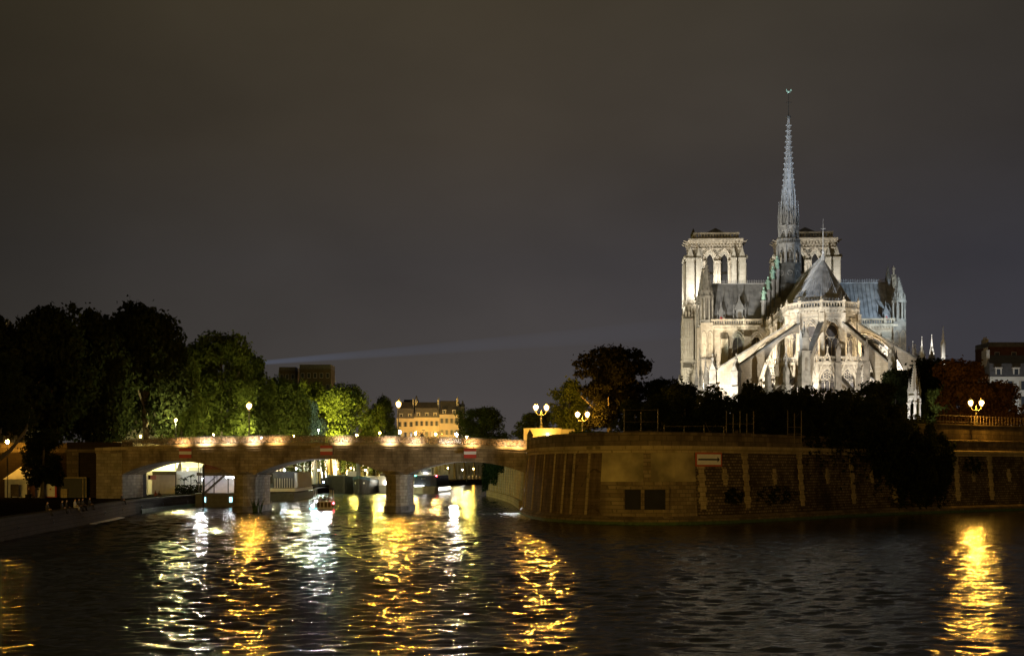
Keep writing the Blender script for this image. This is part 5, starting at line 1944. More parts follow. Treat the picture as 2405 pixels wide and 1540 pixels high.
GI = 'dark trees of the cathedral garden'
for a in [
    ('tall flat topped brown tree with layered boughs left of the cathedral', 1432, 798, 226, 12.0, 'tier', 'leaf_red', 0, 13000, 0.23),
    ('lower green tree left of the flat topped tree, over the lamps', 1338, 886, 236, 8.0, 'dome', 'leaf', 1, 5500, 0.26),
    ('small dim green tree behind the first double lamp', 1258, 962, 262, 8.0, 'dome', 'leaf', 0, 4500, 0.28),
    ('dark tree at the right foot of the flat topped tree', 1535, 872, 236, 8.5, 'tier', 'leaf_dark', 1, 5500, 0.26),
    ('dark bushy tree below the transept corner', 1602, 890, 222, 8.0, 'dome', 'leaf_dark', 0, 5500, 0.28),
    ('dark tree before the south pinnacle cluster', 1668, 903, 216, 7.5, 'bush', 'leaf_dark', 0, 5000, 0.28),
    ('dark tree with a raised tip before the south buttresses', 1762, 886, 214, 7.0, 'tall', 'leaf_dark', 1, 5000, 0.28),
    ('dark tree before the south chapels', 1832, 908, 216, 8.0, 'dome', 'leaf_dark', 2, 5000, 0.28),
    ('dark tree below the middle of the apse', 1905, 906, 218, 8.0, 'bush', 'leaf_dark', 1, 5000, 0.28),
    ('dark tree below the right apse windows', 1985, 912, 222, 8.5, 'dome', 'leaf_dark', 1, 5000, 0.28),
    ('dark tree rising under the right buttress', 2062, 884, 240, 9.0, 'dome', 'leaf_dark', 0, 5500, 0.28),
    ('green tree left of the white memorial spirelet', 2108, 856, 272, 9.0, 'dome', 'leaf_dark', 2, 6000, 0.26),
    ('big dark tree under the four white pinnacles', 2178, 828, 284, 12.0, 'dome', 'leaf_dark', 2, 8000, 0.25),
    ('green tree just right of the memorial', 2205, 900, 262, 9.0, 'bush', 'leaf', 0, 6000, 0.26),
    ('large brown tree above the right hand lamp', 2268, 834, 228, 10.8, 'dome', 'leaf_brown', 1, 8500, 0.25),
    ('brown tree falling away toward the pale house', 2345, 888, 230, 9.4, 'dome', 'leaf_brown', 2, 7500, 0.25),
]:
    lab, u, vt, Y, wd, k, mt, v, n, lf = a
    tree_at('garden_tree', lab, u, vt, Y, wd, k, mt, v, n, lf, GI, 8.9)
gn = ['by the tall brown tree', 'behind the first railing', 'below the transept corner', 'below the pinnacle cluster', 'left of the tree with the raised tip', 'right of the tree with the raised tip',
      'before the south chapels', 'below the left apse window', 'below the middle apse window', 'below the right apse window', 'over the ivy top', 'left of the memorial foot']
for i, (u, vt, Y) in enumerate(((1490, 938, 192), (1552, 926, 188), (1612, 930, 184), (1670, 922, 182), (1728, 925, 180), (1790, 922, 180), (1850, 925, 182), (1912, 928, 186), (1972, 932, 190), (2035, 930, 196), (2095, 950, 204), (2148, 975, 214))):
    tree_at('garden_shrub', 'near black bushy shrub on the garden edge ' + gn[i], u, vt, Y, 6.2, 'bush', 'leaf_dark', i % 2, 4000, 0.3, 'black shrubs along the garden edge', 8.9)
hd = MB()
hp = at(1395, 1000, 172)
rng = np.random.default_rng(5)
q = np.stack([rng.uniform(-2.9, 2.9, 1800), rng.uniform(-0.6, 0.6, 1800), rng.uniform(0, 1.5, 1800)], 1)
ho = bpy.data.objects.new('hedge', leaves_mesh('hedge', q, np.tile([0, -0.3, 0.8], (1800, 1)), 0.16, M['leaf'], 8))
COL.objects.link(ho)
ho.location = (hp.x, 172, 8.9)
tag(ho, 'low clipped hedge on the wall top below the second double lamp', 'hedge')

# dark ivy and boughs hanging over the island wall
def hanging(name, label, line, tests, n, size, m, seed, thick, zr, kind=None):
    rng = np.random.default_rng(seed)
    pts, nr = [], []
    while len(pts) < n:
        s, z = rng.uniform(tests[0], tests[1]), rng.uniform(*zr)
        if tests[2](s, z, rng):
            o = -rng.uniform(0.0, 1.0) * thick(s, z)
            p = line.at(s, batter(z) + o if line is ISL else (-batter(z) * 0 - o), z)
            q2 = line.at(s, -1 if line is ISL else 1, z) - line.at(s, 0, z)
            pts.append(p)
            nr.append(q2 + Vector((0, 0, 0.3)))
    ob = bpy.data.objects.new(name, leaves_mesh(name, np.array([tuple(p) for p in pts]), np.array([tuple(p) for p in nr]), size, m, seed))
    COL.objects.link(ob)
    tag(ob, label, 'ivy')
    return ob
sI0, sI1 = ISL.s_of(1886), ISL.s_of(2254)
def low_edge(f):
    """How far down the ivy hangs (z) along its width, f in 0..1."""
    base = np.interp(f, [0, 0.08, 0.2, 0.3, 0.42, 0.5, 0.6, 0.7, 0.8, 0.88, 0.94, 1.0], [9.3, 8.8, 8.2, 7.5, 6.9, 5.4, 2.8, 1.2, 0.9, 1.9, 4.0, 7.2])
    return base + 0.7 * sin(f * 47) + 0.55 * sin(f * 83 + 1) + 0.4 * sin(f * 171 + 2)
def ivy_test(s, z, rng):
    f = (s - sI0) / (sI1 - sI0)
    d = z - low_edge(f)
    top = 10.2 + 0.9 * sin(f * 31) + 0.6 * sin(f * 67 + 2) + 1.2 * sin(pi * f)
    if z > top:
        return rng.random() < 0.15 * math.exp((top - z) / 0.3)
    if d > 0:
        edge = min(1, d / 1.6)
        hole = 0.5 + 0.5 * sin(s * 1.3 + 2 * sin(z * 1.1)) * sin(z * 1.7 + s * 0.5)
        return rng.random() < edge * (0.45 + 0.55 * hole if f > 0.45 else 0.15 + 0.7 * hole ** 2)
    # single trailing stems below the mass
    stem = abs(sin(s * 2.1 + 0.7 * sin(z * 1.3))) > 0.965
    return rng.random() < (0.5 if stem else 0.04) * math.exp(d / 0.9)
iv = hanging('ivy', 'black mass of ivy and boughs hanging over the island wall', ISL, (sI0, sI1, ivy_test), 17000, 0.24, M['leaf_dark'], 4,
        lambda s, z: 0.25 + max(0, sin(pi * min(1, max(0, (s - sI0) / (sI1 - sI0)) ** 1.5))) * max(0.2, (1.5 + 0.7 * sin(s * 0.9) + 0.6 * sin(z * 1.3 + s * 0.4)) * min(1, max(0, (z - 0.5) / 5))), (0.5, 12.4))
def ivy2(s, z, rng):
    d = s - 111
    lo = 0.9 if abs(d) < 4 else (4.2 + 1.6 * sin(s * 0.9) if d < -4 and d > -34 else 99)
    if d < -34 and d > -50:
        lo = 6.3 + 1.2 * sin(s * 1.7)
    return z > lo
hanging('ivy', 'dark green ivy curtain on the ribbed wall inside the right arch', BL, (60, 117, ivy2), 6000, 0.28, M['ivy'], 6, lambda s, z: 0.7 if abs(s - 111) > 4 else 1.6, (0.6, 10.5))
def weed_test(c0, w0, zc, hh):
    def t(s, z, rng):
        k = ((s - c0) / w0) ** 2 + ((z - zc) / hh) ** 2
        n = 0.5 + 0.5 * sin(s * 3.1 + 1.7 * sin(z * 2.3)) * sin(z * 3.7 + s)
        return rng.random() < max(0, 1 - k) * n ** 1.5
    return t
for ua, ub, zc, hh, lb in ((1700, 1752, 2.9, 1.1, 'first patch right of the arrow sign'), (1776, 1876, 2.9, 1.3, 'wider patch between the next two stone pilasters'), (2262, 2322, 6.4, 1.4, 'patch hanging right of the ivy below the lamp abutment')):
    a_, b_ = ISL.s_of(ua), ISL.s_of(ub)
    hanging('wall_weeds', 'dark weeds growing on the rubble wall, ' + lb, ISL, (a_, b_, weed_test((a_ + b_) / 2, (b_ - a_) / 2, zc, hh)), 420, 0.17, M['leaf_dark'], 31, lambda s, z: 0.25, (zc - hh, zc + hh))
rd = MB()
for k in range(26):
    x_ = -36.2 + R.uniform(0, 1.1)
    y_ = 212.3 + R.uniform(-0.2, 0.5)
    dx_ = R.uniform(-0.5, 0.7)
    rd.tube([(x_ + 0.6, 199.0, -0.2), (x_ + 0.6 + dx_ * 0.4, 198.9, 0.9), (x_ + 0.6 + dx_, 198.8, R.uniform(1.2, 2.0))], [0.05, 0.04, 0.012], 4)
tag(rd.build('reeds', M['algae']), 'clump of reeds growing at the foot of the left bridge pier', 'reeds')

# =================================================================== lamps
def globe_profile(r):
    return [(r * 0.18, -r * 1.25), (r * 0.55, -r * 0.95), (r * 0.95, -r * 0.1), (r * 1.0, r * 0.35), (r * 0.8, r * 0.75), (r * 0.4, r * 0.95)]
def lantern(parent, c, r, m):
    g = MB().lathe([(a, c[2] + b) for a, b in globe_profile(r)], 10, (c[0], c[1]))
    go = g.build('lantern', m, parent, True)
    if m is M['lamp_sodium'] and r > 0.32:               # big street lanterns: a bright bulb inside glowing glass
        go.data.materials[0] = M['lantern_glass']
        MB().lathe([(a * 0.6, c[2] + b * 0.6) for a, b in globe_profile(r)], 10, (c[0], c[1])).build('bulb', M['bulb'], go, True)
    k = MB()
    k.lathe([(r * 0.45, c[2] + r * 0.98), (r * 0.5, c[2] + r * 1.06), (r * 0.2, c[2] + r * 1.2), (0.03, c[2] + r * 1.7)], 8, (c[0], c[1]))
    k.build('finial', M['iron_green'], go)
    k = MB()
    k.lathe([(r * 0.12, c[2] - r * 1.75), (r * 0.22, c[2] - r * 1.5), (r * 0.24, c[2] - r * 1.28)], 8, (c[0], c[1]))
    k.build('socket', M['iron_green'], go)
def single_lamp(label, x, y, zb, zg, r=0.4, m='lamp_sodium', group=None, name='street_lamp', boost=0, bc=(1.0, 0.8, 0.3)):
    o = thing(name, label, 'street lamp', (x, y, zb), 0, group)
    p = MB()
    h = zg - zb
    p.lathe([(0.17, 0), (0.15, 0.8), (0.09, 0.95), (0.065, h * 0.6), (0.05, h - r * 1.7)], 8)
    p.build('post', M['iron'], o)
    lantern(o, (0, 0, h), r, M[m])
    if boost:                                            # the lamp's own light, thrown down and around
        d = bpy.data.lights.new('lamp_light', 'POINT')
        d.energy = boost
        d.color = bc
        d.shadow_soft_size = r
        lo = bpy.data.objects.new('lamp_light', d)
        COL.objects.link(lo)
        lo.parent = o
        lo.location = (0, 0, h - r * 2.6)
    return o
def double_lamp(label, x, y, zb, zg, gap, r=0.42, group='double armed lamps'):
    o = thing('double_lamp', label, 'street lamp', (x, y, zb), 0, group)
    h = zg - zb
    p = MB()
    p.lathe([(0.26, 0), (0.22, 0.3), (0.13, 0.5), (0.17, h * 0.25), (0.10, h * 0.3), (0.14, h * 0.5), (0.08, h * 0.55), (0.07, h - 1.0), (0.12, h - 0.95), (0.1, h - 0.7), (0.02, h - 0.35)], 8)
    p.build('post', M['iron_green'], o)
    for s in (-1, 1):
        a = MB()
        a.tube([(0, 0, h - 0.95), (s * gap * 0.25, 0, h - 1.05), (s * gap * 0.42, 0, h - 0.85), (s * gap * 0.5, 0, h - 0.72)], [0.07, 0.06, 0.06, 0.08], 6)
        a.build('arm', M['iron_green'], o)
        lantern(o, (s * gap / 2, 0, h), r, M['lamp_sodium'])
    return o
c = at(1271, 957, 204.5)
double_lamp('tall double lamp on the orange lit parapet nearest the bridge', c.x, c.y, 11.7, c.z, 1.5)
c = at(1368, 973, 222)
double_lamp('lower double lamp behind the hedge, right of the parapet lamp', c.x, c.y, 9.0, c.z, 1.5)
c = at(2292.5, 946, 203)
double_lamp('double lamp on the bridge abutment at far right', c.x, c.y, 12.2, c.z, 1.5)
c = at(585, 953, 204)
single_lamp('tall single lamp on the left half of the bridge', c.x, c.y, camber(c.x) + 0.36, c.z, 0.44, 'lamp_sodium', 'single lamps on the bridge')
c = at(936, 949, 204)
single_lamp('tall single lamp on the bridge near the yellow houses', c.x, c.y, camber(c.x) + 0.36, c.z, 0.44, 'lamp_sodium', 'single lamps on the bridge')
GRN, YEL = (0.95, 0.9, 0.36), (1.0, 0.86, 0.16)
far = [(976, 1017, 556, 0.6, 'lamp_sodium', 'bright lamp before the middle yellow house', 3500, (1, 0.76, 0.36)), (1023, 1019, 556, 0.6, 'lamp_sodium', 'bright lamp before the right side of the yellow houses', 3500, (1, 0.76, 0.36)),
       (939, 1015, 545, 0.5, 'lamp_white', 'white lamp low beside the tall bridge lamp', 0, YEL), (892, 1016, 440, 0.4, 'lamp_sodium', 'lamp glowing beside the brightest yellow tree', 14000, YEL),
       (838, 1022, 408, 0.3, 'lamp_sodium', 'lamp under the yellow green tree', 9000, YEL),
       (1072, 1020, 545, 0.5, 'lamp_white', 'lamp at the edge of the round dark tree', 4000, YEL), (1096, 1026, 440, 0.45, 'lamp_sodium', 'lamp right of the bright awning', 9000, YEL),
       (413, 986, 236, 0.17, 'lamp_sodium', 'small lamp among trunks at the left bridge end', 16000, GRN), (17, 1037, 207, 0.26, 'lamp_sodium', 'bright lamp behind the forked tree', 0, YEL),
       (502, 1020, 270, 0.12, 'lamp_sodium', 'lamp half hidden under the domed green tree', 15000, GRN), (614, 1027, 290, 0.2, 'lamp_white', 'low white lamp right of the tall bridge lamp', 17000, GRN),  # the low white lamp stands in for a car headlight
       (690, 1024, 335, 0.16, 'lamp_sodium', 'lamp under the dark green tree', 16000, GRN), (748, 1010, 376, 0.16, 'lamp_cool', 'white lamp by the silvery tree', 26000, (0.8, 1.0, 0.8)), (330, 1024, 248, 0.15, 'lamp_sodium', 'lamp between trunks above the dark abutment', 9000, GRN)]
for u, v, Y, r, m, nm, bo_, bc_ in far:
    p = at(u, v, Y)
    single_lamp('distant ' + nm if Y > 300 else nm, p.x, Y, ground_z(p.x, Y), p.z, r, m, 'lamps on the left quay', 'street_lamp', bo_, bc_)
for i, (x, y, tx, ty, pw, lb) in enumerate(((-47.6, 449, -44.5, 459, 150000, 'brightest yellow tree'), (-54.8, 414, -51, 427, 60000, 'yellow green tree'))):
    ul_ = thing('tree_uplight', 'ground floodlight shining up into the %s behind the parapet' % lb, 'floodlight', (x, y, 8.86))
    MB().box(-0.3, 0.3, -0.2, 0.2, 0, 0.35).build('housing', M['iron'], ul_)
    spot('beam', (0, 0, 0.5), (tx - x, ty - y, 13), pw, (1.0, 0.88, 0.2), 105, 0.8, 0.3, ul_)
NQ = Line([(36, -60), (44, 20), (52, 70), (62, 104), (84, 118), (140, 122)], 2.0)
nq = thing('neighbour_quay_wall', 'stone quay wall of the next island outside the right frame edge', 'wall')
w = MB()
strip(w, NQ, [(0.6, -1.5), (-2, -1.5), (-2, 5.0), (0, 5.0)], 0, NQ.L, 3)
w.build('wall_face', M['quay'], nq)
w = MB()
strip(w, NQ, rect(-0.6, 0.0, 5.003, 6.0), 0, NQ.L, 3)
w.build('parapet', M['coping'], nq)
sheet('neighbour_quay', [(p.x + 0.5, p.y - 0.3) for p in (NQ.at(s, -0.6) for s in np.linspace(0, NQ.L, 40))] + [(140, -60)], 5.0, M['asphalt'])
for i, (x, y, z) in enumerate(((67, 100, 13.5), (60, 30, 13.5))):
    single_lamp('tall lamp on the next island quay outside the picture, %s' % ['nearest the point', 'farthest up river'][i], x, y, 5.0, z, 0.4)
# unseen bridge behind the camera, carrying strong fill lamps added for the near walls
nb = thing('near_bridge', 'broad stone bridge behind the camera carrying a row of lamps', 'bridge')
MB().box(-70, 70, -52, -34, 7.6, 9.2).build('deck', M['bridge'], nb)
MB().box(-70, 70, -34.6, -34.2, 9.203, 10.2).build('parapet', M['coping'], nb)
for x in (-22, 22):
    MB().box(x - 2, x + 2, -51, -35, -1.5, 7.597).build('pier', M['pier'], nb)
for i, x in enumerate((-66, -58, -50, -42, -34, -26)):
    single_lamp('lamp on the bridge behind the camera, %s' % ['first', 'second', 'third', 'fourth', 'fifth', 'sixth'][i], x, -36, 9.2, 14.6, 0.5, 'lamp_near', 'lamps on the bridge behind')

# bright parapet blocks at the bridge end and the abutment at far right
pb = thing('bridge_end_parapet', 'smooth orange lit stone parapet block under the double lamp', 'wall', (0, 0, 0))
MB().box(1.65, 7.0, 204.0, 205.2, 8.4, 11.7).build('block', M['orange_wall'], pb)
MB().box(7.003, 8.8, 204.1, 205.0, 8.4, 11.55).build('block', M['orange_wall'], pb)
MB().box(2.0, 6.6, 203.94, 203.997, 9.2, 11.2).build('inset_panel', M['orange_wall'], pb)
wlp = thing('wall_lamp', 'small bright lamp on the face of the orange lit parapet block', 'lamp', (5.0, 203.6, 10.75))
MB().ball((0, 0, 0), 0.16, 8, 6).build('globe', emit('wall_lamp_glow', (1, 0.8, 0.5), 60, False), wlp)
MB().box(-0.05, 0.05, 0.12, 0.34, -0.05, 0.05).build('bracket', M['iron'], wlp)
d_ = bpy.data.lights.new('lamp_light', 'POINT')
d_.energy, d_.color, d_.shadow_soft_size = 1500, (1.0, 0.55, 0.08), 0.2
lo_ = bpy.data.objects.new('lamp_light', d_)
COL.objects.link(lo_)
lo_.parent = wlp
lo_.location = (-0.6, -2.2, 0.6)  # boost light added out in front to turn the block orange
rb = thing('bridge_abutment', 'smooth stone abutment with iron railing under the far right lamp', 'wall')
w = MB()
s0 = ISL.s_of(2226)
strip(w, ISL, rect(1.5, 4.5, 8.9, 12.0), s0, ISL.L, 1.0)
w.build('block', M['coping'], rb)
w = MB()
strip(w, ISL, rect(1.35, 4.6, 12.003, 12.2), s0 - 0.1, ISL.L, 1.0)
w.build('coping', M['coping'], rb)
w = MB()
for s in np.arange(s0 + 0.3, s0 + 40, 0.75):
    a_ = ISL.at(s, 1.8, 12.2)
    w.bar(a_, a_ + Vector((0, 0, 1.25)), 0.05)
for z in (12.5, 13.35):
    for s in np.arange(s0 + 0.3, s0 + 39, 0.75):
        w.bar(ISL.at(s, 1.8, z), ISL.at(s + 0.75, 1.8, z), 0.04)
w.build('railing', M['rust'], rb)

# wire railings on the island wall top
def rail(name, label, ua, ub, Y, posts, h, rails, m='rust', z0=8.9):
    o = thing(name, label, 'fence')
    pa, pb_ = at(ua, 1000, Y), at(ub, 1000, Y)
    n = posts
    for k in range(n):
        x = pa.x + (pb_.x - pa.x) * k / (n - 1)
        MB().box(x - 0.035, x + 0.035, Y - 0.035, Y + 0.035, z0, z0 + h * (1 if k % 2 == 0 else 0.92)).build('post', M[m], o)
    r_ = MB()
    for f in rails:
        r_.box(pa.x, pb_.x, Y - 0.015, Y + 0.015, z0 + h * f, z0 + h * f + 0.03)
    r_.build('rail', M[m], o)
rail('wire_fence', 'thin rusty wire fence on the wall top below the transept', 1466, 1545, 163, 3, 3.8, (0.35, 0.62, 0.97))
rail('wire_fence', 'thin rusty wire fence with a ladder like gate below the south chapels', 1706, 1770, 164, 5, 3.6, (0.3, 0.6))
rail('wire_fence', 'short rusty fence below the middle of the apse', 1850, 1882, 170, 3, 3.9, (0.3, 0.5))
rail('low_railing', 'row of low posts on the wall top left of the arrow sign', 1560, 1700, 158.5, 4, 1.9, (0.9,))

# white neo-gothic memorial among the trees
mx = at(2148, 900, 258)
mm = thing('memorial', 'slim white gothic memorial with openwork spirelet standing among dark trees', 'monument', (mx.x, 258, 8.9))
WS = mat('white_memorial_stone', (0.62, 0.60, 0.55), 0.8, 0.2, 2.0, bump=0.3)
w = MB().prism(ngon(6, 1.9), 0, 1.2)
w.prism(ngon(6, 1.5), 1.203, 3.0)
w.prism(ngon(6, 1.7), 3.003, 3.3)
w.build('plinth', WS, mm)
for k in range(3):
    a = radians(-100 + 120 * k)
    x_, y_ = 1.05 * cos(a), 1.05 * sin(a)
    p = MB()
    p.prism(ngon(6, 0.26, (x_, y_)), 3.303, 8.6)
    p.prism(ngon(6, 0.42, (x_, y_)), 8.603, 8.9)
    pinnacle(p, x_, y_, 8.903, 13.0, 0.42)
    p.build('corner_pillar', WS, mm)
w = MB()
w.prism(ngon(6, 1.15), 9.6, 10.1)
for k in range(3):
    a0, a1 = radians(-100 + 120 * k), radians(20 + 120 * k)
    pa, pb_ = Vector((1.05 * cos(a0), 1.05 * sin(a0), 0)), Vector((1.05 * cos(a1), 1.05 * sin(a1), 0))
    L = (pb_ - pa).length
    T = lambda u, z, pa=pa, pb_=pb_, L=L: pa.lerp(pb_, u / L + 0.5) + Vector((0, 0, z))
    w.tube([T(u, z) for u, z in arch_pts(1.4, 8.6, 1.2, 6)], 0.12, 5)
    for s in (-1, 1):
        w.bar(T(s * 0.8, 9.0), T(0, 11.6), 0.16)
w.cone(ngon(6, 0.95), 10.103, (0, 0, 16.3))
for k in range(6):
    a = k * pi / 3
    for f in np.linspace(0.08, 0.92, 12):
        w.cbox((0.95 * (1 - f) * cos(a), 0.95 * (1 - f) * sin(a), 10.1 + 6.2 * f), (0.2, 0.2, 0.2))
w.build('openwork_spirelet', WS, mm)
w = MB()
w.lathe([(0.42, 3.303), (0.38, 4.6), (0.30, 5.6), (0.36, 6.4), (0.34, 6.8), (0.12, 7.05), (0.11, 7.15)], 9)
w.ball((0, 0, 7.35), 0.2, 8, 6, 1.25)
w.ball((-0.2, -0.3, 6.75), 0.13, 7, 5, 1.2)
w.tube([(-0.2, -0.3, 6.65), (-0.15, -0.32, 6.2)], [0.13, 0.15], 6)
w.tube([(0.32, -0.02, 6.65), (0.4, -0.25, 6.1), (0.0, -0.36, 6.0)], [0.12, 0.11, 0.08], 6)
w.tube([(-0.32, -0.02, 6.65), (-0.42, -0.2, 6.2), (-0.2, -0.4, 6.2)], [0.12, 0.11, 0.08], 6)
w.build('statue', WS, mm, True)
spot('floodlight_beam', (mx.x - 4, 251, 9.6), (mx.x, 258, 18), 2600, WHITE, 90, 0.6, 0.2)

# =================================================================== houses
def house(label, x0, x1, y, zb, zeave, floors, nwin, m, roof='mansard', roofh=4.5, depth=10, win=(0.9, 1.7), chim=2, dorm=0, lit=(), group=None, name='house', zfirst=None, rm='slate', shut=True):
    o = thing(name, label, 'house', ((x0 + x1) / 2, y, zb), 0, group)
    W = (x1 - x0) / 2
    H = zeave - zb
    MB().box(-W, W, 0, depth, 0, H).build('wall', M[m], o)
    c = MB().box(-W - 0.1, W + 0.1, -0.3, depth, H + 0.003, H + 0.35)
    c.build('cornice', M[m], o)
    r = MB()
    if roof == 'mansard':
        r.extr([(-W, -0.1, H + 0.353), (W, -0.1, H + 0.353), (W, depth, H + 0.353), (-W, depth, H + 0.353)],
               [(-W + 0.3, 1.3, H + roofh * 0.62), (W - 0.3, 1.3, H + roofh * 0.62), (W - 0.3, depth - 1.3, H + roofh * 0.62), (-W + 0.3, depth - 1.3, H + roofh * 0.62)])
        r.extr([(-W + 0.3, 1.3, H + roofh * 0.623), (W - 0.3, 1.3, H + roofh * 0.623), (W - 0.3, depth - 1.3, H + roofh * 0.623), (-W + 0.3, depth - 1.3, H + roofh * 0.623)],
               [(-W + 0.8, depth * 0.45, H + roofh), (W - 0.8, depth * 0.45, H + roofh), (W - 0.8, depth * 0.55, H + roofh), (-W + 0.8, depth * 0.55, H + roofh)])
    elif roof == 'gable':
        r.extr([(-W, -0.2, H + 0.353), (-W, depth, H + 0.353), (-W, depth / 2, H + roofh)], [(W, -0.2, H + 0.353), (W, depth, H + 0.353), (W, depth / 2, H + roofh)])
    else:
        r.box(-W, W, 0.2, depth, H + 0.353, H + roofh)
    ro = r.build('roof', M[rm], o)
    for k in range(chim):
        cx = -W + 0.6 + (2 * W - 1.2) * (k / max(1, chim - 1)) if chim > 1 else W - 0.8
        q = MB().box(cx - 0.35, cx + 0.35, depth * 0.3, depth * 0.62, H + roofh * 0.3, H + roofh + 1.0)
        for j in range(3):
            q.lathe([(0.14, H + roofh + 1.0), (0.12, H + roofh + 1.6)], 6, (cx, depth * (0.36 + 0.1 * j)))
        q.build('chimney', M['house_pale'], ro)
    fh = H / floors if zfirst is None else (H - zfirst) / floors
    z_ = 0 if zfirst is None else zfirst
    wm = None
    for f in range(floors):
        for k in range(nwin):
            cx = -W + 2 * W * (k + 0.5) / nwin
            cz = z_ + fh * (f + 0.52)
            if wm is None:
                wnd = MB().box(-win[0] / 2 - 0.1, win[0] / 2 + 0.1, -0.06, -0.003, -win[1] / 2 - 0.12, win[1] / 2 + 0.1).build('window', M['house_pale'], o)
                pn = MB().box(-win[0] / 2, win[0] / 2, -0.075, -0.063, -win[1] / 2, win[1] / 2).build('pane', M['win_dark'], wnd)
                if shut:
                    sh = MB()
                    for s in (-1, 1):
                        sh.box(s * win[0] * 0.5 - 0.04 + (0 if s > 0 else -win[0] * 0.32), s * win[0] * 0.5 + 0.04 + (win[0] * 0.32 if s > 0 else 0), -0.12, -0.08, -win[1] / 2, win[1] / 2)
                    sh.build('shutters', M['shutter'], wnd)
                wm = wnd
                wnd.location = (cx, 0, cz)
            else:
                wnd = copy_tree(wm, o)
                wnd.location = (cx, 0, cz)
            if (f, k) in lit:
                for ch in wnd.children:
                    if ch.name.startswith('pane'):
                        ch.data = ch.data.copy()
                        ch.data.materials[0] = LITP
    for k in range(dorm):
        cx = -W + 2 * W * (k + 0.5) / dorm
        d = MB().box(cx - 0.65, cx + 0.65, 0.15, 1.5, H + 0.5, H + 2.1)
        d.box(cx - 0.8, cx + 0.8, 0.05, 1.6, H + 2.103, H + 2.3)
        do = d.build('dormer', M['house_pale'], ro)
        MB().box(cx - 0.4, cx + 0.4, 0.12, 0.148, H + 0.7, H + 1.95).build('pane', M['win_dark'], do)
    bn = MB()
    for f in range(1, floors):
        bn.box(-W - 0.02, W + 0.02, -0.05, -0.003, z_ + fh * f - 0.1, z_ + fh * f + 0.06)
    bn.build('string_course', M[m], o)
    return o
LITP = emit('lit_window', (1, 0.62, 0.2), 0.9)
YH = 575
k = YH / F_PX
X = lambda u: (u - CU) * k
Zv = lambda v: CAMZ + (HOR - v) * k
house('left yellow lit house with steep grey roof beside the tall bridge lamp', X(932), X(972.6), YH, 8.86, Zv(984), 4, 3, 'house_cream', 'mansard', 7.0, 10, (0.95, 1.9), 2, 2, (), 'lit houses across the river')
house('middle yellow lit house with five windows a floor and three dormers', X(973), X(1031.6), YH - 0.5, 8.86, Zv(982), 4, 5, 'house_cream', 'mansard', 6.6, 10, (0.95, 1.9), 2, 3, ((2, 3),), 'lit houses across the river')
house('right yellow lit house with dark roof partly behind the round tree', X(1032), X(1078), YH - 0.2, 8.86, Zv(975), 4, 4, 'house_cream', 'gable', 6, 10, (0.95, 1.9), 1, 2, (), 'lit houses across the river')
house('pale tall house end rising behind the right dark roof', X(1052), X(1087), YH + 18, 8.86, Zv(952), 5, 3, 'house_pale', 'flat', 1.5, 8, (0.9, 1.6), 1, 0)
house('pale gable standing behind the left yellow house', X(940), X(975), YH + 16, 8.86, Zv(950), 5, 3, 'house_pale', 'gable', 3, 9, (0.9, 1.6), 1, 0)
k = 520 / F_PX
house('dark square topped building left of two behind the trees', (655 - CU) * k, (694 - CU) * k, 520, 8.86, CAMZ + 228 * k, 8, 3, 'house_brown', 'flat', 1.6, 12, (1, 1.6), 0, 0, name='apartment_building', shut=False)
house('wider dark square topped building right of two behind the trees', (708 - CU) * k, (781 - CU) * k, 515, 8.86, CAMZ + 229 * k, 8, 5, 'house_brown', 'flat', 2.0, 12, (1, 1.6), 0, 0, name='apartment_building', shut=False)
for i, (u0, u1, m, lb) in enumerate(((215, 262, 'house_cream', 'yellow lit facade low between trunks above the abutment'), (262, 322, 'house_pale', 'pale grey facade between the left quay trunks'), (322, 372, 'house_pale', 'light facade between the middle trunks'), (372, 440, 'house_cream', 'yellow facade behind the small lamp at the bridge end'), (-10, 60, 'house_brown', 'dim brown facade behind the forked tree'), (560, 640, 'house_cream', 'low yellow facade under the green trees right of the bridge lamp'))):
    Y = 300 if u1 < 500 else 380
    if u1 < 70:
        Y = 245
    k = Y / F_PX
    house(lb, (u0 - CU) * k, (u1 - 1 - CU) * k, Y, 8.86, 24 + i % 3 if i < 5 else 17 + i % 2, 4, 3, m, 'mansard', 5, 9, (1.0, 1.9), 2, 2, ((0, 1), (0, 2)) if i in (0, 3) else (), 'houses behind the left quay trees')
k = 305 / F_PX
house('pale house with blue grey zinc mansard at the right edge', (2325 - CU) * k, (2450 - CU) * k, 305, 8.9, CAMZ + (HOR - 888) * k, 5, 4, 'house_pale', 'mansard', 5.2, 10, (1.0, 1.9), 2, 3, (), rm='zinc')
k = 345 / F_PX
house('dark red brick building rising behind the zinc roofed house', (2322 - CU) * k, (2480 - CU) * k, 345, 8.9, CAMZ + (HOR - 818) * k, 7, 4, 'brick', 'flat', 1.5, 10, (1.0, 1.6), 2, 0, (), shut=False)
c_ = at(2392, 1002, 288)  # unseen lamp added to brighten the right-hand house front
single_lamp('street lamp hidden by brown trees before the zinc roofed house', c_.x, 290, 8.9, 16.5, 0.25, 'lamp_white', None, 'street_lamp', 6000, (0.9, 0.95, 1.0))
# lit cafe awning below the yellow houses
aw = thing('awning', 'long bright white lit cafe awning before the right yellow house', 'awning', ((1057 - CU) * 0.141, 480, 8.86))
MB().box(-3.6, 3.6, 0, 2.5, 6.1, 6.3).build('roof', M['canvas'], aw)
MB().box(-3.6, 3.6, -0.05, 0.0, 5.6, 7.0).build('lit_valance', emit('awning_glow', (1, 0.9, 0.7), 3.2), aw)  # valance emits to stand for the light falling on it
for x in (-3.4, 3.4):
    MB().box(x - 0.05, x + 0.05, 0.1, 0.2, 0, 6.1).build('post', M['iron'], aw)

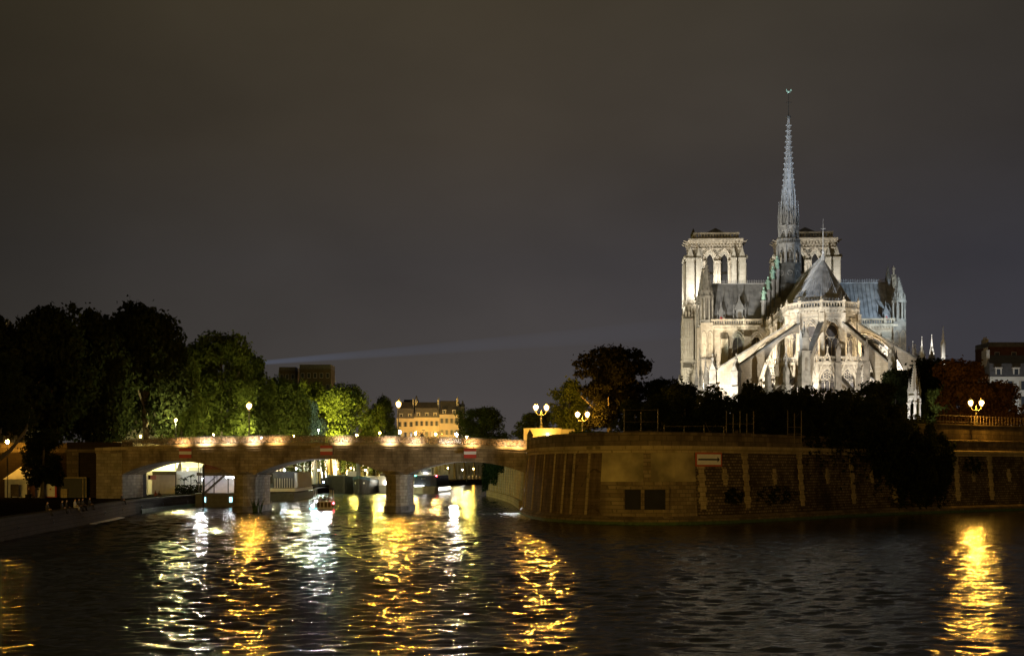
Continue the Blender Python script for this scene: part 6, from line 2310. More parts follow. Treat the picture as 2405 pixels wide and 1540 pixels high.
# =================================================================== people
def skin_figure(name, nodes, edges, mats, split):
    """Grow one continuous body over a skeleton, then freeze it to a mesh. nodes: name -> (pos, radius)."""
    names = list(nodes)
    me = bpy.data.meshes.new(name)
    me.from_pydata([nodes[n][0] for n in names], [(names.index(a), names.index(b)) for a, b in edges], [])
    o = bpy.data.objects.new(name, me)
    COL.objects.link(o)
    md = o.modifiers.new('skin', 'SKIN')
    sv = me.skin_vertices[0].data
    for i, n in enumerate(names):
        r = nodes[n][1]
        sv[i].radius = (r, r) if not isinstance(r, tuple) else r
        sv[i].use_root = (n == 'pelvis')
    sd = o.modifiers.new('sub', 'SUBSURF')
    sd.levels = 1
    dg = bpy.context.evaluated_depsgraph_get()
    m2 = bpy.data.meshes.new_from_object(o.evaluated_get(dg))
    bpy.data.objects.remove(o)
    m2.name = name
    m2.materials.clear()
    for m in mats:
        m2.materials.append(m)
    for p in m2.polygons:
        p.material_index = split(p.center)
        p.use_smooth = True
    return m2
def pose(kind):
    n = {}
    if kind == 'sit':              # on an edge, legs hanging forward (+y forward)
        hip, kn, an = 0.10, (0.46, 0.08), (0.5, -0.36)
        ch = (0.02, 0.48)
        hand = (0.36, 0.20)
        z0 = 0.10
    elif kind == 'hunch':          # on the ground, knees drawn up
        hip, kn, an = 0.12, (0.40, 0.46), (0.62, 0.06)
        ch = (0.10, 0.50)
        hand = (0.45, 0.40)
        z0 = 0.12
    else:
        hip, kn, an = 0.94, (0.03, 0.50), (0.0, 0.09)
        ch = (0.0, 1.36)
        hand = (0.10, 0.80)
        z0 = 0.94
    n['pelvis'] = ((0, 0, z0 if kind != 'stand' else 0.95), (0.16, 0.12))
    top = ch[1] if kind == 'stand' else z0 + 0.44
    cy_ = ch[0]
    n['waist'] = ((0, cy_ * 0.4, n['pelvis'][0][2] + 0.2), (0.14, 0.10))
    n['chest'] = ((0, cy_, top), (0.17, 0.11))
    n['neck'] = ((0, cy_ + 0.02, top + 0.14), 0.055)
    n['head'] = ((0, cy_ + 0.05, top + 0.26), (0.078, 0.095))
    n['crown'] = ((0, cy_ + 0.04, top + 0.35), (0.07, 0.085))
    n['nose'] = ((0, cy_ + 0.155, top + 0.255), 0.014)
    E = [('pelvis', 'waist'), ('waist', 'chest'), ('chest', 'neck'), ('neck', 'head'), ('head', 'crown'), ('head', 'nose')]
    for s, q in ((-1, 'l'), (1, 'r')):
        n['sh' + q] = ((s * 0.19, cy_, top + 0.04), 0.062)
        ez = top - 0.24 if kind != 'hunch' else top - 0.16
        n['el' + q] = ((s * 0.27, cy_ + (0.02 if kind == 'stand' else 0.08), ez), 0.046)
        hy, hz = hand
        n['wr' + q] = ((s * (0.25 if kind == 'stand' else 0.17), hy * 0.9, hz + (0.05 if kind == 'stand' else 0)), 0.034)
        n['pa' + q] = ((s * (0.25 if kind == 'stand' else 0.15), hy, hz - (0.05 if kind == 'stand' else -0.0)), (0.042, 0.022))
        E += [('chest', 'sh' + q), ('sh' + q, 'el' + q), ('el' + q, 'wr' + q), ('wr' + q, 'pa' + q)]
        px, py, pz = n['pa' + q][0]
        dn = (0, 0.02, -1) if kind == 'stand' else (0, 0.9, -0.35)
        for f in range(4):
            L = (0.075, 0.085, 0.08, 0.062)[f]
            n['f%d%s' % (f, q)] = ((px + (f - 1.5) * 0.02 * s, py + dn[1] * L, pz + dn[2] * L), 0.009)
            E.append(('pa' + q, 'f%d%s' % (f, q)))
        n['th' + q] = ((px - s * 0.05, py + 0.03, pz - 0.02), 0.010)
        E.append(('wr' + q, 'th' + q))
        n['hp' + q] = ((s * 0.09, 0.02, n['pelvis'][0][2] - 0.02), 0.085)
        n['kn' + q] = ((s * 0.11, kn[0], kn[1]), 0.062)
        n['an' + q] = ((s * 0.11, an[0], an[1]), 0.042)
        n['to' + q] = ((s * 0.12, an[0] + 0.19, an[1] - 0.055), (0.045, 0.032))
        E += [('pelvis', 'hp' + q), ('hp' + q, 'kn' + q), ('kn' + q, 'an' + q), ('an' + q, 'to' + q)]
    hz_ = top + 0.15
    hb = [n['pal'][0], n['par'][0]]
    def split(c):
        if c.z > hz_:
            return 2 if (c.z > top + 0.33 or c.y < cy_ - 0.01) else 1
        if any((Vector(c) - Vector(h)).length < 0.10 for h in hb):
            return 1
        return 0
    return n, E, split
PM = {}
def person_mesh(kind, cloth):
    if (kind, cloth) not in PM:
        n, E, sp_ = pose(kind)
        base = [k for k in PM if k[0] == kind]
        if base:
            me = PM[base[0]].copy()
            me.materials[0] = M[cloth]
        else:
            me = skin_figure('person', n, E, [M[cloth], M['skin'], M['hair']], sp_)
        PM[(kind, cloth)] = me
    return PM[(kind, cloth)]
def person(label, loc, rz, kind, cloth, group=None, s=1.0):
    o = bpy.data.objects.new('person', person_mesh(kind, cloth))
    COL.objects.link(o)
    o.location = loc
    o.rotation_euler = (0, 0, rz)
    o.scale = (s, s, s)
    return tag(o, label, 'person', group)
# a row of people along the embankment edge at left, feet over the water; they face the river (+x)
for u, c, nm in ((262, 'cloth_dark', 'first left of the pair'), (287, 'cloth_pale', 'in a pale top'), (307, 'cloth_dark', 'left of the closest pair'), (322, 'cloth_dark', 'middle of the closest three'), (343, 'cloth_dark', 'right end of the row'), (196, 'cloth_dark', 'alone at the dim left end'), (236, 'cloth_dark', 'second from the dim left end')):
    s = QL.s_of(u * 0.62)
    p = QL.at(s, 0.25, QZ + 0.04)
    person('person in %s clothes sitting on the embankment edge, %s' % ('pale' if c == 'cloth_pale' else 'dark', nm), p, -pi / 2 + R.uniform(-0.3, 0.3), 'sit', c, 'people sitting along the embankment')
p = QL.at(QL.s_of(289), 0.3, QZ + 0.02)
person('person in dark clothes sitting at the bridge foot with legs out', p, -pi / 2, 'sit', 'cloth_dark')
c = at(366, 1165, 214.5)
person('person in red brown jacket hunched on the quay under the left arch', (c.x, 213.8, QZ), -0.9, 'hunch', 'cloth_red', 'couple under the left arch')
person('person in dark top hunched beside the red brown jacket under the left arch', (c.x + 0.5, 213.9, QZ), -1.2, 'hunch', 'cloth_dark', 'couple under the left arch')
person('dark clothed person seated on a low block before the white tent', (-66.0 - 1.9, 203.2, QZ + 0.5), -1.2, 'sit', 'cloth_dark')
MB_ = MB().box(-68.25, -67.6, 202.9, 203.5, QZ - 0.02, QZ + 0.5)
tag(MB_.build('stone_block', M['cobble']), 'low stone block used as a seat before the white tent', 'block')
k_ = 0
for i in range(26):
    u = 742 + i * 4.6 + R.uniform(-2, 2) if i < 20 else 880 + (i - 20) * 5
    Y = R.uniform(392, 405) + (u - 740) * 0.25
    p = at(u, 1100, Y)
    person('person standing in the crowd on the floodlit quay under the middle arch', (p.x, Y, QZ - 0.03), R.uniform(0, 6), 'stand', R.choice(['cloth_dark', 'cloth_pale', 'cloth_red']), 'crowd on the floodlit quay', R.uniform(0.95, 1.08))
for i in range(12):
    u = 1078 + i * 4.3 + R.uniform(-1.5, 1.5)
    Y = 515 + (u - 1050) * 0.5 + R.uniform(0, 5)
    p = at(u, 1100, Y)
    person('person standing in the crowd on the far quay under the right arch', (p.x, Y + 6, QZ - 0.03), R.uniform(0, 6), 'stand', R.choice(['cloth_dark', 'cloth_pale']), 'crowd on the far quay', R.uniform(0.95, 1.05))
p = at(1270 * 0 + 1586 * 0 + (1000 + 1285 / 2.186) * 0.6263, 1000, 206)
person('person in dark hood standing behind the bridge railing before the yellow houses', (p.x, 202.2, camber(p.x) + 0.36), pi, 'stand', 'cloth_dark')

# =================================================================== boats
def hull_mesh(L, W, H, bow=0.35, sheer=0.35, flare=0.12, draft=0.35, square=True):
    """Hull along +y (bow at +y), waterline at z=0."""
    m = MB()
    n = 12
    rings = []
    for i in range(n + 1):
        f = i / n
        y = -L / 2 + L * f
        if f > 1 - bow:
            t = (f - 1 + bow) / bow
            hw = W / 2 * sqrt(max(0.003, 1 - t ** 2.2))
        elif not square and f < 0.15:
            hw = W / 2 * (0.75 + 0.25 * f / 0.15)
        else:
            hw = W / 2
        zt = H + sheer * max(0, (f - 0.55) / 0.45) ** 2
        rings.append([(-hw, y, zt), (-hw * (1 - flare), y, -draft * 0.3), (-hw * 0.6, y, -draft), (hw * 0.6, y, -draft), (hw * (1 - flare), y, -draft * 0.3), (hw, y, zt)])
    vs = [p for r in rings for p in r]
    k = 6
    fs = []
    for i in range(n):
        for j in range(k):
            fs.append((i * k + j, i * k + (j + 1) % k, (i + 1) * k + (j + 1) % k, (i + 1) * k + j))
    fs.append(tuple(range(k - 1, -1, -1)))
    fs.append(tuple(n * k + j for j in range(k)))
    m.add(vs, fs)
    return m
# 1. small pleasure boat with a navy canopy, stern three-quarter to us
p = at(757, 1195, 218)
b = thing('pleasure_boat', 'small open boat with navy canopy and red light under the middle arch', 'boat', (p.x, 219, 0), radians(14))
hull_mesh(6.4, 2.6, 1.15, 0.4, 0.35, 0.1).build('hull', M['boat_white'], b)
MB().box(-1.2, 1.2, -3.0, 2.0, 0.75, 0.9).build('deck', M['wood'], b)
c = MB()
n = 8
for i in range(n):
    a0, a1 = pi * i / n, pi * (i + 1) / n
    x0, x1 = -1.35 * cos(a0), -1.35 * cos(a1)
    z0, z1 = 2.75 + 0.4 * sin(a0), 2.75 + 0.4 * sin(a1)
    c.extr([(x0, -2.9, z0), (x1, -2.9, z1), (x1, -2.9, z1 + 0.06), (x0, -2.9, z0 + 0.06)], [(x0, 1.6, z0), (x1, 1.6, z1), (x1, 1.6, z1 + 0.06), (x0, 1.6, z0 + 0.06)])
c.build('canopy', M['navy'], b)
for x in (-1.25, 1.25):
    for y in (-2.8, -0.6, 1.5):
        MB().tube([(x * 1.0, y, 1.1), (x * 0.98, y + 0.15, 2.78)], 0.05, 6).build('canopy_post', M['boat_white'], b)
r_ = MB()
for z in (1.35, 1.6):
    for x in (-1.28, 1.28):
        r_.tube([(x, -3.1, z), (x, 2.0, z), (x * 0.4, 3.0, z)], 0.03, 5)
    r_.tube([(-1.28, -3.1, z), (1.28, -3.1, z)], 0.03, 5)
r_.build('handrail', M['boat_white'], b)
sb = MB()
for x in np.arange(-1.1, 1.2, 0.55):
    sb.box(x - 0.2, x + 0.2, -3.26, -3.21, 0.25, 1.0)
sb.build('stern_panels', M['wood'], b)
MB().tube([(0, -0.5, 3.1), (0, -0.5, 3.9)], 0.03, 5).build('mast', M['iron'], b)
MB().ball((0, -0.5, 4.0), 0.11, 8, 5).build('mast_light', emit('blue_white_light', (0.45, 0.6, 1.0), 90, False), b)
MB().ball((1.15, -3.28, 0.85), 0.10, 8, 5).build('stern_light', M['lamp_red'], b)
MB().ball((-1.4, -3.0, 1.1), 0.08, 8, 5).build('side_light', M['lamp_cool'], b)
MB().box(-2.3, -1.35, -3.1, -2.95, 0.05, 0.13).build('waterline_strip_light', emit('teal_strip', (0.05, 0.85, 0.8), 4), b)
for i, (x, y) in enumerate(((-0.7, -1.8), (0.1, -1.4), (0.7, -0.8), (-0.5, 0.2), (0.5, 0.6))):
    q = Vector((x, y, 0)); q.rotate(Euler((0, 0, radians(14))))
    person('passenger sitting under the navy canopy of the small boat, %s' % ['by the left stern post', 'in the middle', 'by the right rail', 'left of the helm', 'at the helm'][i], (p.x + q.x, 219 + q.y, 1.0), R.uniform(0, 6), 'hunch', ['cloth_pale', 'cloth_dark', 'cloth_dark', 'cloth_red', 'cloth_dark'][i], 'passengers of the small boat')

# 2. floating restaurant with an outside stair at the left arch
p = at(512, 1195, 226)
b = thing('floating_restaurant', 'dark moored restaurant boat with outside stair and two cyan portholes', 'boat', (p.x, 229, 0))
MB().box(-3.3, 4.5, -4, 16, -0.5, 2.2).build('hull', M['boat_dark'], b)
MB().box(-3.3, 4.5, -3.2, 16, 4.9, 5.4).build('upper_deck', M['boat_dark'], b)
MB().box(-3.0, 4.3, -0.5, 15, 2.203, 4.897).build('cabin', mat('lit_cabin_wall', (0.5, 0.48, 0.46), 0.7, 0.2), b)
for x in (-3.0, -0.6, 1.6, 4.2):
    MB().box(x - 0.07, x + 0.07, -3.1, -2.96, 2.203, 4.897).build('post', M['iron'], b)
for x in (-1.9, 2.2):
    MB().box(x - 0.22, x + 0.22, -4.06, -4.003, 0.8, 1.6).build('porthole', M['porthole'], b)
st = MB()
for k in range(11):
    st.box(-1.9 + k * 0.27, -1.5 + k * 0.27, -4.0, -3.25, 2.25 + k * 0.25, 2.31 + k * 0.25)
for y in (-4.02, -3.23):
    st.bar((-2.0, y, 2.2), (1.3, y, 5.1), 0.08, 0.22)
    st.bar((-2.0, y, 3.2), (1.3, y, 6.1), 0.06)
    for k in range(6):
        st.bar((-1.8 + k * 0.6, y, 2.4 + k * 0.53), (-1.8 + k * 0.6, y, 3.4 + k * 0.53), 0.04)
st.build('staircase', M['iron'], b)
MB().box(-3.0, 4.3, 0, 15, 5.403, 5.9).build('planter', M['wood'], b)
MB().box(-2.8, 0.6, 0.2, 0.3, 5.903, 7.5).build('menu_board', M['brick'], b)
rr_ = MB()
rr_.extr([(-3.3, -2.5, 7.7), (4.5, -2.5, 7.7), (4.5, 14, 8.2), (-3.3, 14, 8.2)], [(-3.3, -2.5, 7.8), (4.5, -2.5, 7.8), (4.5, 14, 8.3), (-3.3, 14, 8.3)])
rr_.build('awning_roof', M['canvas'], b)
for x in (-3.2, 0.8, 4.4):
    MB().box(x - 0.05, x + 0.05, -2.4, -2.3, 5.4, 7.7).build('awning_post', M['iron'], b)
for x in (-2.4, 1.0, 3.6):
    MB().ball((x, 1.0, 7.2), 0.16, 8, 5).build('ceiling_lamp', M['lamp_white'], b)
MB().ball((-2.35, -3.05, 4.3), 0.14, 8, 5).build('wall_lamp', emit('bluish_lamp', (0.75, 0.8, 1.0), 240, False), b)
MB().box(1.2, 4.2, -3.0, -2.9, 4.55, 4.75).build('strip_lamp', emit('strip_lamp', (1, 1, 1), 40), b)
for i in range(5):
    person('guest on the upper deck of the floating restaurant', (p.x + 1.2 + i * 0.62, 229 + 0.4 + (i % 2) * 0.8, 5.903), R.uniform(0, 6), 'stand', ['cloth_red', 'cloth_dark'][i % 2], 'guests on the restaurant deck', 0.95)
pl = at(473, 1165, 212.5)
t_ = thing('mooring_pole', 'tall black mooring pole standing in the water by the restaurant boat', 'pole', (pl.x + 0.1, 213.5, 0))
MB().lathe([(0.17, -1.5), (0.17, 6.4), (0.02, 6.7)], 8).build('pole', M['iron'], t_)
MB().lathe([(0.28, 2.2), (0.28, 2.5)], 8).build('ring', M['iron'], t_)

# 3. long moored barge with canopies, black hull
p = at(684, 1172, 285)
b = thing('restaurant_barge', 'long moored barge with slatted side screens and dark board, left of middle arch', 'barge', (p.x - 1.0, 290, 0), radians(2))
hull_mesh(42, 6.5, 1.5, 0.12, 0.2, 0.05).build('hull', M['boat_dark'], b)
MB().box(-3.28, 3.28, -20, 12, 1.7, 2.3).build('rubbing_strake', M['boat_white'], b)
MB().box(-3.0, 3.0, -19, 12, 2.303, 2.4).build('deck', M['wood'], b)
s_ = MB()
for y in np.arange(-19, 12, 0.55):
    s_.box(3.0, 3.08, y, y + 0.12, 2.4, 5.2)
for x in np.arange(-0.6, 3.0, 0.45):
    s_.box(x, x + 0.10, -19.2, -19.12, 2.4, 4.2)
s_.build('slatted_screen', M['boat_white'], b)
MB().box(-3.0, 3.0, -14, 10, 2.4, 5.4).build('cabin', M['boat_dark'], b)
MB().box(-3.2, 3.2, -19.5, 11, 6.3, 6.45).build('roof', M['canvas'], b)
MB().box(-2.9, -0.9, -19.3, -19.2, 3.2, 5.1).build('dark_board', M['black'], b)
for y in (-19, -9, 1, 10):
    for x in (-3.0, 3.0):
        MB().box(x - 0.05, x + 0.05, y, y + 0.1, 2.4, 6.3).build('roof_post', M['iron'], b)
MB().ball((1.2, -19.0, 5.7), 0.18, 8, 5).build('lamp', M['lamp_cool'], b)
MB().ball((-1.6, -19.0, 6.0), 0.16, 8, 5).build('lamp', M['lamp_white'], b)
MB().ball((2.6, -12.0, 6.0), 0.16, 8, 5).build('lamp', M['lamp_white'], b)

# 4. rounded dark barge bow with a crowd behind, blue-nosed barge, bright cruise barge
p = at(790, 1158, 362)
b = thing('dark_barge', 'black high sided barge seen bow on under the middle arch', 'barge', (p.x, 372, 0), radians(190))
hull_mesh(24, 9.6, 3.6, 0.45, 0.6, 0.1).build('hull', M['boat_dark'], b)
MB().box(-3.4, 3.4, -10, 4, 3.65, 4.4).build('hatch_cover', M['zinc'], b)
bo = MB()
bo.extr([(-4.6, 5, 3.7), (-1.2, 7, 3.7), (-1.2, 7, 5.3), (-4.6, 5, 5.3)], [(-4.5, 5.3, 3.7), (-1.3, 7.3, 3.7), (-1.3, 7.3, 5.3), (-4.5, 5.3, 5.3)])
bo.build('bow_bulwark', M['boat_white'], b)
p = at(851, 1159, 352)
b = thing('blue_barge', 'blue nosed barge with white anchors and tall grey mast', 'barge', (p.x, 362, 0), radians(176))
hull_mesh(22, 4.6, 2.6, 0.3, 1.0, 0.12).build('hull', M['boat_dark'], b)
h2 = hull_mesh(21.8, 4.7, 3.3, 0.3, 1.0, 0.06)
h2.v = [(x, y, max(z, 1.75)) for x, y, z in h2.v]
h2.build('blue_topside', M['boat_blue'], b)
MB().box(-1.7, 1.7, -9, 6, 3.35, 4.1).build('deckhouse', M['boat_white'], b)
MB().tube([(0.6, 8, 3.4), (0.6, 8, 13)], [0.55, 0.45], 8).build('mast', M['zinc'], b)
for x in (-0.9, 0.9):
    MB().ball((x, 9.7, 2.5), 0.35, 8, 5).build('anchor', M['boat_white'], b)
p = at(888, 1158, 356)
b = thing('cruise_barge', 'cream passenger barge with bright lit side beside right pier', 'barge', (p.x + 0.8, 378, 0), radians(184))
hull_mesh(40, 5.4, 1.6, 0.2, 0.4, 0.08).build('hull', M['boat_white'], b)
MB().box(-2.4, 2.4, -18, 12, 1.7, 4.2).build('cabin', M['boat_white'], b)
for y in np.arange(-17, 11, 2.2):
    for x in (-2.42, 2.42):
        MB().box(min(x, x * 1.01), max(x, x * 1.01), y, y + 1.5, 2.4, 3.7).build('window', emit('warm_boat_window', (1, 0.78, 0.45), 1.6) if y < -16.5 and x < 0 else bpy.data.materials['warm_boat_window'], b)
MB().box(-2.2, 2.2, -18, 10, 4.203, 4.9).build('roof_rail', M['wood'], b)
MB().box(-1.0, 1.0, 12.2, 12.3, 2.0, 2.8).build('bow_floodlight', emit('bow_flood', (1, 0.92, 0.75), 25), b)

# 5. tour boat coming at us with headlights, right arch
p = at(1016, 1158, 352)
b = thing('tour_boat', 'glazed white tour boat with glaring headlights coming through the right arch', 'boat', (p.x - 1.0, 364, 0), radians(175))
hull_mesh(30, 6.2, 1.5, 0.16, 0.3, 0.08).build('hull', M['boat_white'], b)
cab = MB()
cab.extr([(-2.9, -14, 1.5), (2.9, -14, 1.5), (2.9, 10.5, 1.5), (-2.9, 10.5, 1.5)], [(-2.5, -13.5, 4.3), (2.5, -13.5, 4.3), (2.5, 9.2, 4.3), (-2.5, 9.2, 4.3)])
cab.build('glazed_cabin', M['win_dark'], b)
fr = MB()
for y in np.arange(-13.4, 10, 1.3):
    for x in (-1, 1):
        fr.bar((x * 2.92, y, 1.5), (x * 2.53, y, 4.3), 0.16)
for x in (-2.7, -0.9, 0.9, 2.7):
    fr.bar((x, 10.55, 1.5), (x * 0.9, 9.25, 4.3), 0.12)
fr.build('window_frames', M['boat_white'], b)
MB().box(-2.7, 2.7, -13.5, 9.6, 4.303, 4.55).build('roof', M['boat_white'], b)
MB().box(-1.4, 1.4, 5.5, 8.6, 4.553, 6.2).build('wheelhouse', M['boat_white'], b)
MB().box(-1.25, 1.25, 8.6, 8.66, 5.1, 5.9).build('wheelhouse_window', M['win_dark'], b)
r_ = MB()
for y in np.arange(-13, 5, 0.9):
    for x in (-2.5, 2.5):
        r_.box(x - 0.03, x + 0.03, y, y + 0.06, 4.55, 5.7)
for x in (-2.5, 2.5):
    r_.box(x - 0.03, x + 0.03, -13, 5, 5.65, 5.75)
r_.build('roof_railing', M['boat_white'], b)
HL = emit('headlight_glow', (0.92, 0.95, 1.0), 55, False)
for x, w_ in ((-1.5, 0.8), (2.6, 0.45)):
    MB().lathe([(0.1, 0), (w_ * 0.55, 0.05), (w_ * 0.5, 0.12)], 10).build('headlight', HL, b)
    o = b.children[-1]
    o.location = (x, 11.3, 1.9)
    o.rotation_euler = (radians(-90), 0, 0)
MB().box(0.3, 2.5, 11.2, 11.3, 1.55, 1.95).build('light_bar', emit('boat_light_bar', (0.95, 0.97, 1), 40), b)
MB().box(-3.2, -3.12, -13, 8, 0.7, 1.3).build('side_light_strip', emit('side_strip', (1, 0.93, 0.8), 9), b)
MB().ball((3.3, 10.0, 1.6), 0.3, 8, 5).build('orange_light', emit('boat_orange', (1, 0.7, 0.4), 80), b)
MB().ball((2.6, 9.3, 4.3), 0.16, 8, 5).build('starboard_light', M['lamp_green'], b)
MB().ball((-2.6, 9.3, 4.3), 0.16, 8, 5).build('port_light', M['lamp_red'], b)
MB().ball((0.2, 9.0, 5.0), 0.12, 8, 5).build('masthead_light', M['lamp_white'], b)
p = at(985, 1152, 415)
b = thing('moored_river_boat', 'grey moored river boat with open rail posts behind the tour boat', 'boat', (p.x - 2, 430, 0), radians(186))
hull_mesh(30, 6, 2.0, 0.2, 0.4, 0.08).build('hull', M['boat_white'], b)
MB().box(-2.7, 2.7, -12, 10, 2.1, 5.0).build('cabin', M['zinc'], b)
r_ = MB()
for y in np.arange(-12, 10, 2):
    for x in (-2.6, 2.6):
        r_.box(x - 0.05, x + 0.05, y, y + 0.1, 5.0, 7.2)
r_.box(-2.7, 2.7, -12, 10, 7.203, 7.3)
r_.build('upper_frame', M['boat_white'], b)

# added unseen floodlight at the island corner, brightening the white flecks
wl = thing('work_light', 'small white floodlight fixed low on the abutment behind the wall corner', 'floodlight', (1.9, 195.6, 3.0), radians(-35))
MB().box(-0.25, 0.25, -0.1, 0.1, -0.2, 0.2).build('housing', M['iron'], wl)
MB().box(-0.2, 0.2, -0.115, -0.103, -0.15, 0.15).build('lens', emit('work_light_lens', (0.95, 0.97, 1), 9000, False), wl)

fk = MB()  # white flecks laid on the water in place of the glitter
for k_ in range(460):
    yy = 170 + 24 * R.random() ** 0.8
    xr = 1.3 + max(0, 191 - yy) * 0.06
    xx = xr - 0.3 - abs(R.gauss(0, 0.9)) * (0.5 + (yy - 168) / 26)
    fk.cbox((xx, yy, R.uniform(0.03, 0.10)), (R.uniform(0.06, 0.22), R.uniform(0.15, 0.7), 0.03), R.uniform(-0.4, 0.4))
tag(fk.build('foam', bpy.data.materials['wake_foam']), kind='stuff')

# =================================================================== left bank furniture
# marquee, board, kiosk, props at far left
tz = QZ + 0.0
k = 205 / F_PX
tn = thing('marquee', 'cream market tent with peaked roof behind the forked tree', 'tent', ((75 - CU) * k, 206, tz))
w = MB()
w.box(-4.2, 3.2, 0, 3.2, 0, 2.6)
w.cone([(-4.4, -0.2), (-0.4, -0.2), (-0.4, 3.4), (-4.4, 3.4)], 2.603, (-2.4, 1.6, 4.4))
w.build('canvas', M['canvas'], tn)
bd = thing('display_board', 'cream panel with broad red border standing beside the marquee', 'board', ((117 - CU) * k, 205, tz))
MB().box(-0.95, 0.95, 0, 0.15, 0.05, 3.1).build('red_frame', M['red'], bd)
MB().extr([(-0.75, -0.02, 0.15), (0.72, -0.02, 0.15), (0.72, -0.02, 2.75), (-0.75, -0.02, 2.75)], [(-0.75, -0.003, 0.15), (0.72, -0.003, 0.15), (0.72, -0.003, 2.75), (-0.75, -0.003, 2.75)]).build('panel', M['canvas'], bd)
MB().cbox((0.1, -0.03, 1.2), (0.25, 0.012, 0.2)).build('red_mark', M['red'], bd)
ki = thing('kiosk', 'black box kiosk with pale frame edges against the abutment', 'kiosk', ((178 - CU) * k, 204.2, tz))
MB().box(-1.75, 1.7, 0, 1.5, 0, 2.75).build('box', M['black'], ki)
f_ = MB()
f_.box(-1.8, 1.75, -0.06, 0.0, 2.75, 2.9).box(1.2, 1.3, -0.06, -0.003, 0, 2.75).box(1.65, 1.75, -0.06, -0.003, 0, 2.75)
f_.build('frame', M['dressed'], ki)
MB().box(-1.7, -0.8, -0.6, -0.1, 0, 1.25).build('counter', M['dressed'], ki)
for i, (u, c_) in enumerate(((40, 'wood'), (78, 'brick'))):
    o = thing('poster_stand', ['dark poster stand left of the seated person', 'reddish poster stand close to the seated person'][i], 'stand', ((u - CU) * k, 204, tz))
    MB().box(-0.55, 0.55, 0, 0.08, 0.2, 1.9).build('board', M[c_], o)
    MB().box(-0.5, -0.42, -0.2, 0.3, 0, 0.2).build('foot', M['iron'], o)
    MB().box(0.42, 0.5, -0.2, 0.3, 0, 0.2).build('foot', M['iron'], o)
tag(MB().tube([((26 - CU) * k, 203.6, tz), ((26 - CU) * k, 203.6, tz + 5.5)], [0.07, 0.05], 6).build('pole', M['iron']), 'thin dark pole standing before the marquee', 'pole')

# restaurant tent and canopy inside the left arch
k = 236 / F_PX
tn = thing('restaurant_tent', 'pale curtained restaurant tent with dark valance inside the left arch', 'tent', ((374 - CU) * k, 236, QZ))
MB().box(-2.7, 2.7, 0, 5, 0, 3.2).build('curtain_wall', M['canvas'], tn)
cu = MB()
for x in np.arange(-2.6, 2.6, 0.22):
    cu.tube([(x, -0.05, 0.1), (x + 0.03, -0.08, 3.1)], [0.10, 0.06], 5)
cu.build('curtain_folds', M['canvas'], tn)
MB().box(-2.75, 2.75, -0.2, -0.1, 3.1, 3.7).build('valance', M['iron_green'], tn)
w = MB()
w.extr([(-2.8, -0.3, 3.703), (2.8, -0.3, 3.703), (2.8, 5, 3.703), (-2.8, 5, 3.703)], [(-2.8, 2.2, 5.2), (2.8, 2.2, 5.2), (2.8, 2.6, 5.2), (-2.8, 2.6, 5.2)])
w.build('roof', M['canvas'], tn)
k = 240 / F_PX
cn = thing('restaurant_canopy', 'glowing white terrace canopy with scalloped edge inside the left arch', 'canopy', ((436 - CU) * k, 240, QZ))
w = MB()
w.extr([(-2.9, -0.5, 4.2), (2.6, -0.5, 4.2), (2.6, 5, 5.3), (-2.9, 5, 5.3)], [(-2.9, -0.5, 4.26), (2.6, -0.5, 4.26), (2.6, 5, 5.36), (-2.9, 5, 5.36)])
w.build('roof', M['canvas'], cn)
v_ = MB()
for x in np.arange(-2.9, 2.55, 0.42):
    v_.box(x, x + 0.34, -0.55, -0.503, 3.75, 4.25)
v_.build('scalloped_valance', M['canvas'], cn)
for x in (-2.8, 2.5):
    MB().box(x - 0.05, x + 0.05, -0.4, -0.3, 0, 4.2).build('post', M['iron'], cn)
MB().box(-2.9, 2.6, 5.0, 5.1, 0, 5.2).build('back_wall', M['canvas'], cn)
for x in (-1.8, 0, 1.8):
    MB().ball((x, 1.8, 3.95), 0.15, 8, 5).build('lamp', emit('terrace_lamp', (0.93, 1.0, 0.95), 110, False), cn)
# palms and pot plants in silhouette before the bright terrace
for i, (u, h, lb) in enumerate(((432, 2.6, 'dark small palm in front of the bright canopy, left one'), (447, 3.1, 'taller dark palm in front of the bright canopy'), (461, 2.2, 'low dark palm by the mooring pole'))):
    k = 233 / F_PX
    o = thing('potted_palm', lb, 'plant', ((u - CU) * k, 233 + i * 0.3, QZ))
    MB().lathe([(0.3, 0), (0.4, 0.55)], 9).build('pot', M['brick'], o)
    MB().tube([(0, 0, 0.5), (0.05, 0, h * 0.5), (0.02, 0, h - 0.4)], [0.09, 0.08, 0.06], 6).build('trunk', M['bark'], o)
    f_ = MB()
    for q in range(13):
        a = q * 2.4
        L = R.uniform(0.7, 1.15)
        el = R.uniform(-0.2, 0.9)
        p0 = Vector((0.02, 0, h - 0.4))
        p1 = p0 + Vector((cos(a) * L * 0.5, sin(a) * L * 0.5, el * 0.5 + 0.15))
        p2 = p0 + Vector((cos(a) * L, sin(a) * L, el * 0.6 - 0.1))
        f_.bar(p0, p1, 0.08, 0.02)
        f_.bar(p1, p2, 0.16, 0.02)
    f_.build('fronds', M['leaf_dark'], o)
rng = np.random.default_rng(9)
q = np.stack([rng.uniform(-2.3, 2.3, 1500), rng.uniform(-0.5, 0.5, 1500), rng.uniform(0, 1, 1500) ** 1.2 * 1.5], 1)
ho = bpy.data.objects.new('bush', leaves_mesh('bush', q, np.tile([0, -0.2, 0.8], (1500, 1)), 0.16, M['leaf_dark'], 8))
COL.objects.link(ho)
ho.location = ((446 - CU) * 232 / F_PX, 232, QZ)
tag(ho, 'dark planted bushes at the foot of the palms', 'bush')
o = thing('menu_sign', 'small pink sign on a white post at the left arch wall', 'sign', ((347 - CU) * 226 / F_PX, 226, QZ))
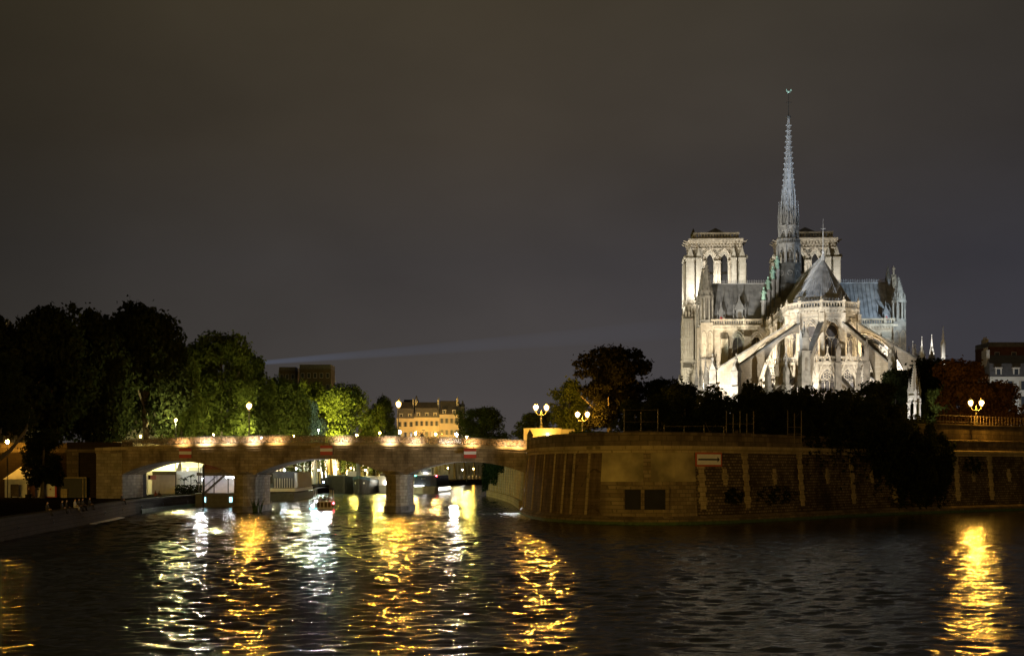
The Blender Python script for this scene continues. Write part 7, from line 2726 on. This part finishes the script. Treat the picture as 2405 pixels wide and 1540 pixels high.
MB().box(-0.05, 0.05, 0, 0.1, 0, 3.4).build('post', M['boat_white'], o)
MB().box(0.06, 1.3, 0, 0.06, 2.4, 3.1).build('panel', mat('pink_sign_paint', (0.55, 0.3, 0.38), 0.5, 0.1), o)
MB().box(0.1, 0.4, -0.01, -0.003, 2.45, 3.05).build('dark_patch', M['black'], o)

for i, (u, Y) in enumerate(((748, 388), (792, 405), (824, 418), (858, 432), (893, 448), (1052, 512), (1086, 532), (1112, 548))):
    p = at(u, 1100, Y)
    single_lamp('small lamp standing in the crowd on the far lower quay, ' + ['by the upright mast', 'second', 'third', 'fourth', 'nearest the right pier', 'left in the right arch', 'middle in the right arch', 'nearest the ivy'][i], p.x, Y, QZ - 0.03, 5.6 + (i % 3) * 0.3, 0.16, 'lamp_sodium' if i % 3 else 'lamp_white', 'low lamps on the floodlit quay')
# floodlights along the lower quay beyond the bridge (fittings added to wash the wall)
for i, s in enumerate((70, 110, 150, 166, 180, 194, 208, 222, 240, 258, 280)):
    c = UL.at(s + 20, -2.2, QZ)
    tgt = UL.at(s + 20, 0, 7.5)
    o = thing('quay_floodlight', 'floodlight on the far quay ground washing the wall, %s from the bridge' % ['first', 'second', 'third', 'fourth', 'fifth', 'sixth', 'seventh', 'eighth', 'ninth', 'tenth', 'eleventh'][i], 'floodlight', c, 0, 'floodlights along the quay wall')
    MB().box(-0.2, 0.2, -0.15, 0.15, 0, 0.25).build('housing', M['iron'], o)
    spot('beam', (0, 0, 0.5), tuple(tgt - c), 2500 if i < 2 else 6500, (1, 0.84, 0.58) if i % 3 else (1, 0.95, 0.88), 110, 0.9, 0.15, o)
spot('terrace_beam', ((470 - CU) * 232 / F_PX, 232, 6.6), (-55, 210, 4.5), 1100, (1, 0.97, 0.9), 80, 0.8, 0.3)  # added spot with no fitting, lighting the left arch and abutment
spot('terrace_beam', (-45.5, 221, 4.6), (-49.5, 207, 7.2), 1500, (1, 0.95, 0.86), 58, 0.8, 0.5)
spot('barge_beam', (-29.5, 232, 3.2), (-34.2, 208, 6.4), 2600, (1, 0.93, 0.82), 50, 0.8, 0.5)  # unseen spot added for the middle arch and its pier
spot('headlight_beam', (-10, 250, 2.5), (-13.8, 208, 6.6), 4500, (1, 0.95, 0.88), 34, 0.8, 0.5)  # free-hanging fill added for the right arch underside
spot('barge_beam', (-30.5, 344, 5), (-31.5, 362, 1.2), 1700, (1, 0.86, 0.55), 80, 0.8, 0.6)  # fill added to brighten the cream barge, with no lamp there
spot('barge_beam', (-36, 266, 6), (-35, 209, 4), 1500, (0.97, 0.97, 1), 70, 0.8, 0.3)
spot('barge_beam', (-38, 300, 6), (-30, 330, 0), 500, (1, 0.92, 0.8), 120, 0.8, 0.3)

# =================================================================== searchlight beam across the sky
bm = thing('searchlight_beam', 'faint bluish searchlight beam crossing the sky above the square rooftops', 'light beam')
A, B = at(560, 856, 1600), at(1950, 743, 950)
d = B - A
n = 14
vs, fs = [], []
q = d.to_track_quat('Z', 'Y')
for i, rr in ((0, 2.0), (1, 9.0)):
    for k in range(n):
        vs.append(q @ Vector((rr * cos(2 * pi * k / n), rr * sin(2 * pi * k / n), i * d.length)))
fs = [(k, (k + 1) % n, n + (k + 1) % n, n + k) for k in range(n)] + [tuple(range(n - 1, -1, -1)), tuple(range(n, 2 * n))]
mb = MB()
mb.add(vs, fs)
m, t, out = new_mat('lit_air')
em_ = t.nodes.new('ShaderNodeEmission')
em_.inputs['Color'].default_value = (0.34, 0.54, 1.0, 1)
co = t.nodes.new('ShaderNodeTexCoord')
sx = t.nodes.new('ShaderNodeSeparateXYZ')
t.links.new(co.outputs['Generated'], sx.inputs[0])
mr = t.nodes.new('ShaderNodeValToRGB')
mr.color_ramp.elements[0].position = 0.0
mr.color_ramp.elements[0].color = (1, 1, 1, 1)
mr.color_ramp.elements[1].position = 1.0
mr.color_ramp.elements[1].color = (0, 0, 0, 1)
e = mr.color_ramp.elements.new(0.3)
e.color = (0.24, 0.24, 0.24, 1)
e = mr.color_ramp.elements.new(0.6)
e.color = (0.08, 0.08, 0.08, 1)
t.links.new(sx.outputs['X'], mr.inputs[0])
ml = t.nodes.new('ShaderNodeMath')
ml.operation = 'MULTIPLY'
ml.inputs[1].default_value = 0.0064
t.links.new(mr.outputs[0], ml.inputs[0])
t.links.new(ml.outputs[0], em_.inputs['Strength'])
t.links.new(em_.outputs[0], out.inputs['Volume'])
bo = mb.build('beam', m, bm)
bm.location = A
tag(bm, kind='stuff')
cy.volume_step_rate = 2.0
